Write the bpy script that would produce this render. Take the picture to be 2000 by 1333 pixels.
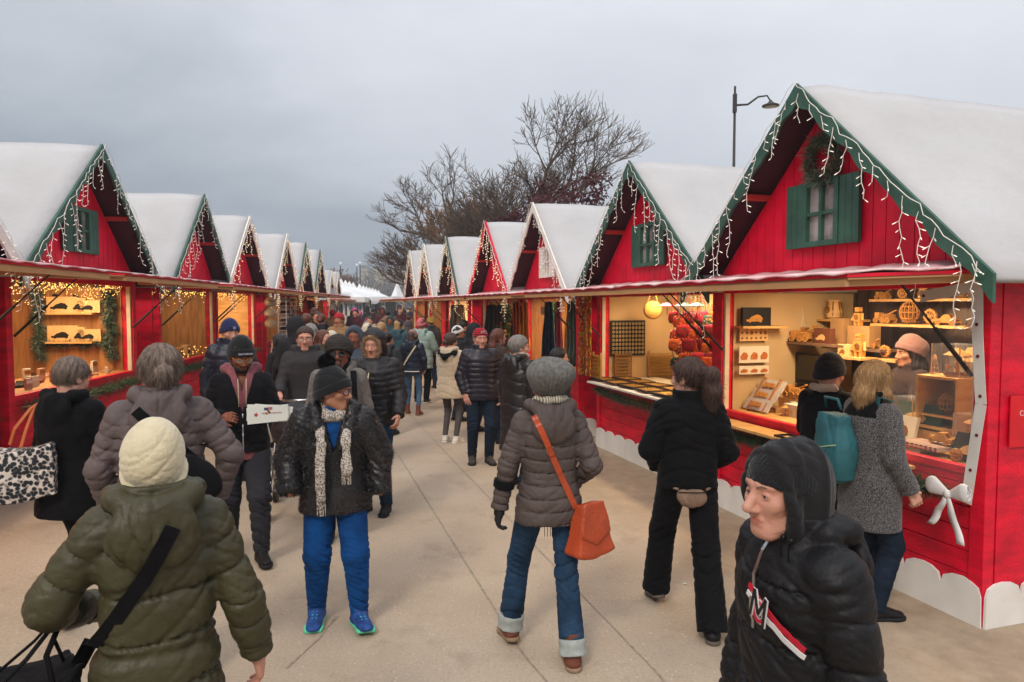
import bpy, bmesh, math, random
import numpy as np
from mathutils import Vector, Matrix
R=math.radians; PI=math.pi; rnd=random.Random(7)
sc=bpy.context.scene
for o in list(bpy.data.objects): bpy.data.objects.remove(o)
COL=sc.collection
# ------------------------------------------------------------ camera
CH=2.07; FPX=1380.0; PITCH=math.atan(69.5/FPX)
cam=bpy.data.objects.new('camera',bpy.data.cameras.new('camera')); COL.objects.link(cam)
cam.location=(0,0,CH); cam.rotation_euler=(PI/2-PITCH,0,0)
cam.data.sensor_width=36; cam.data.lens=FPX/2000*36; cam.data.clip_start=0.05; cam.data.clip_end=3000
cam.data.dof.use_dof=True; cam.data.dof.focus_distance=5.2; cam.data.dof.aperture_fstop=9.0
sc.camera=cam
def ray(px,py):
    d=Vector(((px-1000)/FPX,1,-(py-666.5)/FPX))
    return Matrix.Rotation(-PITCH,3,'X')@d
def aty(px,py,Y):
    d=ray(px,py); return Vector((0,0,CH))+d*(Y/d.y)
def atz(px,py,z):
    d=ray(px,py); return Vector((0,0,CH))+d*((z-CH)/d.z)
# ------------------------------------------------------------ world: overcast winter sky
w=bpy.data.worlds.new("World"); sc.world=w; w.use_nodes=True
nt=w.node_tree; nt.nodes.clear(); L=nt.links
def N(t,**k):
    n=nt.nodes.new(t)
    for a,b in k.items(): setattr(n,a,b)
    return n
SUN_EL,SUN_AZ=R(42),R(200)
out=N('ShaderNodeOutputWorld'); bg=N('ShaderNodeBackground'); bg.inputs[1].default_value=1.0
sky=N('ShaderNodeTexSky'); sky.sky_type='NISHITA'; sky.sun_disc=False; sky.sun_elevation=SUN_EL; sky.sun_rotation=SUN_AZ; sky.dust_density=3
tc=N('ShaderNodeTexCoord'); sep=N('ShaderNodeSeparateXYZ'); L.new(tc.outputs['Generated'],sep.inputs[0])
mp=N('ShaderNodeMapping'); mp.inputs['Scale'].default_value=(1,1,2.6); L.new(tc.outputs['Generated'],mp.inputs[0])
no=N('ShaderNodeTexNoise'); no.inputs['Scale'].default_value=1.7; no.inputs['Detail'].default_value=8; no.inputs['Roughness'].default_value=.56; no.inputs['Distortion'].default_value=.25
L.new(mp.outputs[0],no.inputs[0])
def MA(op,a,b):
    n=N('ShaderNodeMath',operation=op)
    for i,v in enumerate((a,b)):
        if isinstance(v,(int,float)): n.inputs[i].default_value=v
        else: L.new(v,n.inputs[i])
    return n.outputs[0]
# cloud deck brightness: darker bank low on the left, lighter overhead and to the right
f=MA('ADD',MA('MULTIPLY',sep.outputs[2],1.25),MA('MULTIPLY',sep.outputs[0],.36))
f=MA('ADD',f,MA('MULTIPLY',MA('SUBTRACT',no.outputs[0],.5),.95))
f=MA('ADD',f,.36)
cr=N('ShaderNodeValToRGB'); L.new(f,cr.inputs[0]); e=cr.color_ramp.elements
e[0].position=.12; e[0].color=(.21,.255,.30,1)
e[1].position=1.0; e[1].color=(.62,.645,.695,1)
for p_,c_ in ((.32,(.245,.287,.333,1)),(.5,(.365,.402,.45,1)),(.72,(.525,.552,.60,1))):
    q=e.new(p_); q.color=c_
# zenith is brighter under cloud (CIE overcast)
zen=MA('ADD',1.0,MA('MULTIPLY',MA('POWER',MA('MAXIMUM',sep.outputs[2],0.0),2.2),1.3))
vm=N('ShaderNodeVectorMath',operation='SCALE'); L.new(cr.outputs[0],vm.inputs[0]); L.new(zen,vm.inputs['Scale'])
sk=N('ShaderNodeVectorMath',operation='SCALE'); sk.inputs['Scale'].default_value=.06; L.new(sky.outputs[0],sk.inputs[0])
mx=N('ShaderNodeMix',data_type='RGBA'); mx.inputs[0].default_value=.94; L.new(sk.outputs[0],mx.inputs[6]); L.new(vm.outputs[0],mx.inputs[7])
L.new(mx.outputs[2],bg.inputs[0]); L.new(bg.outputs[0],out.inputs[0])
sd=bpy.data.lights.new('sun','SUN'); sd.energy=1.35; sd.angle=R(14); sd.color=(1,.90,.78)
so=bpy.data.objects.new('sun',sd); COL.objects.link(so)
sdir=Vector((math.sin(SUN_AZ)*math.cos(SUN_EL),math.cos(SUN_AZ)*math.cos(SUN_EL),math.sin(SUN_EL)))
sd.energy=1.45; so.rotation_euler=sdir.to_track_quat('Z','Y').to_euler()
v=sc.view_settings; v.view_transform='Standard'; v.look='None'; v.gamma=1; v.exposure=0.31; v.use_curve_mapping=False
cy=sc.cycles; cy.use_denoising=True; cy.max_bounces=6; cy.diffuse_bounces=3; cy.glossy_bounces=3; cy.transmission_bounces=4; cy.transparent_max_bounces=10
cy.sample_clamp_indirect=4; cy.caustics_reflective=False; cy.caustics_refractive=False
# ------------------------------------------------------------ materials
def srgb(h):
    if isinstance(h,(tuple,list)): return tuple(h[:3])
    h=h.lstrip('#'); c=[int(h[i:i+2],16)/255 for i in (0,2,4)]
    return tuple(x/12.92 if x<=.04045 else ((x+.055)/1.055)**2.4 for x in c)
MATS={}
def M(name,col='#888888',rough=.75,metal=0,var=.18,vs=6,bump=.15,bs=80,col2=None,emit=0,ecol=None,sheen=0,stretch=None,spec=.4,
      tex='noise',det=4,gen=False,p2=.5,width=.12,trans=0,coat=0,wr=0,fold=0):
    if name in MATS: return MATS[name]
    m=bpy.data.materials.new(name); MATS[name]=m; m.use_nodes=True; t=m.node_tree; n=t.nodes; b=n['Principled BSDF']; l=t.links
    c=srgb(col); c2=srgb(col2) if col2 else tuple(x*(1-var) for x in c); 
    if not col2: c=tuple(min(1,x*(1+var*.6)) for x in c)
    co=n.new('ShaderNodeTexCoord'); src=co.outputs['Object']
    if stretch:
        mpn=n.new('ShaderNodeMapping'); mpn.inputs['Scale'].default_value=stretch; l.new(src,mpn.inputs[0]); src=mpn.outputs[0]
    if tex=='noise':
        q=n.new('ShaderNodeTexNoise'); q.inputs['Scale'].default_value=vs; q.inputs['Detail'].default_value=det; l.new(src,q.inputs[0]); fac=q.outputs[0]
    elif tex=='voronoi':
        q=n.new('ShaderNodeTexVoronoi'); q.inputs['Scale'].default_value=vs; l.new(src,q.inputs[0]); fac=q.outputs['Distance']
    else:
        q=n.new('ShaderNodeTexWave'); q.inputs['Scale'].default_value=vs; q.inputs['Distortion'].default_value=det; q.bands_direction={'wavex':'X','wavey':'Y','wavez':'Z'}[tex]; l.new(src,q.inputs[0]); fac=q.outputs[0]
    rp=n.new('ShaderNodeValToRGB'); l.new(fac,rp.inputs[0]); ee=rp.color_ramp.elements
    ee[0].position=max(0,p2-width*1.6); ee[0].color=(*c2,1); ee[1].position=min(1,p2+width*1.6); ee[1].color=(*c,1)
    l.new(rp.outputs[0],b.inputs['Base Color'])
    b.inputs['Roughness'].default_value=rough; b.inputs['Metallic'].default_value=metal; b.inputs['Specular IOR Level'].default_value=spec
    if sheen: b.inputs['Sheen Weight'].default_value=sheen; b.inputs['Sheen Roughness'].default_value=.4
    if coat: b.inputs['Coat Weight'].default_value=coat
    if fold:
        q3=n.new('ShaderNodeTexNoise'); q3.inputs['Scale'].default_value=fold; q3.inputs['Detail'].default_value=4; q3.inputs['Distortion'].default_value=.35; l.new(co.outputs['Object'],q3.inputs[0]); b3=n.new('ShaderNodeBump'); b3.inputs['Strength'].default_value=.45; b3.inputs['Distance'].default_value=.03; l.new(q3.outputs[0],b3.inputs['Height'])
    if bump:
        q2=n.new('ShaderNodeTexNoise'); q2.inputs['Scale'].default_value=bs; q2.inputs['Detail'].default_value=3; l.new(src,q2.inputs[0])
        bp=n.new('ShaderNodeBump'); bp.inputs['Strength'].default_value=bump; bp.inputs['Distance'].default_value=.01 if not wr else .03; q2.inputs['Distortion'].default_value=wr; l.new(q2.outputs[0],bp.inputs['Height']); l.new(bp.outputs[0],b.inputs['Normal'])
        if fold: l.new(b3.outputs[0],bp.inputs['Normal'])
    if emit:
        b.inputs['Emission Color'].default_value=(*(srgb(ecol) if ecol else c),1); b.inputs['Emission Strength'].default_value=emit
    if trans: b.inputs['Alpha'].default_value=1-trans
    return m
def fabric(name,col,rough=.85,sheen=.03,weave=260,var=.25,bump=.3,**k): return M(name,col,spec=.12,fold=9,rough=rough,sheen=sheen,var=var,bump=bump,bs=weave,vs=14,**k)
# ------------------------------------------------------------ mesh builder
class MB:
    def __init__(s): s.v=[]; s.f=[]; s.m=[]
    def add(s,vs,fs,mi=0,mat=None):
        o=len(s.v)
        s.v+= [tuple(mat@Vector(p)) for p in vs] if mat else [tuple(p) for p in vs]
        s.f+=[tuple(i+o for i in f) for f in fs]; s.m+=[mi]*len(fs); return s
    def box(s,c,d,rz=0,mi=0,rot=None,bev=0):
        x,y,z=[a/2 for a in d]; vs=[(sx*x,sy*y,sz*z) for sx in(-1,1) for sy in(-1,1) for sz in(-1,1)]
        fs=[(0,1,3,2),(4,6,7,5),(0,4,5,1),(2,3,7,6),(0,2,6,4),(1,5,7,3)]
        m=Matrix.Translation(c)@(rot.to_4x4() if rot else Matrix.Rotation(rz,4,'Z')); return s.add(vs,fs,mi,m)
    def bar(s,a,b,wd,th,mi=0,up=(0,0,1)):
        a=Vector(a); b=Vector(b); d=(b-a); ln=d.length; d.normalize(); u=Vector(up)
        if abs(d.dot(u))>.98: u=Vector((0,1,0))
        x=d.cross(u).normalized(); z=x.cross(d)
        return s.box((a+b)/2,(wd,ln,th),mi=mi,rot=Matrix((x,d,z)).transposed())
    def tube(s,pts,r,n=6,mi=0,cap=True,sq=1):
        pts=[Vector(p) for p in pts]; k=len(pts); rs=r if isinstance(r,(list,tuple)) else [r]*k
        vs=[]; fs=[]; pu=None
        for i,p in enumerate(pts):
            d=(pts[min(i+1,k-1)]-pts[max(i-1,0)])
            if d.length<1e-9: d=Vector((0,0,1))
            d.normalize()
            u=pu if pu else (Vector((0,0,1)) if abs(d.z)<.9 else Vector((1,0,0)))
            x=u.cross(d); 
            if x.length<1e-5: x=Vector((1,0,0)).cross(d)
            x.normalize(); y=d.cross(x); pu=y
            for j in range(n):
                a=2*PI*j/n; vs.append(p+(x*math.cos(a)+y*math.sin(a)*sq)*rs[i])
        for i in range(k-1):
            for j in range(n): fs.append((i*n+j,i*n+(j+1)%n,(i+1)*n+(j+1)%n,(i+1)*n+j))
        if cap: fs.append(tuple(range(n))[::-1]); fs.append(tuple((k-1)*n+j for j in range(n)))
        return s.add(vs,fs,mi)
    def lathe(s,prof,c=(0,0,0),n=16,mi=0,mat=None,sy=1):
        vs=[];fs=[];k=len(prof)
        for r,z in prof:
            for j in range(n): a=2*PI*j/n; vs.append((c[0]+r*math.cos(a),c[1]+r*math.sin(a)*sy,c[2]+z))
        for i in range(k-1):
            for j in range(n): fs.append((i*n+j,i*n+(j+1)%n,(i+1)*n+(j+1)%n,(i+1)*n+j))
        fs.append(tuple(range(n))[::-1]); fs.append(tuple((k-1)*n+j for j in range(n)))
        return s.add(vs,fs,mi,mat)
    def prism(s,poly,y0,y1,mi=0,axis='y',mat=None):   # poly in (x,z), extruded along y
        n=len(poly)
        if axis=='y': vs=[(p[0],y0,p[1]) for p in poly]+[(p[0],y1,p[1]) for p in poly]
        elif axis=='x': vs=[(y0,p[0],p[1]) for p in poly]+[(y1,p[0],p[1]) for p in poly]
        else: vs=[(p[0],p[1],y0) for p in poly]+[(p[0],p[1],y1) for p in poly]
        fs=[tuple(range(n)),tuple(range(2*n-1,n-1,-1))]+[(i,i+n,(i+1)%n+n,(i+1)%n) for i in range(n)]
        return s.add(vs,fs,mi,mat)
    def ball(s,c,r,n=8,mi=0,sc_=(1,1,1)):
        prof=[(max(1e-4,math.sin(PI*i/(n))*r),-math.cos(PI*i/n)*r) for i in range(n+1)]
        m=Matrix.Translation(c)@Matrix.Diagonal((*sc_,1)); return s.lathe(prof,n=n+2,mi=mi,mat=m)
    def build(s,name,mats,parent=None,smooth=False,bevel=0,loc=None):
        me=bpy.data.meshes.new(name); me.from_pydata(s.v,[],s.f)
        for m in (mats if isinstance(mats,(list,tuple)) else [mats]): me.materials.append(m)
        me.polygons.foreach_set('material_index',s.m)
        if smooth: me.polygons.foreach_set('use_smooth',[True]*len(s.f))
        bmx=bmesh.new(); bmx.from_mesh(me); bmesh.ops.recalc_face_normals(bmx,faces=bmx.faces); bmx.to_mesh(me); bmx.free()
        o=bpy.data.objects.new(name,me); COL.objects.link(o)
        if parent is not None: o.parent=parent
        if loc is not None: o.location=loc
        if bevel:
            b=o.modifiers.new('bevel','BEVEL'); b.width=bevel; b.segments=2; b.limit_method='ANGLE'
        return o
def tag(o,label=None,cat=None,group=None,kind=None):
    if label: o['label']=label
    if cat: o['category']=cat
    if group: o['group']=group
    if kind: o['kind']=kind
    return o
def empty(name,loc=(0,0,0),rz=0,label=None,cat=None,group=None):
    o=bpy.data.objects.new(name,None); COL.objects.link(o); o.location=loc; o.rotation_euler=(0,0,rz); o.empty_display_size=.1
    return tag(o,label,cat,group)
def text(s,name,mat,parent,size,loc,rot,depth=.002,align='CENTER'):
    c=bpy.data.curves.new(name,'FONT'); c.body=s; c.size=size; c.extrude=depth; c.align_x=align; c.align_y='CENTER'; c.materials.append(mat)
    t_=bpy.data.objects.new('tmp',c); COL.objects.link(t_); dg=bpy.context.evaluated_depsgraph_get(); me=bpy.data.meshes.new_from_object(t_.evaluated_get(dg)); bpy.data.objects.remove(t_)
    o=bpy.data.objects.new(name,me); COL.objects.link(o); o.parent=parent; o.location=loc; o.rotation_euler=rot; return o
def copy_tree(o,parent=None,mats=None):
    c=o.copy(); COL.objects.link(c)
    if parent is not None: c.parent=parent
    for ch in o.children: copy_tree(ch,c)
    return c
def gz(x): return .055*min(4.0,max(0,-x-1.8))     # the paving rises gently towards the left-hand row
def blades(mb,n,pos,ln,wd,dirf,mi=0,rs=None):
    r_=rs or rnd
    for _ in range(n):
        p=Vector(pos(r_)); d=Vector(dirf(r_,p)).normalized(); a=d.cross(Vector((r_.uniform(-1,1),r_.uniform(-1,1),r_.uniform(-1,1))))
        if a.length<1e-3: continue
        a.normalize(); l_=ln*r_.uniform(.6,1.3)
        mb.add([p-a*wd/2,p+a*wd/2,p+d*l_*.6+a*wd*.4,p+d*l_,p+d*l_*.6-a*wd*.4],[(0,1,2,3,4)],mi if isinstance(mi,int) else r_.choice(mi))
# ============================================================ SETTING
def ground():
    m=bpy.data.materials.new('sandy concrete'); m.use_nodes=True; t=m.node_tree; n=t.nodes; l=t.links; b=n['Principled BSDF']
    co=n.new('ShaderNodeTexCoord'); src=co.outputs['Object']
    def noise(s,d=4,r=.55):
        q=n.new('ShaderNodeTexNoise'); q.inputs['Scale'].default_value=s; q.inputs['Detail'].default_value=d; q.inputs['Roughness'].default_value=r; l.new(src,q.inputs[0]); return q.outputs[0]
    def ramp(f,stops):
        q=n.new('ShaderNodeValToRGB'); l.new(f,q.inputs[0]); e=q.color_ramp.elements
        e[0].position,e[0].color=stops[0][0],(*stops[0][1],1); e[1].position,e[1].color=stops[-1][0],(*stops[-1][1],1)
        for p_,c_ in stops[1:-1]: e.new(p_).color=(*c_,1)
        return q.outputs[0]
    def mix(f,a,b_,mode='MIX'):
        q=n.new('ShaderNodeMix'); q.data_type='RGBA'; q.blend_type=mode
        if isinstance(f,float): q.inputs[0].default_value=f
        else: l.new(f,q.inputs[0])
        for i,vv in ((6,a),(7,b_)):
            if isinstance(vv,tuple): q.inputs[i].default_value=(*vv,1)
            else: l.new(vv,q.inputs[i])
        return q.outputs[2]
    base=ramp(noise(.45,5,.6),[(.3,(.31,.24,.175)),(.5,(.385,.303,.222)),(.7,(.445,.358,.268))])
    grit=ramp(noise(55,3,.7),[(.3,(.6,.6,.6)),(.5,(1,1,1)),(.75,(1.25,1.22,1.16))])
    c=mix(.5,base,grit,'MULTIPLY')
    vo=n.new('ShaderNodeTexVoronoi'); vo.inputs['Scale'].default_value=26; l.new(src,vo.inputs[0])
    sp=ramp(vo.outputs['Distance'],[(.06,(1,1,1)),(.11,(0,0,0))]); c=mix(sp,c,(.20,.15,.11))
    vo2=n.new('ShaderNodeTexVoronoi'); vo2.inputs['Scale'].default_value=17; vo2.inputs['Randomness'].default_value=1; l.new(src,vo2.inputs[0])
    sp=ramp(vo2.outputs['Distance'],[(.07,(.6,.6,.6)),(.12,(0,0,0))]); c=mix(sp,c,(.62,.54,.44))
    st=ramp(noise(2.3,8,.7),[(.54,(0,0,0)),(.70,(.55,.55,.55))]); c=mix(st,c,(.22,.165,.115))
    # scuffed, browner strip along the foot of the right-hand row
    vm=n.new('ShaderNodeVectorMath'); vm.operation='DOT_PRODUCT'; l.new(src,vm.inputs[0]); vm.inputs[1].default_value=(.956,.2925,0)
    ad=n.new('ShaderNodeMath'); ad.operation='MULTIPLY_ADD'; l.new(noise(1.2,4),ad.inputs[0]); ad.inputs[1].default_value=1.0; l.new(vm.outputs['Value'],ad.inputs[2])
    s2=ramp(ad.outputs[0],[(0,(0,0,0)),(1,(1,1,1))])
    mr=n.new('ShaderNodeMapRange'); l.new(ad.outputs[0],mr.inputs[0]); mr.inputs[1].default_value=3.2; mr.inputs[2].default_value=4.0; mr.inputs[3].default_value=0; mr.inputs[4].default_value=.65
    c=mix(mr.outputs[0],c,mix(ramp(noise(5,6,.7),[(.35,(0,0,0)),(.65,(1,1,1))]),(.27,.195,.125),(.42,.32,.22)))
    l.new(c,b.inputs['Base Color']); b.inputs['Roughness'].default_value=.85; b.inputs['Specular IOR Level'].default_value=.3
    bp=n.new('ShaderNodeBump'); bp.inputs['Strength'].default_value=.25; bp.inputs['Distance'].default_value=.01; l.new(noise(70,4,.7),bp.inputs['Height']); l.new(bp.outputs[0],b.inputs['Normal'])
    mb=MB(); xs=[-1500,-5.8,-1.8,1500]; ys=[-30,2500]
    for i in range(3):
        mb.add([(xs[i],ys[0],gz(xs[i])),(xs[i+1],ys[0],gz(xs[i+1])),(xs[i+1],ys[1],gz(xs[i+1])),(xs[i],ys[1],gz(xs[i]))],[(0,1,2,3)])
    tag(mb.build('ground',m),kind='structure')
    # slab joints and cracks, laid 4 mm above
    jm=M('joint grime',(.30,.235,.17),var=.4,vs=30,bump=0); mb=MB()
    def strip(pts,wd,jit=.0):
        for a,b_ in zip(pts,pts[1:]):
            a=Vector(a); b_=Vector(b_); k=max(1,int((b_-a).length/.12)); pr=a
            nrm=(b_-a).normalized(); nrm=Vector((-nrm.y,nrm.x,0)); prev=None
            for i in range(k+1):
                q=a.lerp(b_,i/k)+nrm*rnd.uniform(-jit,jit); ww=wd*rnd.uniform(.5,1.3)
                cur=(q+nrm*ww/2,q-nrm*ww/2)
                if prev: mb.add([(p.x,p.y,gz(p.x)+.004) for p in (prev[0],prev[1],cur[1],cur[0])],[(0,1,2,3)])
                prev=cur
    strip([atz(790,800,0),atz(845,920,0),atz(960,1060,0)],.012,.004)
    G=lambda x,y:atz(x,y,0)
    mb.v=[];mb.f=[];mb.m=[]
    strip([G(750,845),G(1020,1275),G(1068,1333)],.013,.003); strip([G(790,800),G(1300,1333)],.012,.003)
    strip([G(860,800),G(900,810),G(985,812)],.01,.004); strip([G(560,1306),G(600,1270),G(660,1205)],.018,.012)
    strip([G(750,845),G(690,740)],.012,.003); strip([G(790,800),G(765,740),G(745,690)],.012,.003)
    tag(mb.build('paving_joints',jm),kind='structure')
ground()
def litter():
    m=M('paper scrap','#b9cfc4',bump=0)
    for px,py,s,lb in ((1457,1046,.03,'small pale green scrap of paper on the paving by the hooded man'),(1337,1142,.015,'tiny white paper scrap between the ponytailed woman\'s feet')):
        mb=MB(); p=atz(px,py,0)
        mb.add([(p.x+dx*s,p.y+dy*s,.006+h*s) for dx,dy,h in ((-1,-.6,0),(.2,-.9,.3),(1,-.2,0),(.7,.8,.2),(-.6,.6,.1))],[(0,1,2,3,4)])
        o=mb.build('paper_scrap',m); tag(o,lb,'litter'); so_=o.modifiers.new('s','SOLIDIFY'); so_.thickness=.001
litter()
# ============================================================ STALLS
red=M('red painted boards','#dc002c',rough=.45,var=.35,vs=3.5,det=8,bump=.5,bs=45,stretch=(1,1,3),spec=.35)
redl=M('red painted gable','#de0a34',rough=.5,var=.28,vs=3,det=8,bump=.3,bs=30,spec=.3)
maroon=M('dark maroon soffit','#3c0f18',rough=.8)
green=M('green painted wood','#33594a',rough=.55,var=.35,vs=6,det=8,bump=.2,bs=40)
white=M('white painted wood','#e2dcd2',rough=.55,var=.08,vs=6,bump=.1)
skirtw=M('white skirt board','#e6e2dc',rough=.6,col2='#cfc8be',vs=3,bump=.1,p2=.4)
snow=M('white roof felt','#bebcbc',rough=.9,col2='#a3a09f',vs=.9,bump=.7,bs=14,det=8,p2=.45,width=.2,fold=2.2)
pine=M('pine boards','#c08a50',rough=.55,col2='#9c6638',tex='noise',vs=3,stretch=(9,9,1),bump=.25,bs=30)
pinel=M('pale pine','#dcae6c',rough=.55,col2='#c4904f',vs=3,stretch=(6,1,6),bump=.15,bs=40)
tanw=M('warm lined wall','#c8a878',rough=.8,var=.1,vs=3)
greyw=M('grey lined wall','#8a7868',rough=.8,var=.12,vs=3)
darkcloth=M('dark hanging cloth','#4a3a34',rough=.95,var=.3,vs=4,stretch=(8,8,.6))
black=M('black rubber','#141416',rough=.45,var=.1,bump=0)
blackm=M('black steel','#1b1b1d',rough=.35,metal=.6,bump=0)
wire=M('white cable','#e9e4d8',rough=.5,bump=0)
glow=M('warm bulb','#ffd890',emit=1.3,ecol='#ffe2ab',bump=0)
cool=M('white bulb','#fff6e6',emit=.45,ecol='#fff2dc',bump=0)
lampm=M('lit lamp','#fff0d0',emit=7,ecol='#ffdfa6',bump=0)
glass=M('clear pane','#cfd6d8',rough=.06,var=.05,bump=0,trans=.82,spec=.6)
paneg=M('window pane','#a9a29d',rough=.1,col2='#6b615c',vs=5,bump=0,p2=.45,spec=.7)
pinkf=M('snowy awning sheet','#e9cfcc',rough=.9,col2='#d8707c',vs=3,stretch=(1,3,1),p2=.42,bump=.4,bs=18)
SW=1.45; EAVE=2.27; APEX=3.82; OH=.25; RH=1.62; DEPTH=3.0
slope=(APEX-EAVE)/RH
def stall(org,rz,idx,trim,wtrim,label,interior,ez=0,win=True,light=14,clip=None,lower=0,detail=2,sc_=1.0,lcol=(1,.76,.50),open_=True,reveal=True):
    s=empty('market_stall',(org.x,org.y,ez),rz,label,'market stall','red market stalls lining the lane'); s.scale=(sc_,1,1)
    b=-ez
    # front: posts, planks, opening
    mb=MB()
    ph=.095; z=.02+b
    for k in range(int((.96-z)/ph)+1):
        z0=z+k*ph*1.55; z1=min(z0+ph*1.55-.006,.975)
        if z0>.95: break
        mb.box((0,.015,(z0+z1)/2),(2*SW-.2,.03,z1-z0))
    mb.box((0,.035,(b+.98)/2),(2*SW-.2,.02,.98-b))
    if open_: mb.box((0,.02,.99),(2*SW-.2,.07,.05))
    mb.box((0,.02,2.25),(2*SW-.2,.06,.12))
    mb.build('front_panel',red,s,bevel=.003)
    for sx in (-1,1):
        mb=MB(); mb.box((sx*(SW-.05),.025,(2.3+b)/2),(.1,.09,2.3-b)); mb.build('corner_post',red,s,bevel=.004)
    if open_:
        for sx in (-1,1): mb=MB(); mb.box((sx*(SW-.115),.03,1.6),(.028,.05,1.18)); mb.build('opening_frame',M('cream frame','#dccdb0',bump=0),s)
    # side walls (vertical boards), back wall
    for sx in (-1,1):
        mb=MB(); nb=10; bw=(DEPTH-.08)/nb
        for i in range(nb): mb.box((sx*(SW-.012),.08+bw*(i+.5),(2.35+b)/2),(.024,bw-.006,2.35-b))
        mb.box((sx*(SW-.036),DEPTH/2+.04,(2.35+b)/2),(.018,DEPTH-.1,2.35-b))
        mb.build('side_wall',red,s)
        mb=MB(); mb.box((sx*(SW-.055),DEPTH/2+.05,1.5),(.012,DEPTH-.2,1.7)); mb.build('side_lining',interior[0],s)
    mb=MB(); mb.box((0,DEPTH-.02,(2.35+b)/2),(2*SW,.04,2.35-b)); mb.build('back_wall',red,s)
    mb=MB(); nb=22
    bd=interior[2]
    for i in range(nb):
        x0=-SW+.06+(2*SW-.12)/nb*(i+.5); mb.box((x0,bd,1.5),((2*SW-.12)/nb-.004,.02,1.75))
    mb.build('back_lining',interior[1],s)
    mb=MB(); mb.box((0,DEPTH/2,.1+b/2),(2*SW-.1,DEPTH-.1,.04)); mb.build('stall_floor',M('stall floor','#6b5038'),s)
    mb=MB(); mb.box((0,DEPTH/2,2.34),(2*SW-.06,DEPTH-.05,.03)); mb.build('ceiling_board',tanw,s)
    # gable boards
    mb=MB(); nb=24; gw=2*(SW+.02)/nb; gy=.02
    for i in range(nb):
        x0=-SW-.02+gw*i; x1=x0+gw-.008
        t0=APEX-.1-slope*abs(x0); t1=APEX-.1-slope*abs(x1)
        poly=[(x0,2.3),(x1,2.3),(x1,max(2.302,t1)),(x0,max(2.302,t0))]
        if x0<0<x1: poly=[(x0,2.3),(x1,2.3),(x1,t1),(0,APEX-.1),(x0,t0)]
        mb.prism(poly,gy-.012,gy+.012)
    mb.prism([(-SW,2.3),(SW,2.3),(0,APEX-.11)],gy+.013,gy+.03)
    mb.build('gable',redl,s)
    # roof: two padded felt slabs
    for sx in (-1,1):
        mb=MB(); nx,ny=14,16; th=.028; vs=[];fs=[]
        rr=random.Random(idx*3+sx)
        for face in (0,1):
            for i in range(nx+1):
                for j in range(ny+1):
                    u=i/nx; y=-OH-.02+(DEPTH+OH+.3)*j/ny; x=sx*(u*(RH+.04)); zz=APEX-slope*abs(x)
                    if face==0:
                        bumpy=.006*math.sin(j*1.7+u*3+idx)+.006*math.sin(i*1.3+idx*2)+rr.uniform(-.004,.004)
                        edge=min(i/nx if False else 1,(nx-i)/1.5,j/1.0+.15,(ny-j)/1.0+.15,1); edge=max(.25,edge)
                        vs.append((x+sx*.035*edge,y,zz+th*edge+bumpy*edge+(.0 if i else .0)))
                    else: vs.append((x,y,zz-.03))
        q=(nx+1)*(ny+1); I=lambda f,i,j:f*q+i*(ny+1)+j
        for i in range(nx):
            for j in range(ny):
                fs.append((I(0,i,j),I(0,i,j+1),I(0,i+1,j+1),I(0,i+1,j))); fs.append((I(1,i,j),I(1,i+1,j),I(1,i+1,j+1),I(1,i,j+1)))
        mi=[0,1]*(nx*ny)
        def edge_(a,b_): fs.append((a[0],a[1],b_[1],b_[0])); mi.append(0)
        for j in range(ny):
            edge_((I(0,nx,j),I(1,nx,j)),(I(0,nx,j+1),I(1,nx,j+1))); edge_((I(0,0,j),I(1,0,j)),(I(0,0,j+1),I(1,0,j+1)))
        for i in range(nx):
            edge_((I(0,i,0),I(1,i,0)),(I(0,i+1,0),I(1,i+1,0))); edge_((I(0,i,ny),I(1,i,ny)),(I(0,i+1,ny),I(1,i+1,ny)))
        mb.add(vs,fs); mb.m=mi
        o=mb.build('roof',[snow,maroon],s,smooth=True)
    # bargeboards with a wavy lower edge
    for sx in (-1,1):
        top=[];bot=[]; n=44
        for i in range(n+1):
            x=sx*(RH+.05)*i/n; zt=APEX+.035-slope*abs(x); ww=.115+.016*math.cos(i/n*2*PI*5)+.008*math.sin(i/n*2*PI*8.3+idx)
            top.append((x,zt)); bot.append((x-sx*0,zt-ww*1.25))
        mb=MB(); y0=-OH-.055; y1=-OH-.03
        for i in range(n): mb.prism([top[i],top[i+1],bot[i+1],bot[i]],y0,y1)
        mb.build('bargeboard',trim,s)
    for sx in (-1,1):
        for x in (.72,1.5): mb=MB(); mb.box((sx*x,-OH/2,APEX-slope*x-.075),(.07,OH+.02,.05)); mb.build('roof_batten',M('batten red','#b8322a',bump=0),s)
    if win:
        mb=MB(); zc=2.83+lower
        for x,wd in ((-.3,.2),(.3,.2)):
            mb=MB()
            for q in range(3): mb.box((x-wd/3+wd/3*q,-.028,zc),(wd/3-.004,.03,.54))
            mb.box((x,-.012,zc),(wd-.01,.01,.53)); mb.build('shutter',wtrim,s)
        f=MB()
        for c,d in (((-.175,-.03,zc),(.045,.045,.54)),((.175,-.03,zc),(.045,.045,.54)),((0,-.03,zc+.248),(.305,.045,.045)),((0,-.03,zc-.248),(.305,.045,.045)),((0,-.028,zc),(.03,.035,.452)),((0,-.0275,zc),(.305,.03,.03))): f.box(c,d)
        f=f.build('window_frame',wtrim,s); g=MB(); g.box((0,-.006,zc),(.31,.006,.45)); g.build('window_pane',paneg,f)
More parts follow.
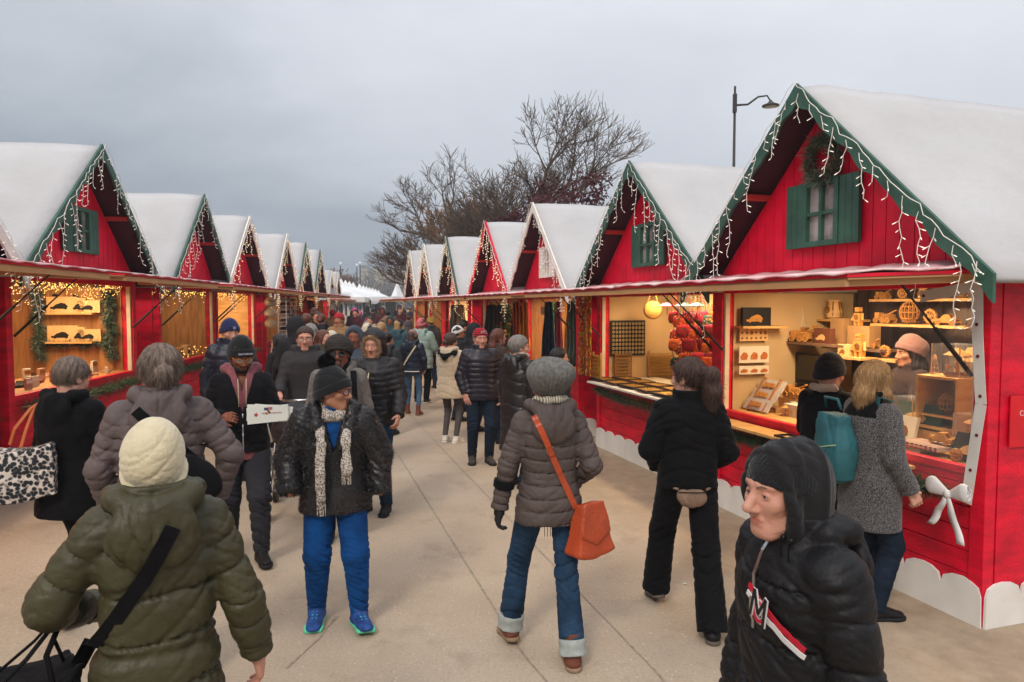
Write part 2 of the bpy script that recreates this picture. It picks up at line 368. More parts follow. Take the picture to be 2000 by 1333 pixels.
    if open_:
        # raised front flap
        a=Vector((0,-.05,2.285)); 
        mb=MB(); ang=R(2.2)
        rot=Matrix.Rotation(ang,3,'X'); c=a+rot@Vector((0,-.55,0))
        mb.box(c,(2*SW+.02,1.1,.022),rot=rot,mi=0)
        mb.box(a+rot@Vector((0,-.55,-.019)),(2*SW+.01,1.08,.012),rot=rot,mi=1)
        mb.box(a+rot@Vector((0,-1.085,-.045)),(2*SW-.02,.03,.04),rot=rot,mi=1)
        for sx in(-1,1): mb.box(a+rot@Vector((sx*(SW-.05),-.55,-.045)),(.04,1.04,.04),rot=rot,mi=1)
        fl=mb.build('awning',[red,M('awning plywood','#b98a5c',var=.1,vs=4)],s)
        mb=MB(); nx=30; vs=[];fs=[]
        for i in range(nx+1):
            for j in range(5):
                x=-SW-.02+(2*SW+.04)*i/nx; q=a+rot@Vector((x,-.04-.27*j,.022+.016*abs(math.sin(i*.9+j*2.1+idx))+(.05 if j==0 else 0)))
                if j==4: q.z-=.012; q.y-=.0
                vs.append(q)
        for i in range(nx):
            for j in range(4): k=i*5+j; fs.append((k,k+1,k+6,k+5))
        mb.add(vs,fs); o=mb.build('snow_sheet',pinkf,fl,smooth=True); so_=o.modifiers.new('s','SOLIDIFY'); so_.thickness=.012
        for sx in (-1,1):
            p0=Vector((sx*(SW-.12),-.02,1.62)); p1=a+rot@Vector((sx*(SW-.1),-.62,-.03)); pm=p0.lerp(p1,.5)
            mb=MB(); mb.tube([p0,pm],.014,8); mb.tube([pm,p1],.007,6); mb.build('gas_strut',black,s)
    # scalloped skirt
    mb=MB(); n=10; wv=(2*SW)/n; pts=[(-SW,b+.0)]
    for i in range(n):
        for k in range(0,7): 
            a=PI*k/6; pts.append((-SW+wv*(i+.5)-math.cos(a)*wv*.49,.2+.09*math.sin(a)**.7))
    pts.append((SW,b)); mb.prism(pts,-.028,-.008); mb.build('skirt_board',skirtw,s)
    for sx in (-1,1):
        pts=[(-.01,b)]; wv=.3
        for i in range(10):
            for k in range(0,7):
                a=PI*k/6; pts.append((-.01+wv*(i+.5)-math.cos(a)*wv*.49,.2+.09*math.sin(a)**.7))
        pts.append((3.0,b)); mb=MB(); mb.prism(pts,sx*(SW+.004),sx*(SW+.02),axis='x'); mb.build('skirt_board',skirtw,s)
    # lamp
    if light and open_:
        mb=MB(); mb.box((.2,.55,2.30),(1.0,.05,.03)); mb.build('tube_lamp',lampm,s)
        ld=bpy.data.lights.new('stall_light','AREA'); ld.shape='RECTANGLE'; ld.size=1.6; ld.size_y=.25; ld.energy=light*2.1; ld.color=lcol
        lo=bpy.data.objects.new('stall_light',ld); COL.objects.link(lo); lo.parent=s; lo.location=(.1,.45,2.27); lo.rotation_euler=(R(12),0,0)
    return s
def SM(s): return Matrix.LocRotScale(s.location,s.rotation_euler,s.scale)
ROWR=math.atan2(-.954,.3); ROWL=math.atan2(.994,-.11)
def org(px,py,rz,ez=0):
    a=atz(px,py,APEX+.045+ez); o=Matrix.Rotation(rz,3,'Z')@Vector((0,-OH-.05,0)); return Vector((a.x-o.x,a.y-o.y,0))
tan3=(tanw,M('tan cloth lining','#b9976a',var=.12),2.0)
RS=[]; LS=[]
wpine=(pine,pine,1.6)
rdat=[(1552,170,green,green,'nearest right-hand stall, selling wooden puzzle models behind a clear plastic sheet',(tanw,greyw,1.75),True,24,1.035),
 (1228,312,green,green,'second right-hand stall from the camera, selling rings, bracelets and red hanging bags',(tanw,M('cream back wall','#e0c38a',var=.06),1.3),True,26,1.06),
 (1040,394,white,white,'third right-hand stall, white trimmed, hung with coloured shawls',(pine,pine,1.2),True,22,.97),
 (948,431,redl,white,'fourth right-hand stall with red gable edge, behind the man in the red beanie',(pine,darkcloth,1.3),False,8,.99),
 (872,461,green,green,'fifth right-hand stall with green trim and glowing flower display',tan3,False,34,.8),
 (828,476,white,white,'sixth right-hand stall with yellow lights on its gable',(pine,darkcloth,1.3),False,8,.8),
 (800,488,white,white,'farthest right-hand stall, narrow white roof beside the distant tents',(pine,pine,1.2),False,10,.8)]
for i,(px,py,tr,wt,lb,it,wn,li,s_) in enumerate(rdat):
    RS.append(stall(org(px,py,ROWR) if i else Vector((2.575,5.87,0)),ROWR,i,tr,wt,lb,it,win=wn,light=li,sc_=s_))
EZ=.14
ldat=[(-215,76,white,green,'nearest left-hand stall, only its white trimmed roof edge and pine counter in view',wpine,False,20,1.0),
 (200,280,green,green,'second left-hand stall with green trim, selling wooden boxes in a pine interior',wpine,True,26,1.06),
 (400,378,green,green,'third left-hand stall, its front window dark with garland below',(pine,darkcloth,1.0),False,7,.98),
 (488,421,white,white,'fourth left-hand stall with a pale plank interior behind the man in the navy beanie',(pinel,M('yellow pine','#cfa653',var=.15,vs=3,stretch=(9,9,1)),1.0),False,18,1.06),
 (561,456,white,green,'fifth left-hand stall hung with grey knitted hats and scarves',(pine,darkcloth,1.2),False,6,.95),
 (598,473,green,green,'sixth left-hand stall with an orange scarf inside',(pine,darkcloth,1.2),False,6,.85),
 (626,487,green,green,'seventh left-hand stall glowing yellow in the distance',(pine,pine,1.2),False,14,.85),
 (648,527,white,green,'far small left-hand stall before the white tents',(pine,pine,1.2),False,8,.9),
 (661,530,white,green,'last left-hand stall, beside the first white tent',(pine,pine,1.2),False,0,.9)]
for i,(px,py,tr,wt,lb,it,wn,li,s_) in enumerate(ldat):
    LS.append(stall(org(px,py,ROWL,EZ),ROWL,i+20,tr,wt,lb,it,ez=EZ,win=wn,light=li,sc_=s_))
# ------------------------------------------------------------ icicle light strings
def icicles(s,lb,seed,warm,dens=1.0,extra=False):
    rr=random.Random(seed); t=empty('string_lights',s.location,s.rotation_euler.z,lb,'string lights','icicle light strings on the stall gables'); t.scale=s.scale
    wr=MB(); bl=MB(); th=.0029 if dens>=1 else .0047
    y=-OH-.075
    for sx in (-1,1):
        line=[]
        for i in range(33):
            x=sx*(RH+.03)*i/32; line.append((x+rr.uniform(-.02,.02),y-rr.uniform(0,.02),APEX+.03-slope*abs(x)+rr.uniform(-.03,.02)))
        wr.tube(line,th,5)
        n=int(13*dens) if True else 0
        for k in range(n):
            u=(k+.6)/n; x=sx*RH*u; z=APEX-slope*abs(x); ln=rr.choice((.22,.35,.5,.6)) if rr.random()<.8 else .12
            p=Vector((x,y-.02,z)); pts=[p.copy()]; st=.055
            hook=rr.random()<.25
            for q in range(int(ln/st)):
                p=p+Vector((rr.uniform(-.022,.022)+(0 if not hook else sx*.012),rr.uniform(-.012,.008),-st)); pts.append(p.copy())
                a=rr.uniform(0,2*PI); d=Vector((math.cos(a)*.9,math.sin(a)*.5,-.35)).normalized()
                wr.tube([p,p+d*.022],th*.9,4); bl.tube([p+d*.02,p+d*.045],th*1.05,5)
            wr.tube(pts,th*.85,5)
    for k in range(4):    # strands hanging on from the eave ends
        sx=(-1,1)[k%2]; p=Vector((sx*(RH-.02-.11*(k//2)),y-.02,2.33)); pts=[p.copy()]
        for q in range(rr.randint(5,9)):
            p=p+Vector((rr.uniform(-.02,.02),rr.uniform(-.01,.01),-.055)); pts.append(p.copy()); a=rr.uniform(0,2*PI); d=Vector((math.cos(a),math.sin(a)*.5,-.3)).normalized()
            wr.tube([p,p+d*.022],th*.9,4); bl.tube([p+d*.02,p+d*.045],th*1.05,5)
        wr.tube(pts,th*.85,5)
    wr.build('cable',wire,t); o=bl.build('bulbs',glow if warm else cool,t); o['kind']='stuff'
    return t
ordw=['nearest','second','third','fourth','fifth','sixth','farthest']
for i,s in enumerate(RS): icicles(s,f'white icicle lights hanging from the gable edge of the {ordw[i]} right-hand stall',50+i,i>2,1.0 if i<3 else .8)
ordl=['nearest','second','third','fourth','fifth','sixth','seventh','far small','last']
for i,s in enumerate(LS):
    icicles(s,f'icicle lights along the gable edge of the {ordl[i]} left-hand stall',80+i,i>2,1.0 if i<3 else .8)
# ============================================================ signed-distance sculpting
F=np.float32
def A3(v): return np.array(v,dtype=F)
def seg(P,a,b,ra,rb=None,tt=False,sq=None):
    a=A3(a); b=A3(b); rb=ra if rb is None else rb; ba=b-a; q=P-a; t=np.clip((q@ba)/max(1e-9,float(ba@ba)),0,1)
    d=q-t[:,None]*ba
    if sq is not None: d=d/A3(sq)
    d=np.sqrt((d*d).sum(1))-(ra+(rb-ra)*t)
    return (d,t) if tt else d
def ell(P,c,r):
    q=P-A3(c); r=A3(r); k0=np.sqrt(((q/r)**2).sum(1)); k1=np.sqrt(((q/(r*r))**2).sum(1)); return k0*(k0-1)/np.maximum(k1,1e-6)
def smin(a,b,k=.02):
    h=np.clip(.5+.5*(b-a)/k,0,1); return b*(1-h)+a*h-k*h*(1-h)
def smax(a,b,k=.01): return -smin(-a,-b,k)
def chain(P,pts,rs,k=.02):
    d=None
    for i in range(len(pts)-1):
        e=seg(P,pts[i],pts[i+1],rs[i],rs[i+1]); d=e if d is None else smin(d,e,k)
    return d
def prof(P,zs,rx,ry,cx=0,cy=0,pw=2.3):
    z=P[:,2]; a=np.interp(z,zs,rx).astype(F); b=np.interp(z,zs,ry).astype(F)
    X=cx if np.isscalar(cx) else np.interp(z,zs,cx).astype(F); Y=cy if np.isscalar(cy) else np.interp(z,zs,cy).astype(F)
    k=(np.abs((P[:,0]-X)/a)**pw+np.abs((P[:,1]-Y)/b)**pw)**(1/pw); return (k-1)*np.minimum(a,b)
def wob(P,f,a,s=0.):
    x,y,z=P[:,0]*f,P[:,1]*f,P[:,2]*f
    return a*(np.sin(x+1.7*np.sin(y*.8+s)+s)*np.sin(y*1.1+1.3*np.sin(z*.9+s))+np.sin(z*1.2+1.5*np.sin(x*.7+s*2)))*.5
def crease(P,f,a,s=0.,ax=2):
    o=0.
    for k,(g,h) in enumerate(((1.,1.),(1.83,.62),(3.1,.36))):
        F_=f*g; b,c=(ax+1)%3,(ax+2)%3; sk=.55*(k-1)
        n=P[:,ax]*F_+sk*P[:,b]*F_*.6+2.0*np.sin(P[:,b]*F_*.33+s+k)+1.5*np.sin(P[:,c]*F_*.41+s*1.7+k*2)
        m=.5+.5*np.sin(P[:,0]*F_*.23+P[:,1]*F_*.31+P[:,2]*F_*.19+s*3+k*1.3)
        o=o+h*(1-np.abs(np.sin(n)))**3*m
    return a*o
def mesh_sdf(fn,lo,hi,vox,B=8):
    lo=A3(lo); hi=A3(hi); nb=np.maximum(1,np.ceil((hi-lo)/(vox*B)).astype(int)); n=nb*B+1
    cx=[lo[i]+(np.arange(nb[i])+.5)*vox*B for i in range(3)]
    g=np.stack(np.meshgrid(*cx,indexing='ij'),-1).reshape(-1,3).astype(F); dc=fn(g)
    keep=np.abs(dc)<vox*B*1.15+.012
    S=np.repeat(np.repeat(np.repeat(dc.reshape(nb),B,0),B,1),B,2); S=np.pad(S,((0,1),)*3,mode='edge').astype(F)
    S=np.where(S>0,1.,-1.).astype(F)
    ki=np.argwhere(keep.reshape(nb))
    if len(ki)==0: return np.zeros((0,3)),np.zeros((0,4),int)
    o=np.stack(np.meshgrid(*[np.arange(B+1)]*3,indexing='ij'),-1).reshape(-1,3)
    for c0 in range(0,len(ki),400):
        kk=ki[c0:c0+400]; idx=(kk[:,None,:]*B+o[None]).reshape(-1,3); P=(lo+idx*vox).astype(F)
        S[idx[:,0],idx[:,1],idx[:,2]]=fn(P)
    # outer shell is outside
    S[0]=np.maximum(S[0],.001);S[-1]=np.maximum(S[-1],.001);S[:,0]=np.maximum(S[:,0],.001);S[:,-1]=np.maximum(S[:,-1],.001);S[:,:,0]=np.maximum(S[:,:,0],.001);S[:,:,-1]=np.maximum(S[:,:,-1],.001)
    ins=S<0; sh=tuple(x-1 for x in S.shape); acc=np.zeros(sh+(3,),F); cnt=np.zeros(sh,F)
    for ax in range(3):
        o1,o2=[k for k in range(3) if k!=ax]
        a=np.moveaxis(S,ax,0); s0=a[:-1]; s1=a[1:]; cr=(s0<0)!=(s1<0); t=np.where(cr,s0/np.where(cr,s0-s1,1),0)
        t=np.moveaxis(t,0,ax); cr=np.moveaxis(cr,0,ax)
        for d1 in (0,1):
            for d2 in (0,1):
                sl=[slice(None)]*3; sl[o1]=slice(d1,sh[o1]+d1); sl[o2]=slice(d2,sh[o2]+d2); sl[ax]=slice(0,sh[ax])
                c=cr[tuple(sl)]; tt=t[tuple(sl)]
                cnt+=c; acc[...,ax]+=np.where(c,tt,0); acc[...,o1]+=c*d1; acc[...,o2]+=c*d2
    m=cnt>0; ids=-np.ones(sh,int); w=np.argwhere(m); ids[m]=np.arange(len(w)); V=lo+(w+acc[m]/cnt[m][:,None])*vox
    Q=[]
    for ax in range(3):
        o1,o2=[(1,2),(2,0),(0,1)][ax]
        sl0=[slice(None)]*3; sl1=[slice(None)]*3
        for k in (o1,o2): sl0[k]=slice(1,-1); sl1[k]=slice(1,-1)
        sl0[ax]=slice(0,-1); sl1[ax]=slice(1,None); a=ins[tuple(sl0)]; b=ins[tuple(sl1)]; e=np.argwhere(a!=b)
        if len(e)==0: continue
        flip=a[tuple(e.T)]; e=e.copy(); e[:,o1]+=1; e[:,o2]+=1
        def I(d1,d2):
            q=e.copy(); q[:,o1]-=d1; q[:,o2]-=d2; return ids[tuple(q.T)]
        q=np.stack([I(1,1),I(0,1),I(0,0),I(1,0)],1); q[~flip]=q[~flip][:,::-1]; Q.append(q)
    return V,np.concatenate(Q) if Q else np.zeros((0,4),int)
def np_obj(name,V,Q,mats,parent,mi=None,smooth=True):
    me=bpy.data.meshes.new(name); me.vertices.add(len(V)); me.vertices.foreach_set('co',np.asarray(V,F).ravel())
    me.loops.add(len(Q)*4); me.loops.foreach_set('vertex_index',Q.ravel().astype(np.int32)); me.polygons.add(len(Q))
    me.polygons.foreach_set('loop_start',np.arange(len(Q),dtype=np.int32)*4); me.polygons.foreach_set('loop_total',np.full(len(Q),4,np.int32))
    for m in (mats if isinstance(mats,(list,tuple)) else [mats]): me.materials.append(m)
    if mi is not None: me.polygons.foreach_set('material_index',mi.astype(np.int32))
    me.polygons.foreach_set('use_smooth',np.full(len(Q),smooth)); me.update(); me.validate()
    o=bpy.data.objects.new(name,me); COL.objects.link(o)
    if parent is not None: o.parent=parent
    return o
def vnorm(V,Q):
    a=V[Q[:,2]]-V[Q[:,0]]; b=V[Q[:,3]]-V[Q[:,1]]; n=np.cross(a,b); N_=np.zeros_like(V)
    for i in range(4): np.add.at(N_,Q[:,i],n)
    return N_/np.maximum(1e-9,np.linalg.norm(N_,axis=1))[:,None]
def fur_on(name,V,Q,n,ln,wd,mat,parent,seed=1,down=.9,curl=.35,keep=None,nw=1.0):
    r=np.random.RandomState(seed); Nn=vnorm(V,Q)
    cand=np.arange(len(Q)) if keep is None else np.where(keep(V[Q].mean(1)))[0]
    f=r.choice(cand,n); w=r.dirichlet((1,1,1,1),n); p=(V[Q[f]]*w[...,None]).sum(1); nn=Nn[Q[f,0]]
    d=nn*nw+np.array([0,0,-down])+r.normal(0,curl,(n,3)); d/=np.linalg.norm(d,axis=1)[:,None]
    a=np.cross(d,nn+r.normal(0,.3,(n,3))); a/=np.maximum(1e-6,np.linalg.norm(a,axis=1))[:,None]
    l_=ln*r.uniform(.6,1.3,(n,1)); p0=p-nn*.003; m=p0+d*l_*.5+nn*l_*.1; e=p0+d*l_
    vs=np.stack([p0-a*wd/2,p0+a*wd/2,m+a*wd*.35,e+a*wd*.08,e-a*wd*.08,m-a*wd*.35],1).reshape(-1,3)
    b=np.arange(n)[:,None]*6; q=np.concatenate([b+[0,1,2,5],b+[5,2,3,4]],1).reshape(-1,4)
    return np_obj(name,vs,q,mat,parent,smooth=False)
# ============================================================ PEOPLE
def rotm(yaw,pitch,roll=0):
    m=Matrix.Rotation(R(-yaw),3,'Z')@Matrix.Rotation(R(-pitch),3,'X')@Matrix.Rotation(R(roll),3,'Y')   # yaw>0 turns the head to the person's right; pitch>0 looks down
    return np.array(m,dtype=F)
def skin(tone):
    T={'pale':('#cfa08a','#bd8571'),'ruddy':('#c4917c','#b37a66'),'brown':('#87503a','#683a29'),'dark':('#6b3c28','#4c281b'),'tan':('#ae7c60','#966249')}[tone]
    m=M('skin '+tone,T[0],rough=.5,col2=T[1],vs=14,bump=.18,bs=170,p2=.42,width=.25,spec=.3)
    b=m.node_tree.nodes['Principled BSDF']; b.inputs['Subsurface Weight'].default_value=.25; b.inputs['Subsurface Radius'].default_value=(.02,.008,.004); return m
LIP={'pale':'#b56f60','ruddy':'#ab6a58','brown':'#6c3c32','dark':'#5d2c26','tan':'#99563f'}
def unit(v): v=np.array(v,float); return v/np.linalg.norm(v)
class Fig:
    def __init__(s,loc,face,H,label,vox=.012,lean=0,w=1.0,tone='pale',group=None,hs=1.07,twist=0,cat='person'):
        s.k=H/1.75; s.vox=vox; s.lean=math.tan(R(lean)); s.w=w; s.tone=tone; s.tw=R(twist)
        s.root=empty('person',(loc[0],loc[1],loc[2] if len(loc)>2 else gz(loc[0])),R(-face),label,cat,group); s.root.scale=(s.k,)*3
        s.vox=vox/s.k; s.hs=hs; s.nose=0; s.old=0; s.seed= sum(map(ord,label))%97
        s.legs(); s.arms(); s.headpose()
    def sh(s,z): return s.lean*max(0,z-.95)
    def legs(s,L=(-.1,0,0,8,0),Rr=(.1,0,0,8,0),drop=0):
        s.drop=drop; s.hip=[];s.knee=[];s.ank=[];s.ft=[]
        for sg,f in ((-1,L),(1,Rr)):
            hip=np.array([sg*.095,0,.92-drop]); yaw=R(f[3])*sg; pit=R(f[4])   # pitch>0 heel up
            fx,fy=math.sin(yaw),math.cos(yaw)
            ank=np.array([f[0],f[1],f[2]+.085+ (.12*math.sin(pit) if pit>0 else 0)])
            d=ank-hip; ln=np.linalg.norm(d); l1,l2=.43,.43; ln2=min(ln,l1+l2-.002); a=math.acos(max(-1,min(1,(l1*l1+ln2*ln2-l2*l2)/(2*l1*ln2))))
            u=d/ln; fw=np.array([fx*.5,1,0.]); fw-=u*fw.dot(u); fw/=np.linalg.norm(fw)
            s.hip.append(hip); s.knee.append(hip+(u*math.cos(a)+fw*math.sin(a))*l1); s.ank.append(ank); s.ft.append((fx,fy,pit))
    def arms(s,L=((-.25,-.08,-1),(-.1,.3,-1)),Rr=((.25,-.08,-1),(.1,.3,-1)),sw=.156):
        s.sho=[];s.elb=[];s.wri=[];s.fad=[]
        for sg,(u,f) in ((-1,L),(1,Rr)):
            c,sn=math.cos(-s.tw),math.sin(-s.tw); x=sg*sw*s.w; sh=np.array([x*c,x*sn+s.sh(1.42),1.402]); u=unit(u); f=unit(f)
            s.sho.append(sh); e=sh+u*.285; s.elb.append(e); s.wri.append(e+f*.245); s.fad.append(f)
    def headpose(s,yaw=0,pitch=0,roll=0,fwd=.02,dz=-.014):
        s.hc=np.array([0,s.sh(1.6)+fwd,1.615+dz],dtype=F); s.Rh=rotm(yaw,pitch,roll)
    def toh(s,P): return ((P-s.hc)@s.Rh)/s.hs
    def frh(s,p): return np.array(p)*s.hs@s.Rh.T+s.hc
    # ---- fields
    def headf(s,P,detail=True):
        q=s.toh(P); k=.02
        d=ell(q,(0,-.012,.035),(.077,.096,.09)); d=smin(d,ell(q,(0,.025,-.03),(.062,.066,.085)),.03)
        if detail:
            d=smin(d,ell(q,(0,.066,-.092),(.026,.022,.02)),.025)
            for sx in (-1,1):
                d=smin(d,seg(q,(sx*.052,.0,-.055),(sx*.02,.06,-.095),.022,.018),.025)
                d=smin(d,ell(q,(sx*.04,.058,-.018),(.026,.024,.022)),.02)
                d=smin(d,seg(q,(sx*.012,.084,.032),(sx*.045,.07,.03),.010,.009),.015)
                d=smax(d,-ell(q,(sx*.032,.098,.006),(.019,.017,.013)),.012)
                d=smin(d,smax(ell(q,(sx*.031,.073,.006),(.0165,.0155,.013)),-(ell(q,(sx*.031,.088,.0045),(.0125,.012,.0045))),.003),.003)
                d=smin(d,ell(q,(sx*.013,.093,-.034),(.0095,.012,.008)),.008)
                e=ell(q,(sx*.079,-.008,-.004),(.010,.02,.032)); e=smax(e,-ell(q,(sx*.090,-.002,-.002),(.008,.011,.02)),.006); d=smin(d,e,.008)
            d=smin(d,seg(q,(0,.082,.018),(0,.108+s.nose,-.026),.0085,.0125+s.nose*.3),.014)
            d=smin(d,seg(q,(-.017,.082,-.058),(.017,.082,-.058),.0075,.0075),.008)
            d=smin(d,seg(q,(-.014,.083,-.07),(.014,.083,-.07),.0085,.0085),.007)
            d=smax(d,-seg(q,(-.022,.094,-.0635),(.022,.094,-.0635),.0022,.0022),.004)
        else:
            d=smin(d,seg(q,(0,.085,.015),(0,.105,-.025),.009,.013),.015); d=smin(d,ell(q,(0,.066,-.085),(.03,.024,.025)),.025)
        return d*s.hs
    def folds(s,P):
        q=s.toh(P); d=0.
        for sx in (-1,1):
            d=d+.0035*np.exp(-(np.maximum(seg(q,(sx*.020,.095,-.030),(sx*.036,.078,-.066),.0015),0)/.004)**2)   # nose to mouth fold
            d=d+.0030*np.exp(-(np.maximum(ell(q,(sx*.056,.045,-.045),(.012,.02,.02)),0)/.01)**2)               # hollow cheek
            d=d+.0020*np.exp(-(np.maximum(seg(q,(sx*.022,.088,-.008),(sx*.042,.078,-.008),.001),0)/.003)**2)    # bag under the eye
        return d
    def neckf(s,P,r=.055): return seg(P,s.frh((0,-.02,-.06)),(0,s.sh(1.42)-.01,1.40),r,r*1.15)
    def hand(s,i,curl=35,palm=None,spread=5,dirv=None,fat=1.0,at=None,thumb=None):
        w=s.wri[i] if at is None else np.array(at); f=unit(s.fad[i] if dirv is None else dirv); sg=(-1,1)[i]
        p=np.array((-sg,0,0) if palm is None else palm,float); p-=f*p.dot(f); p=unit(p); a=np.cross(p,f)  # across the palm
        th=a*(1 if a[1]>0 or thumb is None and abs(a[1])<.01 else -1) if thumb is None else a*thumb
        pr=[]; pr.append((w-f*.03,w+f*.03,.024,.026)); 
        for q in (-.028,-.009,.010,.029): pr.append((w+f*.02+th*q*.7,w+f*.085+th*q,.016,.0125))
        for j,(q,l) in enumerate(((.029,.075),(.010,.083),(-.009,.077),(-.028,.06))):
            c=R(curl*(1+.15*j)); pos=w+f*.085+th*q; d=unit(f+th*math.sin(R(spread))*(q/.03)); rr=(.0092-.0006*j)
            for n_,(fr,mul) in enumerate(((.42,.45),(.32,1.2),(.26,1.9))):
                dd=d*math.cos(c*mul)+p*math.sin(c*mul); e=pos+dd*l*fr; pr.append((pos,e,rr*(1.03-.08*n_),rr*(.95-.08*n_))); pos=e
        b=w+f*.03+th*.028; m=b+unit(f*.6+th*.75+p*.35)*.038; e=m+unit(f*.85+th*.15+p*.6)*.032; pr.append((w+f*.01+th*.01,b,.018,.016)); pr.append((b,m,.0135,.0105)); pr.append((m,e,.0105,.0085))
        pr=[(x,y,r1*fat,r2*fat) for x,y,r1,r2 in pr]
        def fn(P):
            d=None
            for x,y,r1,r2 in pr:
                g=seg(P,x,y,r1,r2); d=g if d is None else smin(d,g,.0035)
            return d
        return fn,(w-.05+np.minimum(0,f)*.16-.05,w+.05+np.maximum(0,f)*.16+.05)
    def body(s,hands=(None,None),hv=None,handv=.0045,detail=True,beard=None,lips=True):
        """one skin mesh: head, neck, core, arms and legs under the clothes, and the hands"""
        hv=(hv or s.vox*.4); parts=[]
        hd=lambda P: smin(s.headf(P,detail),s.neckf(P),.02)
        if s.old: hd0=hd; hd=lambda P: hd0(P)+crease(s.toh(P),75,.0016,3)+s.folds(P)
        c=s.hc; parts.append(mesh_sdf(hd,c-[.16,.17,.23],c+[.16,.17,.17],hv))
        def core(P):
            d=prof(P,[.86,1.1,1.25,1.4,1.46],[.13,.12,.13,.12,.05],[.08,.08,.09,.07,.05],0,s.sh(1.2)); d=np.maximum(d,np.maximum(.86-P[:,2],P[:,2]-1.45))
            for i in (0,1):
                d=smin(d,chain(P,[s.sho[i],s.elb[i],s.wri[i]],[.04,.035,.026]),.03); d=smin(d,chain(P,[s.hip[i],s.knee[i],s.ank[i]],[.065,.045,.035]),.03)
            return d
        pts=np.array(s.sho+s.elb+s.wri+s.knee+s.ank); parts.append(mesh_sdf(core,pts.min(0)-.1,np.maximum(pts.max(0)+.1,[0,0,1.5]),max(.02,s.vox*1.6)))
        for i in (0,1):
            if hands[i] is not None:
                fn,(lo,hi)=s.hand(i,**hands[i]); parts.append(mesh_sdf(fn,lo,hi,handv))
        V=np.concatenate([p[0] for p in parts]); o_=np.cumsum([0]+[len(p[0]) for p in parts]); Q=np.concatenate([p[1]+o_[i] for i,p in enumerate(parts)])
        mats=[skin(s.tone),M('lips '+s.tone,LIP[s.tone],rough=.4,bump=0)]; mi=np.zeros(len(Q))
        if detail and lips:
            C=s.toh(V[Q].mean(1).astype(F)); mi[(np.abs(C[:,0])<.024-.0*C[:,0])&(C[:,1]>.075)&(np.abs(C[:,2]+.064)<.0125*(1-np.abs(C[:,0])/.03))]=1
        b=np_obj('body',V,Q,mats,s.root,mi)
        if detail and s.vox*s.k<.0135:
            em=M('eye white','#9a8f88',rough=.2,bump=0); im=M('iris','#2a1a12',rough=.1,bump=0)
            for sx in (-1,1):
                p=s.frh((sx*.031,.0765,.0055)); mb=MB(); mb.ball((0,0,0),.0092*s.hs,8,0); g=unit(s.Rh@np.array([0,1,-.05])); mb.ball(tuple(g*.0042),.0062*s.hs,6,1)
                e=mb.build('eye',[em,im],s.root,smooth=True,loc=tuple(p))
        return b
    def brows(s,mat):
        for sx in (-1,1):
            mb=MB(); mb.tube([s.frh((sx*.014,.094,.026)),s.frh((sx*.03,.09,.032)),s.frh((sx*.047,.076,.027))],[.002,.003,.0014],6); mb.build('eyebrow',mat,s.root,smooth=True)
    def piece(s,name,fn,lo,hi,mat,vox=None):
        V,Q=mesh_sdf(fn,lo,hi,vox or s.vox); return np_obj(name,V,Q,mat,s.root),V,Q
    # ---- coat
    def coat(s,mat,hem=.78,t=.02,flare=0,waist=0,quilt=None,qa=.012,aquilt=None,collar=.05,hood=None,open_=None,crs=.006,sleeve=(1.,1.),name='coat',belt=None,at=.0,cuff=True,vox=None,fur=None,arm=True,chest=0,vneck=None,top=True,hem_tilt=0,qchev=0,shh=0,yoke=0):
        w=s.w; ln=s.lean; sd=s.seed
        zs=[.3,.78,.95,1.08,1.25,1.36,1.44,1.50]
        rx=[(.18+flare*1.6)*w+t,(.168+flare)*w+t,(.165+flare*.5)*w+t,(.148-waist)*w+t,(.155+chest)*w+t,(.158+chest)*w+t*.9,.105*w+t*.7,.05+t*.6]
        ry=[(.14+flare)*w+t,(.128+flare*.8)*w+t,.125*w+t,(.115-waist*.5)*w+t,.125*w+t,.115*w+t,.085*w+t*.8,.055+t*.6]
        cy=[s.sh(z) for z in zs]
        def fn(P,raw=False):
            z=P[:,2]; u=z+.006*np.sin(P[:,0]*14+sd)+.005*np.sin(P[:,1]*17+sd*2)+qchev*np.abs(P[:,0])
            d=smax(prof(P,zs,rx,ry,0,cy),z-1.50,.02)
            for i in (0,1): d=smin(d,seg(P,(0,s.sh(1.44)-.01,1.445+shh),s.sho[i]+[0,0,-.012+shh],.038+t*.7,.046+t*.5),.05)
            if belt: d=d+.014*np.exp(-((z-belt)/.018)**2)
            if quilt:
                qq=np.abs(np.sin(PI*u/quilt)); d=d-qa*(np.power(qq+1e-4,.27)-.8)*np.clip((1.47-z)/.03,0,1)+.006*np.exp(-(qq/.13)**2)+.0045*np.exp(-(qq/.42)**2)*np.sin(P[:,0]*170+P[:,1]*90+5*np.sin(P[:,0]*23+z*40+sd))
            if crs: d=d+crease(P,24,crs,sd)*.8+wob(P,11,crs*.7,sd)
            if yoke: d=d+.006*np.exp(-((np.abs(P[:,0])*1.9-(z-yoke))/.007)**2)*(P[:,1]<0)*(z>yoke)*(z<yoke+.17)
            d=np.maximum(d,hem+hem_tilt*P[:,1]-z)
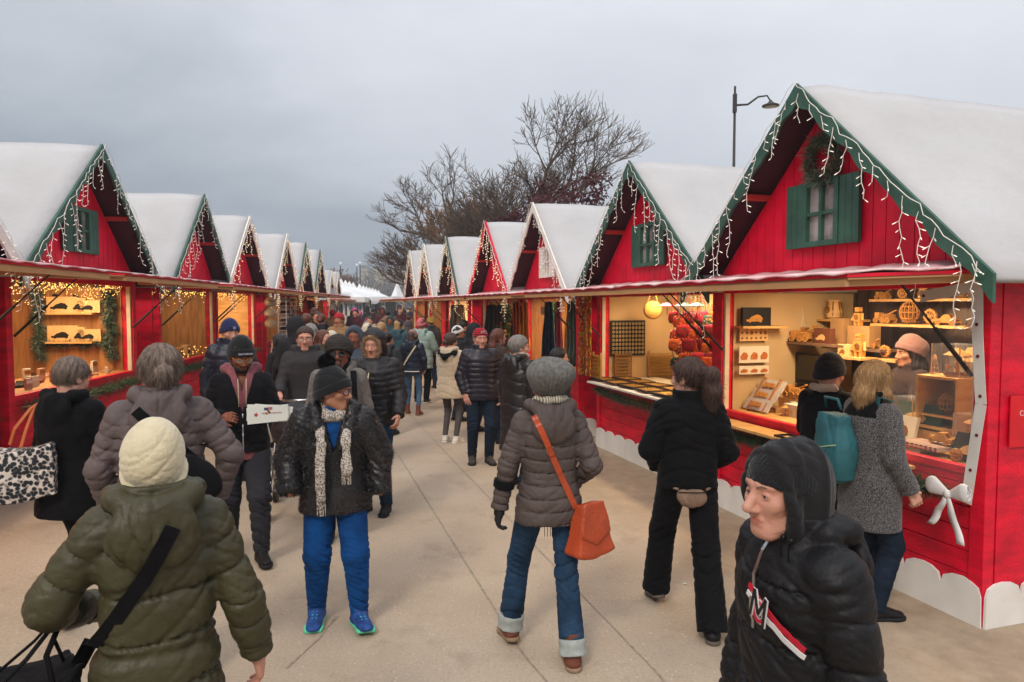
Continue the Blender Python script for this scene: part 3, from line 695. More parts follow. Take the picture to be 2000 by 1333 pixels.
            if arm:
                for i in (0,1):
                    e1,t1=seg(P,s.sho[i],s.elb[i],.050+t*.85+at,.042+t*.85+at,True); e2,t2=seg(P,s.elb[i],s.wri[i],.043+t*.85+at,.033+t*.7+at*.6,True)
                    e2=np.maximum(e2,((P-A3(s.wri[i]))@A3(s.fad[i])))
                    L_=np.where(e1<e2,t1*.285,.285+t2*.245); e=smin(e1,e2,.02)
                    aq=aquilt or quilt
                    if aq: e=e+.005*np.exp(-(np.abs(np.sin(PI*(L_+.02+.012*np.sin(P[:,1]*22+i))/aq))/.14)**2)-qa*.8*(np.power(np.abs(np.sin(PI*(L_+.02+.012*np.sin(P[:,1]*22+i))/aq))+1e-4,.27)-.8)
                    if crs: e=e+crease(P,34,crs*1.1,sd+i*3+1)+wob(P,15,crs*.8,sd+i)
                    if cuff: e=e+.006*np.exp(-((L_-.50)/.008)**2)
                    d=smin(d,e,.028)
            if collar:
                c=np.abs(prof(P,[1.3,1.46,1.6],[.085+t*.5,.075+t*.5,.08+t*.5],[.085+t*.5,.075+t*.5,.08+t*.5],0,s.sh(1.47)+.0))-.012; c=np.maximum(c,np.maximum(1.40-z,z-(1.485+collar))); d=smin(d,c,.012)
            if vneck: # open V front: (z bottom, half-width at top)
                wv=np.clip((z-vneck[0])/(1.5-vneck[0]),-.0,1.3)*vneck[1]+ (vneck[2] if len(vneck)>2 else 0)*(z<vneck[0]+9)
                cut=np.abs(P[:,0])-wv; cut=np.maximum(cut,-(P[:,1]-s.sh(1.3)-.02)); cut=np.maximum(cut,vneck[0]-z); d=smax(d,-cut,.008)
            if open_: # open all the way, half-width
                wv=open_[0]+(open_[1]-open_[0])*np.clip((z-.8)/.65,0,1.1); cut=np.abs(P[:,0])-wv; cut=np.maximum(cut,-(P[:,1]-.02)); d=smax(d,-cut,.008)
            if hood: d=smin(d,s.hoodf(P,hood,t,sd,quilt),.012)
            return d
        pts=np.array(s.sho+(s.elb+s.wri if arm else [])); r=.12+t; lo=np.minimum(pts.min(0)-r,[-.28-flare-t,-.24-t+min(0,s.lean*.4),hem-.03]); hi=np.maximum(pts.max(0)+r,[.28+flare+t,.2+t+max(0,s.lean*.5),1.5+collar+.03])
        if hood: lo[1]=min(lo[1],s.sh(1.45)-.30); hi[2]=max(hi[2],1.60)
        if hood=='up': hi[2]=1.83; hi[1]=max(hi[1],s.hc[1]+.16); lo[0]=min(lo[0],-.2)
        o,V,Q=s.piece(name,fn,lo,hi,mat,vox); s.cf=fn
        if fur: fur_on('fur_pile',V,Q,fur[0],fur[1],fur[2],fur[3],o,keep=fur[4] if len(fur)>4 else None)
        return o
    def hoodf(s,P,kind,t,sd,quilt=None):
        y0=s.sh(1.47)
        if kind=='down':
            pts=[(-.075,.055+y0,1.46),(-.115,-.01+y0,1.50),(-.105,-.085+y0,1.50),(0,-.135+y0,1.475),(.105,-.085+y0,1.50),(.115,-.01+y0,1.50),(.075,.055+y0,1.46)]
            d=chain(P,pts,[.024,.032,.034,.036,.034,.032,.024],.03)
            d=smin(d,ell(P,(0,-.135+y0,1.395),(.135,.052,.115)),.035); d=d+crease(P,30,.010,sd+2,0)+wob(P,26,.004,sd)+.005*np.exp(-(P[:,0]/.007)**2)
            return d
        q=s.toh(P)
        if kind=='up':
            d=ell(q,(0,-.018,.02),(.108,.13,.135)); d=smin(d,seg(P,s.frh((0,-.035,-.07)),(0,y0-.035,1.44),.108,.125),.05)
            d=d+crease(P,30,.008,sd+4)+wob(P,22,.004,sd)
            d=smax(d,-ell(q,(0,.10,-.01),(.068,.10,.112)),.02); return d
    # ---- trousers
    def trousers(s,mat,style='regular',crs=.008,name='trousers',vox=None,bot=None,quilt=None):
        S={'slim':(.088,.058,.042),'regular':(.095,.072,.060),'wide':(.100,.088,.098),'baggy':(.108,.088,.062),'boot':(.092,.068,.078)}[style]; sd=s.seed
        w=.5+.5*s.w
        def fn(P):
            d=ell(P,(0,-.005,.93-s.drop),(.165*w+.01,.12*w+.01,.13))
            for i in (0,1):
                e=seg(P,s.hip[i],s.knee[i],S[0]*w,S[1]*w); q=s.ank[i]+np.array([0,-.01,.0]); dn=unit(s.ank[i]-s.knee[i]); g=seg(P,s.knee[i],q+dn*.02,S[1]*w,S[2]); g=np.maximum(g,((P-A3(q))@A3(dn))-(bot or 0.015)); e=smin(e,g,.03)
                kz=s.knee[i][2]; e=e+crease(P,40,crs,sd+i)*(.5+np.exp(-((P[:,2]-kz)/.12)**2)+np.exp(-((P[:,2]-.14)/.08)**2)); d=smin(d,e,.03 if i==0 else .02)
            return smax(d,P[:,2]-1.02,.02)
        pts=np.array(s.knee+s.ank+s.hip); lo=pts.min(0)-.15; hi=pts.max(0)+.15; lo[2]=max(0,lo[2]+.04); hi[2]=1.04
        return s.piece(name,fn,lo,hi,mat,vox)[0]
    def shoes(s,mat,sole,kind='shoe',lace=None,vox=None,heel=0,ss=1.0):
        for i in (0,1):
            fx,fy,pit=s.ft[i]; f=unit((fx*math.cos(pit),fy*math.cos(pit),-math.sin(pit))); up=unit(np.cross(np.cross(f,[0,0,1]),f)); a=s.ank[i]; sd=np.cross(f,up)
            Mt=np.stack([sd,f,up],1).astype(F)
            def loc(P): return ((P-A3(a))@Mt)/A3((1.12*ss,1.14*ss,1))
            hh={'shoe':.03,'boot':.12,'sneaker':.045,'hi':.09}[kind]
            def up_(P):
                q=loc(P); d=seg(q,(0,-.035,-.045),(0,.13,-.055),.038,.034,sq=(1.05,1,.85)); d=smin(d,seg(q,(0,-.01,-.03),(0,.0,hh),.04,.043),.03); d=smin(d,seg(q,(0,.0,.0),(0,.09,-.042),.034,.028),.025)
                d=np.maximum(d,-.068-q[:,2]); return np.maximum(d,q[:,2]-hh)
            def so_(P):
                q=loc(P); d=seg(q,(0,-.038,-.07),(0,.137,-.07),.042,.039,sq=(1,1,1)); d=smin(d,seg(q,(.004*(1 if i else -1),.10,-.07),(0,.11,-.07),.044,.044),.02); d=np.maximum(d,-.085-q[:,2]); return np.maximum(d,q[:,2]+.06)
            c=a; v=vox or min(s.vox,.009); lo=c-[.2,.2,.17]; hi=c+[.2,.2,.17]
            o,_,_=s.piece('shoe',up_,lo,hi,mat,v); s_,_,_=s.piece('sole',so_,lo,hi,sole,v*.8); s_.parent=o
            if lace:
                mb=MB()
                for j in range(5):
                    yy=.025+.02*j; zz=.012-.0085*j*1.25; P0=lambda x,y,z: a+Mt@np.array([x*1.12*ss,y*1.14*ss,z+.004])
                    mb.tube([P0(-.028,yy,zz-.018),P0(-.01,yy+.006,zz+.004),P0(.028,yy+.01,zz-.018)],.0035,5); mb.tube([P0(.028,yy,zz-.018),P0(.01,yy+.006,zz+.004),P0(-.028,yy+.01,zz-.018)],.0035,5)
                mb.build('laces',lace,o,smooth=True)
    # ---- hair and hats
    def hair(s,mat,kind='short',vox=None,name='hair',vol=0,seed=0,strands=0):
        sd=s.seed+seed
        def fn(P):
            q=s.toh(P); y,z=q[:,1],q[:,2]; an=np.arctan2(q[:,0],q[:,1]+.02)
            d=ell(q,(0,-.014,.036),(.085+vol,.104+vol,.098+vol))
            zm=np.interp(y,[-.1,-.05,-.02,.015,.05,.075,.1],[-.098,-.09,-.055,-.005,.045,.068,.085]).astype(F)
            if kind in('long','bob','ponytail'): zm=np.interp(y,[-.1,-.02,.03,.06,.1],[-.1,-.09,-.03,.06,.09]).astype(F)
            d=smax(d,zm-z,.012)
            if kind=='bun': d=smin(d,ell(q,(0,-.125,-.01),(.04,.038,.042)),.012)
            if kind=='long':
                for sx in (-1,1): d=smin(d,chain(q,[(sx*.07,.0,.0),(sx*.085,-.01,-.10),(sx*.08,.01,-.2),(sx*.07,.02,-.27)],[.028,.032,.03,.012]),.03)
                d=smin(d,chain(q,[(0,-.09,.0),(0,-.10,-.12),(0,-.1,-.24)],[.05,.065,.03]),.04)
            if kind=='bob':
                for sx in (-1,1): d=smin(d,chain(q,[(sx*.068,.01,.02),(sx*.082,.0,-.07),(sx*.076,.015,-.125)],[.03,.034,.016]),.03)
                d=smin(d,chain(q,[(0,-.08,.02),(0,-.09,-.07),(0,-.085,-.13)],[.06,.062,.04]),.04)
            if kind=='ponytail':
                d=smin(d,chain(q,[(0,-.105,.05),(.01,-.15,.03),(.02,-.155,-.06),(.03,-.14,-.15),(.03,-.13,-.21)],[.022,.045,.058,.045,.012]),.012)
            st=.0028 if kind!='ponytail' else .004
            d=d-st*np.sin(an*46+7*np.sin(z*18+sd)+3*np.sin(y*25))-.0025*np.sin(an*17+z*30+sd)-wob(q,34 if kind=='ponytail' else 22,.005,sd)
            return d*s.hs
        c=s.hc; o,V,Q=s.piece(name,fn,c-[.17,.24,.36],c+[.17,.16,.18],mat,vox or s.vox*.5)
        if strands: fur_on('hair_strands',V,Q,strands,.042 if kind!='short' else .026,.0019,mat,o,down=1.0,curl=.22 if kind!='ponytail' else .5,nw=.22)
        return o,V,Q
    def beanie(s,mat,cuff=.045,tall=0,rib=48,front=.045,back=-.02,slouch=0,name='beanie',vox=None,big=0,peak=0,cuffmat=None,noear=0):
        sd=s.seed
        def fn(P):
            q=s.toh(P); y,z=q[:,1],q[:,2]; an=np.arctan2(q[:,0],q[:,1]+.015)
            d=ell(q,(0,-.014,.032),(.092+big,.110+big,.106+big+tall))
            if slouch: d=smin(d,ell(q,(0,-.055,.055),(.098+slouch*.5,.095+slouch,.075+slouch*.4)),.04)
            if peak: d=smin(d,ell(q,(.02,-.04,.12),(.05,.06,.05+peak)),.05)
            pl=(front+(back-front)*(.1-y)/.2)-z
            d=d+.0015*np.cos(an*rib)+wob(q,22,.005,sd)+crease(q,38,.004,sd)
            d=smax(d,pl,.01)
            if cuff: c=ell(q,(0,-.014,.02),(.099+big,.116+big,.14+tall))+.0012*np.cos(an*rib); c=np.maximum(c,np.maximum(pl,-(pl+cuff))); d=smin(d,c,.004)
            return d*s.hs
        c=s.hc; return s.piece(name,fn,c-[.17,.24,.13],c+[.17,.17,.24+tall],mat,vox or s.vox*.5)[0]
    def pt(s,x,y,z): return s.frh((x,y,z))
    def surf(s,o,d,fn=None,n=80,far=.5):
        fn=fn or s.cf; o=np.array(o,float); d=unit(d); t=np.linspace(0,far,n); v=fn((o+t[:,None]*d).astype(F)); k=np.argmax(v<0.002)
        return o+d*t[k] if (v<.002).any() else o+d*far
    def ribbon(s,name,pts,wd,th,mat,parent=None,up=None):
        mb=MB(); pts=[Vector(p) for p in pts]; n=len(pts); vs=[]
        for i,p in enumerate(pts):
            d=(pts[min(i+1,n-1)]-pts[max(0,i-1)]).normalized(); nrm=Vector((p.x*.6,p.y,0)) if up is None else Vector(up); nrm=(nrm-d*nrm.dot(d)).normalized(); sd=d.cross(nrm)
            for a,b in ((-1,0),(1,0),(1,1),(-1,1)): vs.append(p+sd*a*wd/2+nrm*b*th)
        fs=[]
        for i in range(n-1):
            for j in range(4): fs.append((i*4+j,i*4+(j+1)%4,(i+1)*4+(j+1)%4,(i+1)*4+j))
        fs+= [(0,1,2,3),tuple((n-1)*4+j for j in (3,2,1,0))]
        mb.add(vs,fs); return mb.build(name,mat,parent or s.root,smooth=False)
# ============================================================ FOREGROUND FIGURES
hairbr=M('brown hair','#4a3024',rough=.5,col2='#2c1b14',vs=30,stretch=(3,3,.6),bump=.4,bs=200)
hairdk=M('dark hair','#1d1512',rough=.5,col2='#0f0b0a',vs=30,stretch=(3,3,.6),bump=.4,bs=200)
hairbl=M('blond hair','#b58e5e',rough=.5,col2='#7c5a38',vs=40,stretch=(3,3,.4),bump=.4,bs=200)
hairgr=M('grey hair','#8d8780',rough=.5,col2='#5c544d',vs=30,stretch=(3,3,.6),bump=.4,bs=200)
hairgb=M('grey brown hair','#7d6a5c',rough=.5,col2='#45362d',vs=18,stretch=(3,3,.8),bump=.4,bs=200)
hairau=M('auburn hair','#6e3a28',rough=.5,col2='#3d2018',vs=34,stretch=(3,3,.5),bump=.4,bs=200)
olive=M('olive nylon','#3c3823',fold=11,rough=.5,var=.2,vs=5,bump=.3,bs=9,spec=.3,wr=.5)
taupe=M('taupe nylon','#4f4440',fold=11,rough=.62,var=.15,vs=5,bump=.2,bs=16,spec=.22,wr=.5)
taupe2=M('plum grey nylon','#5a4e4c',fold=11,rough=.62,var=.15,vs=5,bump=.2,bs=16,spec=.22,wr=.5)
blackny=M('black nylon','#131214',fold=11,rough=.55,var=.3,vs=5,bump=.22,bs=12,spec=.24,wr=.5)
blacknl=M('dark nylon shell','#1d191b',fold=11,rough=.5,var=.2,vs=5,bump=.3,bs=18,spec=.3,wr=.5)
blackwo=fabric('black wool','#0e0d0f'); blackkn=M('black knit','#0c0c0e',rough=.95,sheen=.2,tex='wavez',vs=60,det=1,col2='#17171a',bump=.4,bs=120)
blackfl=fabric('black fleece','#121013',sheen=.08); denim=M('blue denim','#2a4560',rough=.85,col2='#15263a',vs=5,bump=.3,bs=220,p2=.5,spec=.15,fold=10)
denimd=M('dark denim','#1b2838',rough=.85,spec=.15,fold=10,col2='#121a26',vs=7,bump=.3,bs=220); denimp=M('pale cuff denim','#9a9f9a',rough=.9,var=.15,vs=30,bump=.3,bs=200)
denimb=M('washed denim','#4a6782',rough=.85,spec=.15,fold=10,col2='#33506c',vs=7,bump=.3,bs=220)
bluefl=M('royal blue fleece','#0e4580',rough=.9,col2='#0a3566',vs=10,spec=.15,bump=.3,bs=140,fold=9)
greykn=M('grey rib knit','#6f6d68',rough=.95,tex='noise',vs=40,col2='#4f4d49',bump=.4,bs=90,sheen=.08)
creamkn=M('cream wool','#c4b798',rough=.95,var=.08,vs=30,bump=.5,bs=70,sheen=.4)
brownle=M('brown suede','#6a3826',rough=.75,var=.2,vs=12,bump=.3,bs=120); solebr=M('tan sole','#8a7058',rough=.8,var=.2,vs=20)
orangele=M('orange leather','#a8401b',fold=6,rough=.45,var=.18,vs=7,bump=.35,bs=60,spec=.5)
soleb=M('black sole','#101010',rough=.7); solew=M('white sole','#d8d4cc',rough=.7)
gold=M('gold metal','#c99a46',rough=.3,metal=1,bump=0); silver=M('silver metal','#bdbdbd',rough=.3,metal=1,bump=0)
def wsp(fg,p): return fg.root.matrix_basis@Vector(p)
def bagroot(fg,name,lb,cat,group=None):
    e=empty(name,fg.root.location,fg.root.rotation_euler.z,lb,cat,group); e.scale=fg.root.scale; return e
def strap_pts(fg,guide,n=14,back=True,off=.004):
    """guide: (x,z) way-points seen from the back (or front); returns points lying on the coat"""
    out=[]
    for (x0,z0),(x1,z1) in zip(guide,guide[1:]):
        for i in range(n):
            u=i/n; x=x0+(x1-x0)*u; z=z0+(z1-z0)*u; y=-.6 if back else .6
            p=fg.surf((x,y,z),(0,1 if back else -1,0),far=.7); p=p+np.array([0,-off if back else off,0]); out.append(p)
    o=np.array(out); k=len(o); sm=o.copy()
    for i in range(k): w=o[max(0,i-4):i+5]; sm[i,1]=(w[:,1].mean()*.45+(w[:,1].min() if back else w[:,1].max())*.55)
    return list(sm)
def locx(px,py,Y): p=aty(px,py,Y); return (p.x,Y)
def zipper(fg,z0,z1,x=0,mat=silver,wd=.008):
    p=[fg.surf((x,.6,z),(0,-1,0),far=.7)+np.array([0,.001,0]) for z in np.linspace(z0,z1,14)]
    fg.ribbon('zipper',p,wd,.003,mat,up=(0,1,0))
def glasses(fg,mat,lens,sz=.022,th=.0022,par='glasses'):
    mb=MB(); lb=MB()
    for sx in (-1,1):
        c=[]; 
        for a in range(17):
            an=2*PI*a/16; c.append(fg.pt(sx*.033+sz*1.1*math.cos(an),.102-.012*abs(math.cos(an))*(1 if math.cos(an)*sx>0 else 0),.004+sz*.85*math.sin(an)))
        mb.tube(c,th,5,cap=False); lb.add(c[:16],[tuple(range(16))])
        mb.tube([fg.pt(sx*.056,.094,.008),fg.pt(sx*.083,.04,.01),fg.pt(sx*.084,-.01,.005)],th,5)
    mb.tube([fg.pt(-.01,.106,.008),fg.pt(.01,.106,.008)],th,5)
    g=mb.build(par,mat,fg.root,smooth=True); lb.build('lens',lens,g)
# ---------- A: olive coat, cream beanie (back view, bottom left)
a=Fig(locx(303,1000,2.22),-25,1.725,'woman in olive green quilted coat and cream beanie, back to the camera',vox=.0068,w=.93,tone='ruddy',hs=1.0)
a.arms(L=((-.60,-.05,-.9),(.35,.75,-.28)),Rr=((.42,-.14,-1),(.20,.22,-1))); a.headpose(0,6,dz=-.035)
a.body(hands=(dict(curl=60),dict(curl=40,palm=(-1,.2,0))))
a.coat(olive,hem=.44,t=.028,flare=.02,waist=-.005,quilt=.150,qa=.020,aquilt=.10,collar=.055,hood='down',crs=.010,belt=1.015,name='coat',yoke=1.19)
a.hair(hairgb,'short',vox=.006); a.beanie(creamkn,cuff=.045,rib=0,front=.02,back=-.125,big=.006,tall=.016,slouch=0,vox=.0045)
a.trousers(blackwo,'slim'); a.shoes(blackny,soleb,'boot')
b=bagroot(a,'shoulder_bag','black bag hanging at the left hip of the olive coat, on a wide cross-body strap','bag')
a.ribbon('strap',strap_pts(a,[(.055,1.43),(-.03,1.27),(-.17,1.06),(-.245,.92)],off=.005),.046,.0035,blackwo,b,up=(0,-1,0))
mb=MB(); mb.box((-.275,.0,.80),(.07,.30,.26)); mb.build('pouch',blackwo,b,bevel=.02)
mb=MB(); mb.tube([(-.30,-.05,.78),(-.31,-.06,.73),(-.315,-.05,.66)],[.007,.006,.011],6); mb.tube([(-.30,-.05,.80),(-.30,-.05,.77)],.012,8); mb.build('zip_pull',blackm,b)
b=bagroot(a,'tote_bag','black cloth tote bag hung from the crook of the olive coat sleeve','bag'); el=a.elb[0]
mb=MB()
for y in (-.12,.10):
    for dx in (-.085,.085):
        mb.tube([(el[0]+.04,el[1]+.10+y*.2,el[2]-.03),(el[0]-.03+dx*.3,el[1]+.08+y*.6,el[2]-.14),(el[0]-.08+dx*1.3,el[1]+.04+y,el[2]-.25)],.011,6,sq=.5)
mb.build('handle',blackwo,b,smooth=True)
def tote(P):
    q=P-A3((el[0]-.08,el[1]+.03,el[2]-.40)); wx=.15-.06*np.clip(q[:,2]/.2,0,1)*np.abs(q[:,1]/.2); d=np.maximum(np.maximum(np.abs(q[:,0])-wx,np.abs(q[:,1])-.20),np.abs(q[:,2]+.0)-.165+.03*np.cos(q[:,0]*14))
    return d+wob(P,20,.012,3)+crease(P,22,.014,2)-.01
V,Q=mesh_sdf(tote,(el[0]-.33,el[1]-.3,el[2]-.66),(el[0]+.17,el[1]+.32,el[2]-.16),.011); np_obj('bag_body',V,Q,blackwo,b)
# ---------- B: black coat, leopard tote
f=Fig(locx(142,950,4.5),12,1.69,'woman in long black hooded coat with short brown hair and red glasses',vox=.011,w=1.08,tone='pale')
f.legs(L=(-.09,.12,0,5,0),Rr=(.1,-.16,.0,5,12)); f.arms(L=((-.30,.12,-1),(.1,.95,-.35)),Rr=((.2,.3,-1),(0,.9,-.1))); f.headpose(8,16)
f.body(hands=(dict(curl=50),dict(curl=50))); f.coat(blackwo,hem=.70,t=.032,flare=.012,hood='down',crs=.009,collar=.03); f.hair(hairgb,'short',vox=.005,vol=.004,strands=5000); f.brows(hairdk)
f.trousers(blackwo,'slim'); f.shoes(blackny,soleb,'boot'); glasses(f,M('red frames','#8a1f1c',rough=.3,bump=0),glass)
b=bagroot(f,'tote_bag','animal-print tote bag with tan leather strap on the shoulder of the woman in black','bag')
anim=M('animal print canvas','#cdbfb4',rough=.8,tex='voronoi',vs=42,col2='#1b2026',p2=.60,width=.07,bump=.2); 
def tote(P):
    q=P-A3((-.17,-.27,1.03)); q=np.stack([q[:,0]*.87+q[:,1]*.5,-q[:,0]*.5+q[:,1]*.87,q[:,2]],1)[:,[1,0,2]]; q=q+0*q; d=np.maximum(np.maximum(np.abs(q[:,0])-.085,np.abs(q[:,1])-(.235-.05*q[:,2])),np.abs(q[:,2]+.04*np.cos(q[:,1]*7)-.02)-.165)
    return smax(d,d,.02)+wob(P,14,.01,2)+crease(P,18,.01,2)-.012
V,Q=mesh_sdf(tote,(-.52,-.62,.77),(.18,.08,1.27),.010); np_obj('bag_body',V,Q,anim,b)
top=f.sho[0]+np.array([.03,0,.085])
for yy in (-.10,.12): 
    pts=[(-.18+yy*.7,-.25-yy*.3,1.19),(-.18+yy*.5,-.21-yy*.1,1.29),(-.15+yy*.1,-.14,1.42),tuple(top)]
    f.ribbon('strap',pts,.034,.005,M('tan leather','#a8542a',rough=.5,var=.15),b,up=(-.3,-1,.3))
# ---------- C: taupe quilted jacket, grey bun
f=Fig(locx(314,800,3.75),-24,1.87,'tall person with grey bun and plum grey down jacket, back to camera',vox=.008,w=1.1,tone='ruddy')
f.arms(L=((-.38,-.05,-1),(.15,.45,-1)),Rr=((.62,-.12,-1),(-.28,.35,-1))); f.headpose(-8,6)
f.body(hands=(dict(curl=40),dict(curl=35,palm=(-1,0,0))))
f.coat(taupe2,hem=.86,t=.026,quilt=.062,qa=.012,hood='down',crs=.009,waist=-.01,collar=.05); f.hair(hairgb,'bun',vox=.005,vol=.004,strands=6000)
f.trousers(M('beige cotton','#a3917c',rough=.9),'regular'); f.shoes(blackny,soleb)
b=bagroot(f,'sling_bag','black sling bag across the back of the taupe down jacket','bag')
f.ribbon('strap',strap_pts(f,[(-.10,1.44),(.03,1.30),(.16,1.16)],off=.004),.05,.006,blackwo,b,up=(0,-1,0))
def pack(P):
    q=P-A3((.15,-.20,1.11)); c_,s_=math.cos(.7),math.sin(.7); x=q[:,0]*c_-q[:,2]*s_; z=q[:,0]*s_+q[:,2]*c_
    return ell(np.stack([x,q[:,1],z],1),(0,0,0),(.125,.045,.075))+wob(P,20,.01,1)+crease(P,30,.006)-.015
V,Q=mesh_sdf(pack,(-.15,-.3,.9),(.38,-.1,1.4),.010); np_obj('bag_body',V,Q,blackwo,b)
# ---------- D: black fleece jacket, beanie, reading a leaflet
f=Fig(locx(474,850,5.68),158,1.80,'bearded man in black zip jacket and black beanie, reading a white leaflet',vox=.0105,w=1.08,tone='brown')
f.legs(L=(-.12,.16,0,10,0),Rr=(.11,-.14,0,10,5)); f.arms(L=((-.28,.16,-1),(.22,1,.10)),Rr=((.34,.08,-1),(-.62,1,.12))); f.headpose(-12,22)
f.body(hands=(dict(curl=62,palm=(.6,0,.75)),dict(curl=70,palm=(-.7,.1,-.2))),handv=.005); f.hair(hairdk,'short')
hood=M('dusty rose fleece','#7d4349',rough=.9,sheen=.3)
f.coat(hood,hem=.80,t=.008,crs=.008,collar=.035,hood='down',name='hoodie',arm=False,vneck=(1.33,.05))
f.coat(blackfl,hem=.86,t=.022,crs=.011,collar=0,vneck=(1.17,.10),name='jacket'); zipper(f,.88,1.17)
f.trousers(M('charcoal cargo cloth','#24242a',rough=.9,var=.3,vs=8,bump=.3,bs=120),'baggy',crs=.022); f.shoes(blackny,soleb,'hi',lace=blackwo)
f.beanie(blackkn,cuff=.055,front=.036,back=-.045,tall=.018,vox=.006,name='beanie')
tx=text('DEATHROW','beanie_lettering',M('white embroidery','#c9c3d6',bump=0),f.root,.019,f.pt(0,.120,.067),(0,0,0),depth=.0015); tx.rotation_euler=(Matrix(f.Rh)@Matrix.Rotation(R(90-14),3,'X')@Matrix.Rotation(0,3,'Z')).to_euler(); 
tx.rotation_euler=(Matrix([list(map(float,r)) for r in f.Rh])@Matrix.Rotation(PI,3,'Z')@Matrix.Rotation(R(78),3,'X')).to_euler()
glasses(f,gold,glass,.021,.0014)
def beard(f,mat,full=1):
    def fn(P):
        q=f.toh(P); d=ell(q,(0,.045,-.082),(.055,.05,.042))
        for sx in (-1,1): d=smin(d,seg(q,(sx*.066,.012,-.02),(sx*.05,.045,-.075),.010,.016),.02)
        d=smin(d,seg(q,(-.025,.088,-.048),(.025,.088,-.048),.0065,.0065),.006)
        d=smax(d,-ell(q,(0,.1,-.064),(.021,.022,.0085)),.004); return (d-.0015*np.sin(q[:,0]*400)*np.sin(q[:,2]*350))*f.hs
    f.piece('beard',fn,f.hc-[.1,.12,.2],f.hc+[.1,.16,.03],mat,.005)
beard(f,hairdk); f.brows(hairdk)
for sx in (-1,1): mb=MB(); mb.tube([(sx*.03,.135,1.43),(sx*.028,.165,1.34),(sx*.026,.178,1.22)],.006,6,sq=.5); mb.build('drawstring',creamkn,f.root,smooth=True)
hw=(f.wri[0]+f.fad[0]*.10); lf=empty('leaflet',wsp(f,hw),f.root.rotation_euler.z,'folded white leaflet with a small flag and red lettering, held by the bearded man','leaflet')
mb=MB(); mb.box((-.0,.01,.03),(.30,.003,.125),rot=Matrix.Rotation(R(-4),3,'Y')); mb.box((.0,.016,.02),(.30,.003,.125),rot=Matrix.Rotation(R(3),3,'Y')); mb.box((-.04,.0,.025),(.28,.003,.12),rot=Matrix.Rotation(R(-8),3,'Y')); ppr=mb.build('sheet',M('leaflet paper','#dcdcd2',rough=.6,var=.05,bump=0),lf)
rp=M('print red','#b8323a',bump=0); bp=M('print blue','#3a3f66',bump=0)
lf.rotation_euler.z+=R(0)
yy=.0185
mb=MB(); mb.box((.012,yy,.062),(.03,.001,.020)); mb.build('flag_canton',bp,lf)
mb=MB(); [mb.box((-.018,yy,.055+.006*k),(.03,.001,.0032)) for k in range(4)]; mb.build('flag_stripes',rp,lf)
text('MERRY CHRISTMAS','leaflet_print',rp,lf,.017,(-.03,yy,.028),(PI/2,0,PI),depth=.0005)
mb=MB(); mb.prism([(.085+.018*math.cos(i*PI/5)*(1 if i%2 else .5),.02+.018*math.sin(i*PI/5)*(1 if i%2 else .5)) for i in range(10)],yy,yy+.001); mb.build('printed_emblem',rp,lf)
# ---------- E: fur jacket, pompom beanie, blue joggers
f=Fig(locx(655,1000,4.55),168,1.66,'woman in black fur jacket, black pompom beanie and bright blue joggers, looking sideways',vox=.0095,w=1.1,tone='tan',hs=1.12)
f.legs(L=(-.155,.10,0,14,-8),Rr=(.135,-.03,0,4,0)); f.arms(L=((-.42,.02,-1),(-.02,.32,-1)),Rr=((.46,0,-1),(-.10,.45,-.8)),sw=.175); f.headpose(-66,2,0,fwd=.03)
f.body(hands=(None,None),hv=.0042); f.hair(hairdk,'short',vox=.006)
f.coat(bluefl,hem=.95,t=.006,collar=.02,crs=.006,name='shirt',arm=False)
furm=M('black fur','#241a17',rough=.36,col2='#060404',vs=4,bump=.3,bs=60,spec=.55)
f.coat(furm,hem=.80,t=.045,flare=.01,crs=.016,collar=0,vneck=(1.2,.085),cuff=False,name='fur_jacket',sleeve=(1,1),at=.010,fur=(60000,.018,.0022,furm))
def fcol(P):
    pts=[(-.055,.165,1.26),(-.105,.12,1.38),(-.12,.02,1.48),(-.07,-.10,1.50),(.07,-.10,1.50),(.12,.02,1.48),(.105,.12,1.38),(.055,.165,1.26)]
    return chain(P,pts,[.02,.045,.05,.045,.045,.05,.045,.02],.03)+wob(P,24,.008,3)
o,V,Q=f.piece('fur_collar',fcol,(-.2,-.2,1.2),(.2,.24,1.6),furm,.011); fur_on('fur_pile',V,Q,6000,.026,.0032,furm,o)
sc1=M('speckled knit','#b9ada0',rough=.95,tex='voronoi',vs=90,col2='#2b2524',p2=.42,width=.12,bump=.3,sheen=.08)
def scf(P):
    d=None
    for sx,z1 in ((1,.93),(-1,1.13)):
        pts=[(sx*.02,-.08,1.52),(sx*.075,-.02,1.52),(sx*.088,.10,1.42),(sx*.08,.215,1.28),(sx*.085,.25,1.1),(sx*.08,.245,z1)]
        e=chain(P*A3((1,1.6,1)),[(x,y*1.6,z) for x,y,z in pts],[.03,.03,.028,.03,.031,.03],.02); d=e if d is None else smin(d,e,.01)
    e=chain(P,[(-.07,.02,1.50),(-.03,.10,1.44),(.03,.10,1.44),(.07,.02,1.50)],[.03,.035,.035,.03],.02); d=smin(d,e,.01)
    return d+.003*np.sin(P[:,0]*420)+wob(P,30,.006,5)
f.piece('scarf',scf,(-.16,-.16,.9),(.16,.32,1.6),sc1,.007)
mb=MB()
for k in range(16):
    sx,z0=((1,.93),(-1,1.13))[k%2]; x=sx*.08+((k//2)-3.5)*.0075; mb.tube([(x,.245,z0+.02),(x+rnd.uniform(-.004,.004),.25,z0-.05),(x+rnd.uniform(-.008,.008),.247,z0-.12)],.0028,5)
mb.build('scarf_fringe',sc1,f.root)
f.beanie(blackkn,cuff=.05,front=.035,back=-.06,big=.008,tall=.012,vox=.0055)
def pomf(P): return ell(P,f.frh((0,-.05,.175)),(.045,.045,.04))
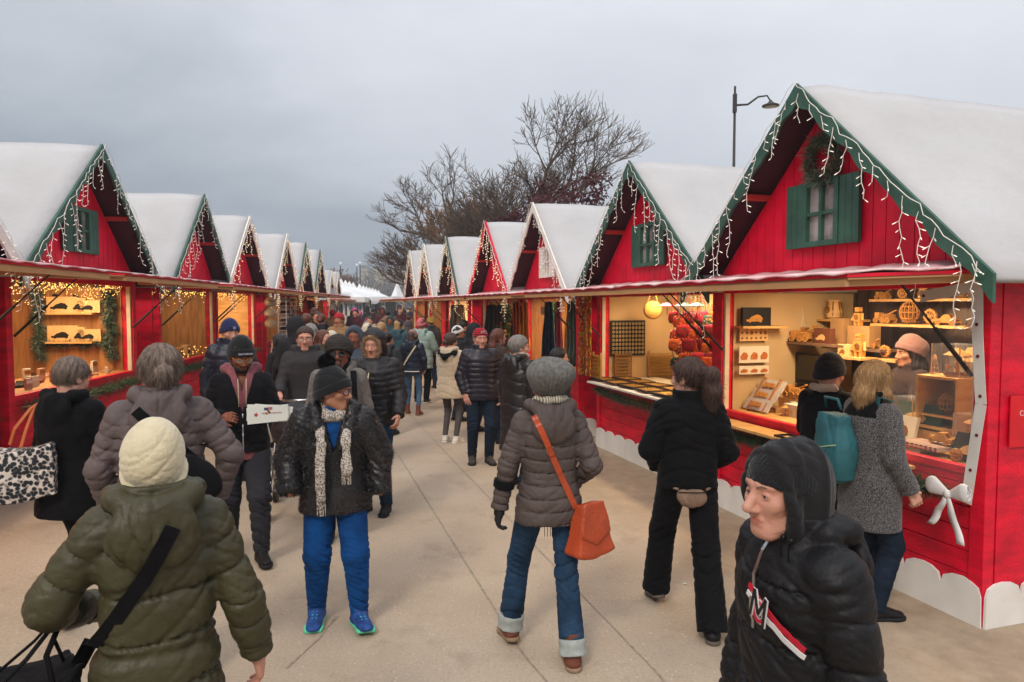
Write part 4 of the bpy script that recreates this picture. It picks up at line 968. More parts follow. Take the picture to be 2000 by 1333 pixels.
o,V,Q=f.piece('pompom',pomf,f.hc-[.15,.15,0],f.hc+[.15,.15,.28],blackwo,.008); fur_on('pompom_fur',V,Q,2500,.022,.003,blackwo,o,down=0)
glasses(f,M('red brown frames','#5d1d1a',rough=.25,bump=0),glass,.023,.003)
p=f.pt(-.082,-.005,-.045); mb=MB(); mb.tube([p+np.array([0,math.cos(a_)*.009,math.sin(a_)*.011-.008]) for a_ in np.linspace(0,6.3,10)],.0015,5); mb.build('earring',silver,f.root)
f.trousers(bluefl,'baggy',crs=.015,vox=.008)
f.shoes(M('navy mesh','#16295c',rough=.7,var=.3,vs=30,col2='#1c4f96'),M('mint sole','#5cc79a',rough=.6,bump=0),'sneaker',lace=M('turquoise lace','#45c7c4',bump=0),ss=1.22)
ora=M('orange accent','#e8692c',bump=0)
for i in (0,1):
    for q,sg in ((.03,1),(-.03,1)):
        mb=MB(); c=f.ank[i]; fx,fy,_=f.ft[i]; 
        for k in range(2): mb.tube([tuple(c+np.array([fy*(q*1.2)+fx*(.03+.03*k),-fx*q*1.2+fy*(.03+.03*k),-.02])),tuple(c+np.array([fy*(q*1.4)+fx*(.04+.03*k),-fx*q*1.4+fy*(.04+.03*k),-.058]))],.004,5)
        mb.build('shoe_accent',ora,f.root)
# ---------- F: sunglasses, dark head wrap
f=Fig(locx(662,760,6.2),166,1.80,'man in round sunglasses with a goatee, dark head wrap and grey coat',vox=.012,w=1.05,tone='brown',hs=1.04)
f.arms(); f.headpose(6,0); f.body(hands=(dict(curl=40),dict(curl=40)),hv=.005,handv=.008)
greyw2=M('grey wool coat','#6b6560',rough=.95,var=.25,vs=40,bump=.4,bs=200,sheen=.08)
f.coat(blackwo,hem=.95,t=.004,arm=False,collar=.04,name='turtleneck',crs=0); f.coat(greyw2,hem=.62,t=.024,crs=.009,collar=.0,hood='down',vneck=(1.2,.085),name='coat'); f.hair(hairdk,'short')
f.beanie(M('black head wrap','#17120f',rough=.8,tex='wavez',vs=14,det=4,col2='#2a211c',bump=.4),cuff=.02,front=.038,back=-.05,big=.012,slouch=.045,tall=.012,rib=0,vox=.007)
for k in range(7):
    mb=MB(); x0=(-.07+.012*k) if k<4 else (.06-.012*(k-4)); mb.tube([f.pt(x0,-.07,.02),f.pt(x0*1.25,-.10,-.08),f.pt(x0*1.3,-.08,-.2-.01*k)],[.012,.012,.008],6); mb.build('dreadlock',hairdk,f.root,smooth=True)
f.brows(hairdk); glasses(f,blackm,M('dark lens','#050505',rough=.08,bump=0,spec=.8),.024,.002)
def goat(P):
    q=f.toh(P); d=ell(q,(0,.07,-.097),(.03,.032,.032)); d=smin(d,seg(q,(-.026,.085,-.05),(.026,.085,-.05),.006,.006),.006)
    for sx in (-1,1): d=smin(d,seg(q,(sx*.027,.083,-.052),(sx*.022,.08,-.085),.006,.008),.006)
    return smax(d,-ell(q,(0,.1,-.064),(.02,.022,.009)),.003)*f.hs
f.piece('goatee',goat,f.hc-[.1,.1,.18],f.hc+[.1,.16,0],hairdk,.005)
f.trousers(blackwo,'regular'); f.shoes(blackny,soleb)
b=bagroot(f,'backpack','black backpack with red striped strap worn by the man in sunglasses','backpack')
f.ribbon('strap',strap_pts(f,[(-.12,1.46),(-.125,1.3),(-.14,1.05)],back=False,off=.004),.05,.008,blackwo,b,up=(0,1,0))
f.ribbon('strap_piping',strap_pts(f,[(-.135,1.45),(-.14,1.3),(-.15,1.12)],back=False,off=.013),.008,.003,M('red piping','#b3203a',bump=0),b,up=(0,1,0))
f.ribbon('strap',strap_pts(f,[(.12,1.46),(.125,1.3),(.14,1.05)],back=False,off=.004),.05,.008,blackwo,b,up=(0,1,0))
mb=MB(); mb.box((0,-.26,1.2),(.30,.16,.44)); mb.build('bag_body',blackwo,b,bevel=.05)
# ---------- G: hooded down jacket
f=Fig(locx(732,760,7.0),188,1.84,'person with fur-trimmed hood up in a dark brown ribbed down jacket',vox=.013,w=1.12,tone='ruddy')
f.arms(L=((-.3,.1,-1),(-.1,.6,-.6)),Rr=((.3,.35,-.9),(-.3,.6,.55))); f.headpose(0,10); f.body(hands=(dict(curl=40),dict(curl=60)),hv=.006,handv=.008)
f.coat(blacknl,hem=.86,t=.035,quilt=.055,qa=.012,hood='up',crs=.006,collar=0); f.trousers(denim,'regular'); f.shoes(blackny,soleb,'boot')
mb=MB(); mb.tube([f.pt(-.0,.11,-.14),(.0,.2,1.28)],.007,6); mb.build('drawcord',creamkn,f.root); f.hair(hairbl,'short')
def trim(P):
    q=f.toh(P); a_=np.arctan2(q[:,0],q[:,2]+.01); r_=np.sqrt(q[:,0]**2+(q[:,2]+.01)**2*.6); return (np.sqrt((r_-.074)**2+(q[:,1]-.07)**2)-.014)*f.hs
o,V,Q=f.piece('fur_trim',trim,f.hc-[.15,.0,.2],f.hc+[.15,.17,.2],M('tan fur','#9a7a5c',rough=.9,var=.4,vs=60),.009); fur_on('fur_pile',V,Q,2200,.018,.004,MATS['tan fur'],o,down=0)
# ---------- H: dark coat, glasses, with stroller
f=Fig(locx(597,720,7.9),170,1.82,'man with short brown hair and glasses in a dark hooded coat pushing a stroller',vox=.0135,w=1.08,tone='ruddy')
f.arms(L=((-.25,.35,-.9),(.05,.9,-.35)),Rr=((.25,.35,-.9),(-.05,.9,-.35))); f.headpose(-4,2); f.body(hands=(dict(curl=70,palm=(0,0,-1)),dict(curl=70,palm=(0,0,-1))),hv=.006,handv=.008); f.hair(hairbr,'short',vox=.008); f.brows(hairbr)
f.coat(M('charcoal parka','#2a2526',rough=.8,var=.25,vs=8,bump=.3),hem=.70,t=.03,hood='down',crs=.010,collar=.05); glasses(f,blackm,glass,.02,.0015); f.trousers(denimd,'regular'); f.shoes(blackny,soleb)
sp=wsp(f,(0,.85,0)); st=empty('stroller',(sp.x,sp.y,gz(sp.x)),f.root.rotation_euler.z,'black folding stroller with a domed hood and blue footmuff','stroller')
def hoodd(P):
    q=P-A3((0,-.05,.80)); d=np.abs(ell(q,(0,0,0),(.23,.28,.27)))-.012; d=np.maximum(d,-(q[:,2]+.05+q[:,1]*.5)); return d-.006*np.abs(np.sin(np.arctan2(q[:,2],q[:,1])*9))
V,Q=mesh_sdf(hoodd,(-.3,-.4,.5),(.3,.35,1.15),.016); np_obj('canopy',V,Q,blacknl,st)
def seat(P): return smin(seg(P,(0,-.18,.75),(0,-.02,.42),.15,.16),seg(P,(0,-.02,.42),(0,.34,.36),.16,.12),.05)+crease(P,20,.012)
V,Q=mesh_sdf(seat,(-.3,-.4,.2),(.3,.55,.95),.018); np_obj('seat',V,Q,blacknl,st)
def muff(P): return seg(P,(0,.08,.54),(0,.36,.44),.13,.12)+crease(P,24,.01)
V,Q=mesh_sdf(muff,(-.25,-.15,.25),(.25,.55,.75),.018); np_obj('footmuff',V,Q,M('blue quilt','#2e5076',rough=.8),st)
mb=MB()
for sx in (-.24,.24): mb.tube([(sx,-.62,1.02),(sx,-.3,.7),(sx,.1,.3),(sx,.42,.12)],.012,6); mb.tube([(sx,-.28,.14),(sx,0,.4),(sx,.1,.62)],.012,6)
mb.tube([(-.24,-.62,1.02),(.24,-.62,1.02)],.016,6); mb.build('frame',silver,st,smooth=True)
for sx in (-.25,.25):
    for y in (-.28,.42): mb=MB(); mb.tube([(sx-.02,y,.1),(sx+.02,y,.1)],.1,18); mb.build('wheel',black,st)
# ---------- I: navy jacket and beanie
f=Fig(locx(450,680,8.1),160,1.84,'man in a navy down jacket and navy beanie standing by the fourth left-hand stall',vox=.0135,w=1.1,tone='ruddy')
f.headpose(-22,8); f.arms(L=((-.3,-.02,-1),(-.05,.25,-1)),Rr=((.3,-.02,-1),(-.02,.2,-1))); f.body(hands=(dict(curl=40),dict(curl=40)),hv=.006,handv=.008); f.hair(hairgr,'short'); f.brows(hairgr)
navyn=M('navy nylon','#131a2c',rough=.45,var=.25,vs=6,bump=.3,bs=30)
f.coat(navyn,hem=.74,t=.032,quilt=.11,hood='down',crs=.009,collar=.06,qa=.009); f.beanie(M('navy knit','#1d2248',rough=.95,sheen=.2,var=.2,vs=40),cuff=.05,front=.035,back=-.04,tall=.01,vox=.008); f.trousers(denimd,'regular'); f.shoes(blackny,soleb)
mb=MB(); mb.tube([f.pt(0,.112,.065),f.pt(0,.118,.065)],.016,12); mb.build('badge',M('badge grey','#8a8fa8',bump=0),f.root)
# ---------- J: grey slouch beanie, orange bag
f=Fig(locx(1072,900,4.12),-10,1.74,'woman in grey slouch beanie, quilted jacket and turned-up jeans, walking away',vox=.0072,w=1.0,tone='ruddy')
f.legs(L=(-.20,.20,0,6,8),Rr=(.10,-.18,.0,4,0)); f.arms(L=((-.36,-.02,-1),(-.16,.08,-1)),Rr=((.30,-.30,-.9),(-.22,.75,-.55))); f.headpose(4,4)
f.body(hands=(None,None),hv=.0045); f.hair(hairgr,'short',vox=.006)
f.coat(taupe,hem=.81,t=.020,flare=.012,waist=.008,quilt=.075,qa=.011,aquilt=.085,collar=.02,hood='down',crs=.009,qchev=.05)
fn,(lo,hi)=f.hand(0,curl=45,fat=1.25,palm=(1,0,0)); V,Q=mesh_sdf(fn,lo,hi,.0045); np_obj('glove',V,Q,M('black leather glove','#1a1618',rough=.5,bump=.3),f.root)
fn,(lo,hi)=f.hand(1,curl=45,fat=1.25); V,Q=mesh_sdf(fn,lo,hi,.006); np_obj('glove',V,Q,MATS['black leather glove'],f.root)
def band(P):
    e,t=seg(P,f.elb[0],f.wri[0],.0655,.061,True); return np.maximum(np.maximum(e,(t-.50)*.25),(.30-t)*.25)
f.piece('sleeve_band',band,np.minimum(f.elb[0],f.wri[0])-.1,np.maximum(f.elb[0],f.wri[0])+.1,blackwo,.008)
def scfJ(P): return chain(P,[(-.07,.05,1.49),(-.085,-.03,1.53),(-.03,-.085,1.535),(.03,-.085,1.535),(.085,-.03,1.53),(.07,.05,1.49)],[.022]*6,.02)+wob(P,34,.006,2)
f.piece('scarf',scfJ,(-.15,-.15,1.44),(.15,.12,1.6),M('cream stripe knit','#bdb39c',rough=.95,tex='wavex',vs=22,col2='#6e665a',det=3,sheen=.3),.007)
def ber(P):
    q=f.toh(P); an=np.arctan2(q[:,0],q[:,1]+.05); d=smin(ell(q,(0,-.014,.04),(.098,.115,.105)),ell(q,(.01,-.055,.075),(.128,.13,.085)),.05)
    d=smax(d,.028+(.1-q[:,1])*(-.4)-q[:,2],.01); rr=np.sqrt(q[:,0]**2+(q[:,1]+.05)**2); return (d-.0065*np.abs(np.cos(an*17+rr*16)) + wob(q,18,.004,2))*f.hs
f.piece('beanie',ber,f.hc-[.2,.24,.12],f.hc+[.2,.2,.24],greykn,.0045)
f.trousers(denim,'boot',vox=.0075,crs=.015,bot=-.075)
for i in (0,1):
    dn=unit(f.ank[i]-f.knee[i]); q=f.ank[i]+np.array([0,-.01,0])
    def cf(P): 
        e=seg(P,q-dn*.09,q+dn*.02,.078,.079); t=(P-A3(q))@A3(dn); return np.maximum(np.maximum(e,t-.012),-t-.075)-.002*np.sin(P[:,2]*90)
    f.piece('cuff',cf,q-.13,q+.13,denimp,.007)
f.shoes(brownle,solebr,'boot',lace=M('dark lace','#2a1712',bump=0),vox=.007)
b=bagroot(f,'handbag','orange leather cross-body bag with a flap, at the hip of the grey-beanie woman','bag')
f.ribbon('strap',strap_pts(f,[(-.125,1.46),(-.05,1.30),(.06,1.06),(.135,.90)],off=.006),.034,.005,orangele,b,up=(0,-1,0))
sp=strap_pts(f,[(-.03,1.255),(-.02,1.235)],n=2,off=.014); mb=MB(); c=sp[0]; mb.tube([c+np.array(v) for v in ((-.02,-.0,.015),(.02,-.0,.022),(.026,0,-.012),(-.014,0,-.02),(-.02,-.0,.015))],.003,5); mb.build('buckle',silver,b)
def bagf(P):
    q=P-A3((.215,-.125,.77)); c_,s_=math.cos(.5),math.sin(.5); x=q[:,0]*c_+q[:,1]*s_; y=-q[:,0]*s_+q[:,1]*c_; d=np.maximum(np.maximum(np.abs(x)-(.105-.03*(q[:,2]/.15)),np.abs(y)-(.042-.02*q[:,2]/.15)),np.abs(q[:,2])-.15)
    return smax(d,-q[:,2]-.14+.5*np.abs(x)**1.5,.03)+wob(P,24,.006,2)-.012
V,Q=mesh_sdf(bagf,(.02,-.32,.56),(.42,.08,.97),.008); np_obj('bag_body',V,Q,orangele,b)
def flapf(P):
    q=P-A3((.215,-.125,.77)); c_,s_=math.cos(.5),math.sin(.5); x=q[:,0]*c_+q[:,1]*s_; y=-q[:,0]*s_+q[:,1]*c_; d=np.maximum(np.maximum(np.abs(x+.0)-(.112-.03*(q[:,2]/.15)),np.abs(y+.052-.02*q[:,2]/.15)-.008),np.abs(q[:,2]-.045)-.125)
    return smax(d,(-q[:,2]-.07)+np.abs(x)*.5,.02)+wob(P,24,.004,2)-.004
V,Q=mesh_sdf(flapf,(.02,-.34,.56),(.42,.08,.97),.007); np_obj('flap',V,Q,orangele,b)
mb=MB(); [mb.tube([(-.02+.018*k,.02,.84),(-.02+.018*k,.025,.70)],.0025,4) for k in range(5)]; mb.build('scarf_fringe',creamkn,f.root)
# ---------- K: ponytail, black jacket, wide trousers
f=Fig(locx(1343,900,4.58),2,1.74,'woman with curly brown ponytail in black jacket and wide black trousers',vox=.0095,w=1.02,tone='pale')
f.legs(L=(-.15,.28,0,6,16),Rr=(.10,-.30,0,6,0)); f.arms(L=((-.34,-.10,-1),(.28,.75,-.5)),Rr=((.38,-.10,-1),(-.35,.7,-.5))); f.headpose(-48,0); f.body(hands=(dict(curl=50),dict(curl=50)),hv=.0045); f.hair(hairbr,'ponytail',vox=.005,vol=.003,strands=7000); f.brows(hairbr)
f.coat(blackwo,hem=.90,t=.026,waist=-.02,crs=.016,collar=.05,name='jacket',at=.008); f.trousers(blackwo,'wide',crs=.016,bot=.03); f.shoes(blackny,M('grey sole','#5a5048'),'shoe')
b=bagroot(f,'belt_bag','tan belt bag showing below the hem of the black jacket with the ponytail','bag')
def bb(P): 
    q=P-A3((-.0,-.15,.865)); d=ell(q,(0,0,0),(.10,.045,.078)); return smax(d,q[:,2]-.045,.015)+crease(P,30,.012,1,0)
V,Q=mesh_sdf(bb,(-.16,-.22,.77),(.16,-.05,.97),.008); np_obj('bag_body',V,Q,M('tan nylon','#7d6452',rough=.7,var=.3,vs=14,fold=14),b); mb=MB(); mb.tube([(-.09,-.17,.895),(-.03,-.197,.90),(.03,-.197,.90),(.09,-.17,.895)],.0035,5); mb.build('zipper',blackm,b); mb=MB(); mb.tube([(-.14,-.10,.915),(-.09,-.155,.91)],.009,6); mb.tube([(.09,-.155,.91),(.14,-.10,.915)],.009,6); mb.build('belt',M('tan nylon'),b)
# ---------- L: hooded man, foreground right
f=Fig(locx(1562,1000,2.0),-104,1.685,'older man in black hooded puffer jacket with red and white chest stripe',vox=.0078,w=1.0,tone='ruddy',hs=1.12)
f.nose=.005; f.old=1; f.arms(L=((-.20,-.10,-1),(-.02,.35,-1)),Rr=((.16,.02,-1),(-.02,.3,-1)),sw=.165); f.headpose(-6,3,fwd=.06); f.body(hands=(None,None),hv=.0032); f.brows(M('pale brow','#6d5548',rough=.8))
f.coat(blackny,hem=.70,t=.034,quilt=.17,qa=.013,aquilt=.13,crs=.011,collar=.06,hood='down',at=.004,name='puffer_jacket',vox=.0068)
def hd(P):
    q=f.toh(P); d=ell(q,(0,-.03,.032),(.092,.116,.110)); d=smin(d,seg(q,(0,-.04,-.04),(0,-.045,-.13),.088,.094),.05)
    op=np.sqrt((q[:,0]/.078)**2+((q[:,2]+.012)/.118)**2)
    rim=np.sqrt((np.sqrt(q[:,0]**2+((q[:,2]+.015)*.68)**2)-.083)**2+((q[:,1]-.045+.25*np.maximum(0,-q[:,2]))*.8)**2)-.016
    d=d-.010*np.maximum(0,np.sin(q[:,1]*75+q[:,2]*9))**2*.7; d=smin(d,rim,.018)
    d=d+crease(q,30,.007,4)+wob(q,26,.004,2); d=smax(d,-ell(q,(0,.11,-.012),(.074,.125,.108)),.012); return d*f.hs
fl=M('black sweatshirt fleece','#120f11',rough=.9,sheen=.1,var=.3,vs=20,bump=.3,bs=220)
f.piece('sweatshirt_hood',hd,f.hc-[.17,.2,.24],f.hc+[.17,.17,.22],fl,.0052)
f.beanie(blackkn,cuff=0,front=.038,back=-.03,vox=.0045,rib=90)
zipper(f,1.2,1.50,wd=.012); mb=MB(); z_=f.surf((0,.6,1.44),(0,-1,0)); mb.tube([z_+np.array([0,.006,0]),z_+np.array([.004,.01,-.05])],[.004,.0055],6); mb.build('zip_pull',silver,f.root)
for k in (0,1):
    p0=f.surf((-.07-.035*k,.6,1.49),(0,-1,0)); mb=MB(); mb.ball(tuple(p0+np.array([0,.004,0])),.009,8); mb.build('cord_stop',blackm,f.root,smooth=True); mb=MB(); mb.tube([p0+np.array([0,.006,0]),p0+np.array([.004,.01,-.035]),p0+np.array([.0,.008,-.06])],.0025,5); mb.build('hood_cord',blackwo,f.root)
def st_pts(off,x0,x1,n=18,dz=0,ex=.001): return [f.surf((x0+(x1-x0)*i/n,.6,1.335-.0*off+dz-(.85*abs(x0-(x0+(x1-x0)*i/n)))*.62),(0,-1,0))+np.array([0,ex,0]) for i in range(n+1)]
rs_=M('stripe red','#c0122c',rough=.6,bump=.1); ws_=M('stripe white','#d6d3d2',rough=.6,bump=.1)
def smy(P_): o=np.array(P_); s_=o.copy(); s_[:,1]=[o[max(0,i-5):i+6,1].mean()*.4+o[max(0,i-5):i+6,1].max()*.6 for i in range(len(o))]; return list(s_)
f.ribbon('red_stripe',smy(st_pts(0,.02,-.185,dz=-.012,ex=.001)),.019,.003,rs_,up=(0,1,0)); f.ribbon('white_stripe',smy(st_pts(0,.02,-.185,dz=-.032,ex=.001)),.017,.003,ws_,up=(0,1,0))
ec=f.surf((-.045,.6,1.285),(0,-1,0)); em=MB(); ew=MB(); er=MB()
def stroke(mb,pts,wd,dep): 
    for a_,b_ in zip(pts,pts[1:]): mb.bar(tuple(ec+np.array([-a_[0],dep,a_[1]])),tuple(ec+np.array([-b_[0],dep,b_[1]])),wd,.003,up=(0,1,0))
Mp=[(-.034,-.036),(-.012,.047),(.004,-.022),(.042,.036),(.028,-.05)]; cp=[(.022*math.cos(t_)*1.15,-.016+.028*math.sin(t_)) for t_ in np.linspace(.6,5.7,16)]
stroke(ew,cp,.017,.010); stroke(er,cp,.010,.0125); stroke(ew,Mp,.016,.015); stroke(em,Mp,.009,.018)
ew.build('emblem_outline',ws_,f.root); er.build('emblem_ring',rs_,f.root); em.build('emblem_letter',M('emblem black','#151214',bump=0),f.root)
f.trousers(denimd,'regular',vox=.015); f.shoes(blackny,soleb,vox=.012)
# ---------- M: tweed coat, teal backpack
f=Fig(locx(1700,900,4.66),80,1.71,'blond woman in a grey tweed coat with a teal backpack, looking into the nearest stall',vox=.0095,w=1.08,tone='pale')
f.arms(L=((-.3,.1,-1),(.1,.6,-.8)),Rr=((.22,.0,-1),(.05,.5,-.9))); f.headpose(-14,6); f.body(hands=(dict(curl=50),dict(curl=50)),hv=.005); f.hair(hairbl,'bob',vox=.005,vol=.006,strands=7000)
tweed=M('grey tweed','#6d6a6a',rough=.95,tex='noise',vs=130,col2='#151416',p2=.5,width=.10,bump=.5,bs=200,sheen=.2,det=2)
f.coat(tweed,hem=.62,t=.032,crs=.009,collar=0,name='coat')
f.coat(blackwo,hem=1.38,t=.038,arm=False,collar=.06,crs=.004,name='coat_collar')
f.trousers(denimd,'regular'); f.shoes(blackny,soleb,'boot')
b=bagroot(f,'backpack','teal nylon backpack with a top handle on the tweed coat','backpack'); teal=M('teal nylon','#21585f',rough=.65,var=.25,vs=8,bump=.3,fold=9)
def bpf(P):
    q=P-A3((-.05,-.235,1.16)); d=np.maximum(np.maximum(np.abs(q[:,0])-(.10-.05*q[:,2]),np.abs(q[:,1])-(.05-.06*np.clip(q[:,2],0,.25))),np.abs(q[:,2])-.20); e_=ell(q,(0,0,-.03),(.15,.105,.23)); return smin(d-.012,e_,.05)+wob(P,14,.012,2)+crease(P,26,.014,3,0)-.006
V,Q=mesh_sdf(bpf,(-.28,-.40,.85),(.18,-.08,1.48),.010); np_obj('bag_body',V,Q,teal,b)
f.ribbon('strap',[tuple(p) for p in strap_pts(f,[(-.15,1.2),(-.13,1.40)],off=.01)]+[(-.125,-.04,1.50),(-.125,.06,1.48)],.03,.008,teal,b,up=(0,-1,.5))
f.ribbon('strap',[tuple(p) for p in strap_pts(f,[(.10,1.2),(.12,1.40)],off=.01)]+[(.12,-.04,1.51),(.125,.06,1.48)],.03,.008,teal,b,up=(0,-1,.5))
mb=MB(); mb.tube([(-.13,-.25,1.42),(-.12,-.27,1.49),(.02,-.27,1.49),(.03,-.25,1.42)],.010,6); mb.build('top_handle',teal,b,smooth=True)
mb=MB(); mb.tube([(-.2,-.335,1.12),(-.05,-.345,1.16),(.1,-.335,1.2)],.004,5); mb.build('trim_line',M('lime trim','#a9b887',bump=0),b)
# ---------- N: black beanie beside her
f=Fig(locx(1612,800,5.35),50,1.69,'person in black beanie and black jacket leaning towards the nearest stall counter',vox=.011,w=1.05,tone='pale',lean=4)
f.arms(L=((-.25,.35,-1),(.1,.9,-.3)),Rr=((.2,.3,-1),(0,.9,-.2))); f.headpose(22,12); f.body(hands=(dict(curl=50),dict(curl=50)),hv=.006,handv=.007); f.hair(hairdk,'short')
f.coat(blackwo,hem=.74,t=.028,crs=.008,collar=.02); f.beanie(blackkn,cuff=.055,front=.03,back=-.06,tall=.02,big=.006,vox=.0065)
f.piece('scarf',lambda P: chain(P,[(-.07,.04,1.47),(-.08,-.04,1.5),(0,-.08,1.5),(.08,-.03,1.5),(.07,.05,1.47)],[.028]*5,.02)+wob(P,30,.006,1),(-.15,-.15,1.42),(.15,.12,1.58),M('beige scarf','#a89484',rough=.95,sheen=.3),.008)
f.trousers(blackwo,'regular'); f.shoes(blackny,soleb)
# ---------- O: seller
f=Fig((3.46,6.12,.16),-98,1.63,'stall keeper with long dark hair and a pale pink beanie inside the nearest stall',vox=.011,w=.98,tone='tan')
f.headpose(6,2); f.arms(L=((-.2,.4,-.9),(.1,.9,-.2)),Rr=((.2,.4,-.9),(-.1,.9,-.2))); f.body(hands=(dict(curl=50),dict(curl=50)),hv=.005,handv=.007); f.hair(hairdk,'long',vox=.006); f.brows(hairdk)
f.coat(M('dark brown cardigan','#33221c',rough=.95,sheen=.08),hem=.7,t=.02,crs=.008,collar=.03); f.beanie(M('pale pink knit','#7d5a52',rough=.95,sheen=.3,var=.08),cuff=.05,front=.055,back=-.03,tall=.03,big=.008,slouch=.02,vox=.0065); f.trousers(blackwo,'regular'); f.shoes(blackny,soleb)
# ---------- P: red and black beanie
f=Fig(locx(938,770,9.2),168,1.79,'older man in red and black beanie, navy down jacket and dark jeans',vox=.0135,w=1.1,tone='ruddy')
f.legs(L=(-.11,.02,0,10,0),Rr=(.10,-.04,0,10,0)); f.arms(L=((-.28,-.05,-1),(-.02,.2,-1)),Rr=((.34,0,-1),(-.25,.35,-1))); f.headpose(-6,4); f.body(hands=(dict(curl=35),dict(curl=25,palm=(-.3,-1,0))),hv=.006,handv=.006); f.brows(hairgr)
f.coat(M('ink down nylon','#1c1722',rough=.45,var=.2,vs=6),hem=.83,t=.03,quilt=.065,qa=.011,crs=.006,collar=.045); f.hair(hairgr,'short')
f.beanie(M('red black stripe knit','#b3122c',rough=.95,tex='wavez',vs=11,det=3,col2='#1a1418',p2=.4,width=.05),cuff=0,front=.045,back=-.02,vox=.008); f.trousers(denimd,'regular',crs=.012); f.shoes(M('grey suede','#3a3533',rough=.8),soleb)
# ---------- Q: grey-haired, long coat, gloves
f=Fig(locx(1012,780,8.0),48,1.74,'grey-haired woman in a long dark brown padded coat and black and white gloves',vox=.0125,w=1.12,tone='pale')
f.headpose(26,4); f.arms(L=((-.25,-.02,-1),(-.02,.1,-1)),Rr=((.25,.0,-1),(0,.3,-1))); f.body(hands=(None,None),hv=.0055); f.hair(hairgr,'short',vox=.0075,vol=.006,strands=3000)
f.coat(M('brown black nylon','#221c1c',rough=.42,var=.2,vs=6,bump=.3,bs=30),hem=.42,t=.034,quilt=.14,aquilt=.10,hood='down',crs=.009,collar=.02,qchev=.25)
for i in (0,1):
    fn,(lo,hi)=f.hand(i,curl=30,fat=1.35); V,Q=mesh_sdf(fn,lo,hi,.006); g_=np_obj('glove',V,Q,[blackwo,M('white knit','#cfcbc6')],f.root,((np.abs(V[Q].mean(1)[:,2]-(f.wri[i][2]-.01))<.014)|(np.abs(V[Q].mean(1)[:,2]-(f.wri[i][2]-.12))<.02)).astype(int))
f.piece('scarf',lambda P: chain(P,[(-.08,-.02,1.53),(-.05,.08,1.50),(.05,.09,1.50),(.08,-.02,1.53)],[.03]*4,.02)+wob(P,34,.008,2),(-.15,-.1,1.44),(.15,.16,1.6),M('cream stripe knit'),.009)
f.trousers(denimd,'regular'); f.shoes(blackny,soleb,'boot')
# ---------- R: cream fleece jacket
f=Fig(locx(880,760,10.6),24,1.66,'woman with brown hair up, in a cream fleece jacket and grey leggings',vox=.0135,w=1.02,tone='pale')
f.arms(L=((-.2,.3,-1),(.1,.9,-.1)),Rr=((.2,.3,-1),(0,.9,-.1))); f.headpose(20,4); f.body(hands=(dict(curl=50),dict(curl=50)),hv=.007,handv=.009); f.hair(hairbr,'bun',vox=.009,vol=.01)
f.coat(M('cream fleece','#b7a48a',rough=.95,sheen=.5,var=.12,vs=20,bump=.5,bs=60),hem=.72,t=.04,flare=.02,crs=.012,hood='down',collar=.02)
o,V,Q=f.piece('fur_collar',lambda P: chain(P,[(-.13,.04,1.44),(-.12,-.11,1.44),(0,-.19,1.38),(.12,-.11,1.44),(.13,.04,1.44)],[.04]*5,.02),(-.2,-.3,1.28),(.2,.1,1.52),blackwo,.013); fur_on('fur_pile',V,Q,1500,.025,.006,blackwo,o)
f.trousers(M('grey leggings','#4a4444',rough=.9),'slim'); f.shoes(M('white canvas','#c9c4bb'),solew)
# ---------- S,T,U further couple
f=Fig(locx(806,730,13.3),8,1.62,'woman in short navy hooded jacket, washed jeans and tan boots',vox=.016,w=1.05,tone='pale')
f.legs(L=(-.13,.06,0,8,0),Rr=(.13,-.06,0,8,0)); f.arms(L=((-.3,-.05,-1),(.15,.6,-.7)),Rr=((.3,-.05,-1),(-.1,.5,-.8))); f.body(hands=(dict(curl=50),dict(curl=50)),hv=.01,handv=.011,detail=False); f.hair(hairbr,'bob',vox=.011)
f.coat(navyn,hem=.84,t=.03,hood='down',quilt=.12,qa=.006,crs=.007,collar=.02); f.beanie(M('faded pink knit','#8d6a62',rough=.95),cuff=.05,vox=.011); f.trousers(denimb,'slim'); f.shoes(brownle,solebr,'boot')
mb=MB(); o=None; b=bagroot(f,'cross_body_bag','small beige bag on a light strap across the navy hooded jacket','bag'); f.ribbon('strap',strap_pts(f,[(.12,1.42),(-.05,1.18),(-.18,.98)],off=.006),.03,.006,creamkn,b,up=(0,-1,0)); mb.box((-.23,-.02,.92),(.05,.18,.14)); mb.build('pouch',M('beige leather','#a88a68'),b,bevel=.01)
f.ribbon('hem_stripe',[f.surf((x,-.6,.90),(0,1,0),far=.7)-np.array([0,.005,0]) for x in np.linspace(-.17,.17,9)],.016,.004,solew,up=(0,-1,0))
f=Fig(locx(779,700,15.4),18,1.74,'person in a teal parka and dark beanie beside the mint coat',vox=.018,w=1.05,tone='pale')
f.arms(L=((-.4,.2,-.9),(0,.9,.2)),Rr=((.25,.2,-1),(0,.8,-.2))); f.body(hands=(dict(curl=50),None),hv=.011,handv=.012,detail=False); f.coat(M('teal parka','#26454f',rough=.7,var=.2),hem=.66,t=.035,crs=.010,hood='down',collar=.02); f.hair(hairbl,'bob',vox=.012); f.beanie(blackkn,cuff=.05,vox=.012); f.trousers(denimb,'slim'); f.shoes(brownle,solebr,'boot')
f=Fig(locx(823,690,14.9),10,1.80,'person in a pale mint puffer coat and salmon pink beanie',vox=.018,w=1.15,tone='pale')
f.arms(L=((-.3,.2,-1),(0,.8,-.2)),Rr=((.3,.2,-1),(0,.8,-.2))); f.body(hands=(None,None),hv=.011,detail=False); f.hair(hairbr,'short'); f.coat(M('mint nylon','#8ea39c',rough=.6,var=.15,vs=6),hem=.72,t=.045,quilt=.16,crs=.010,hood='down',collar=.02); f.beanie(M('salmon knit','#c4686a',rough=.95,sheen=.08),cuff=.05,vox=.011); f.trousers(blackwo,'regular'); f.shoes(M('black trainers','#1a1a1c'),solew)
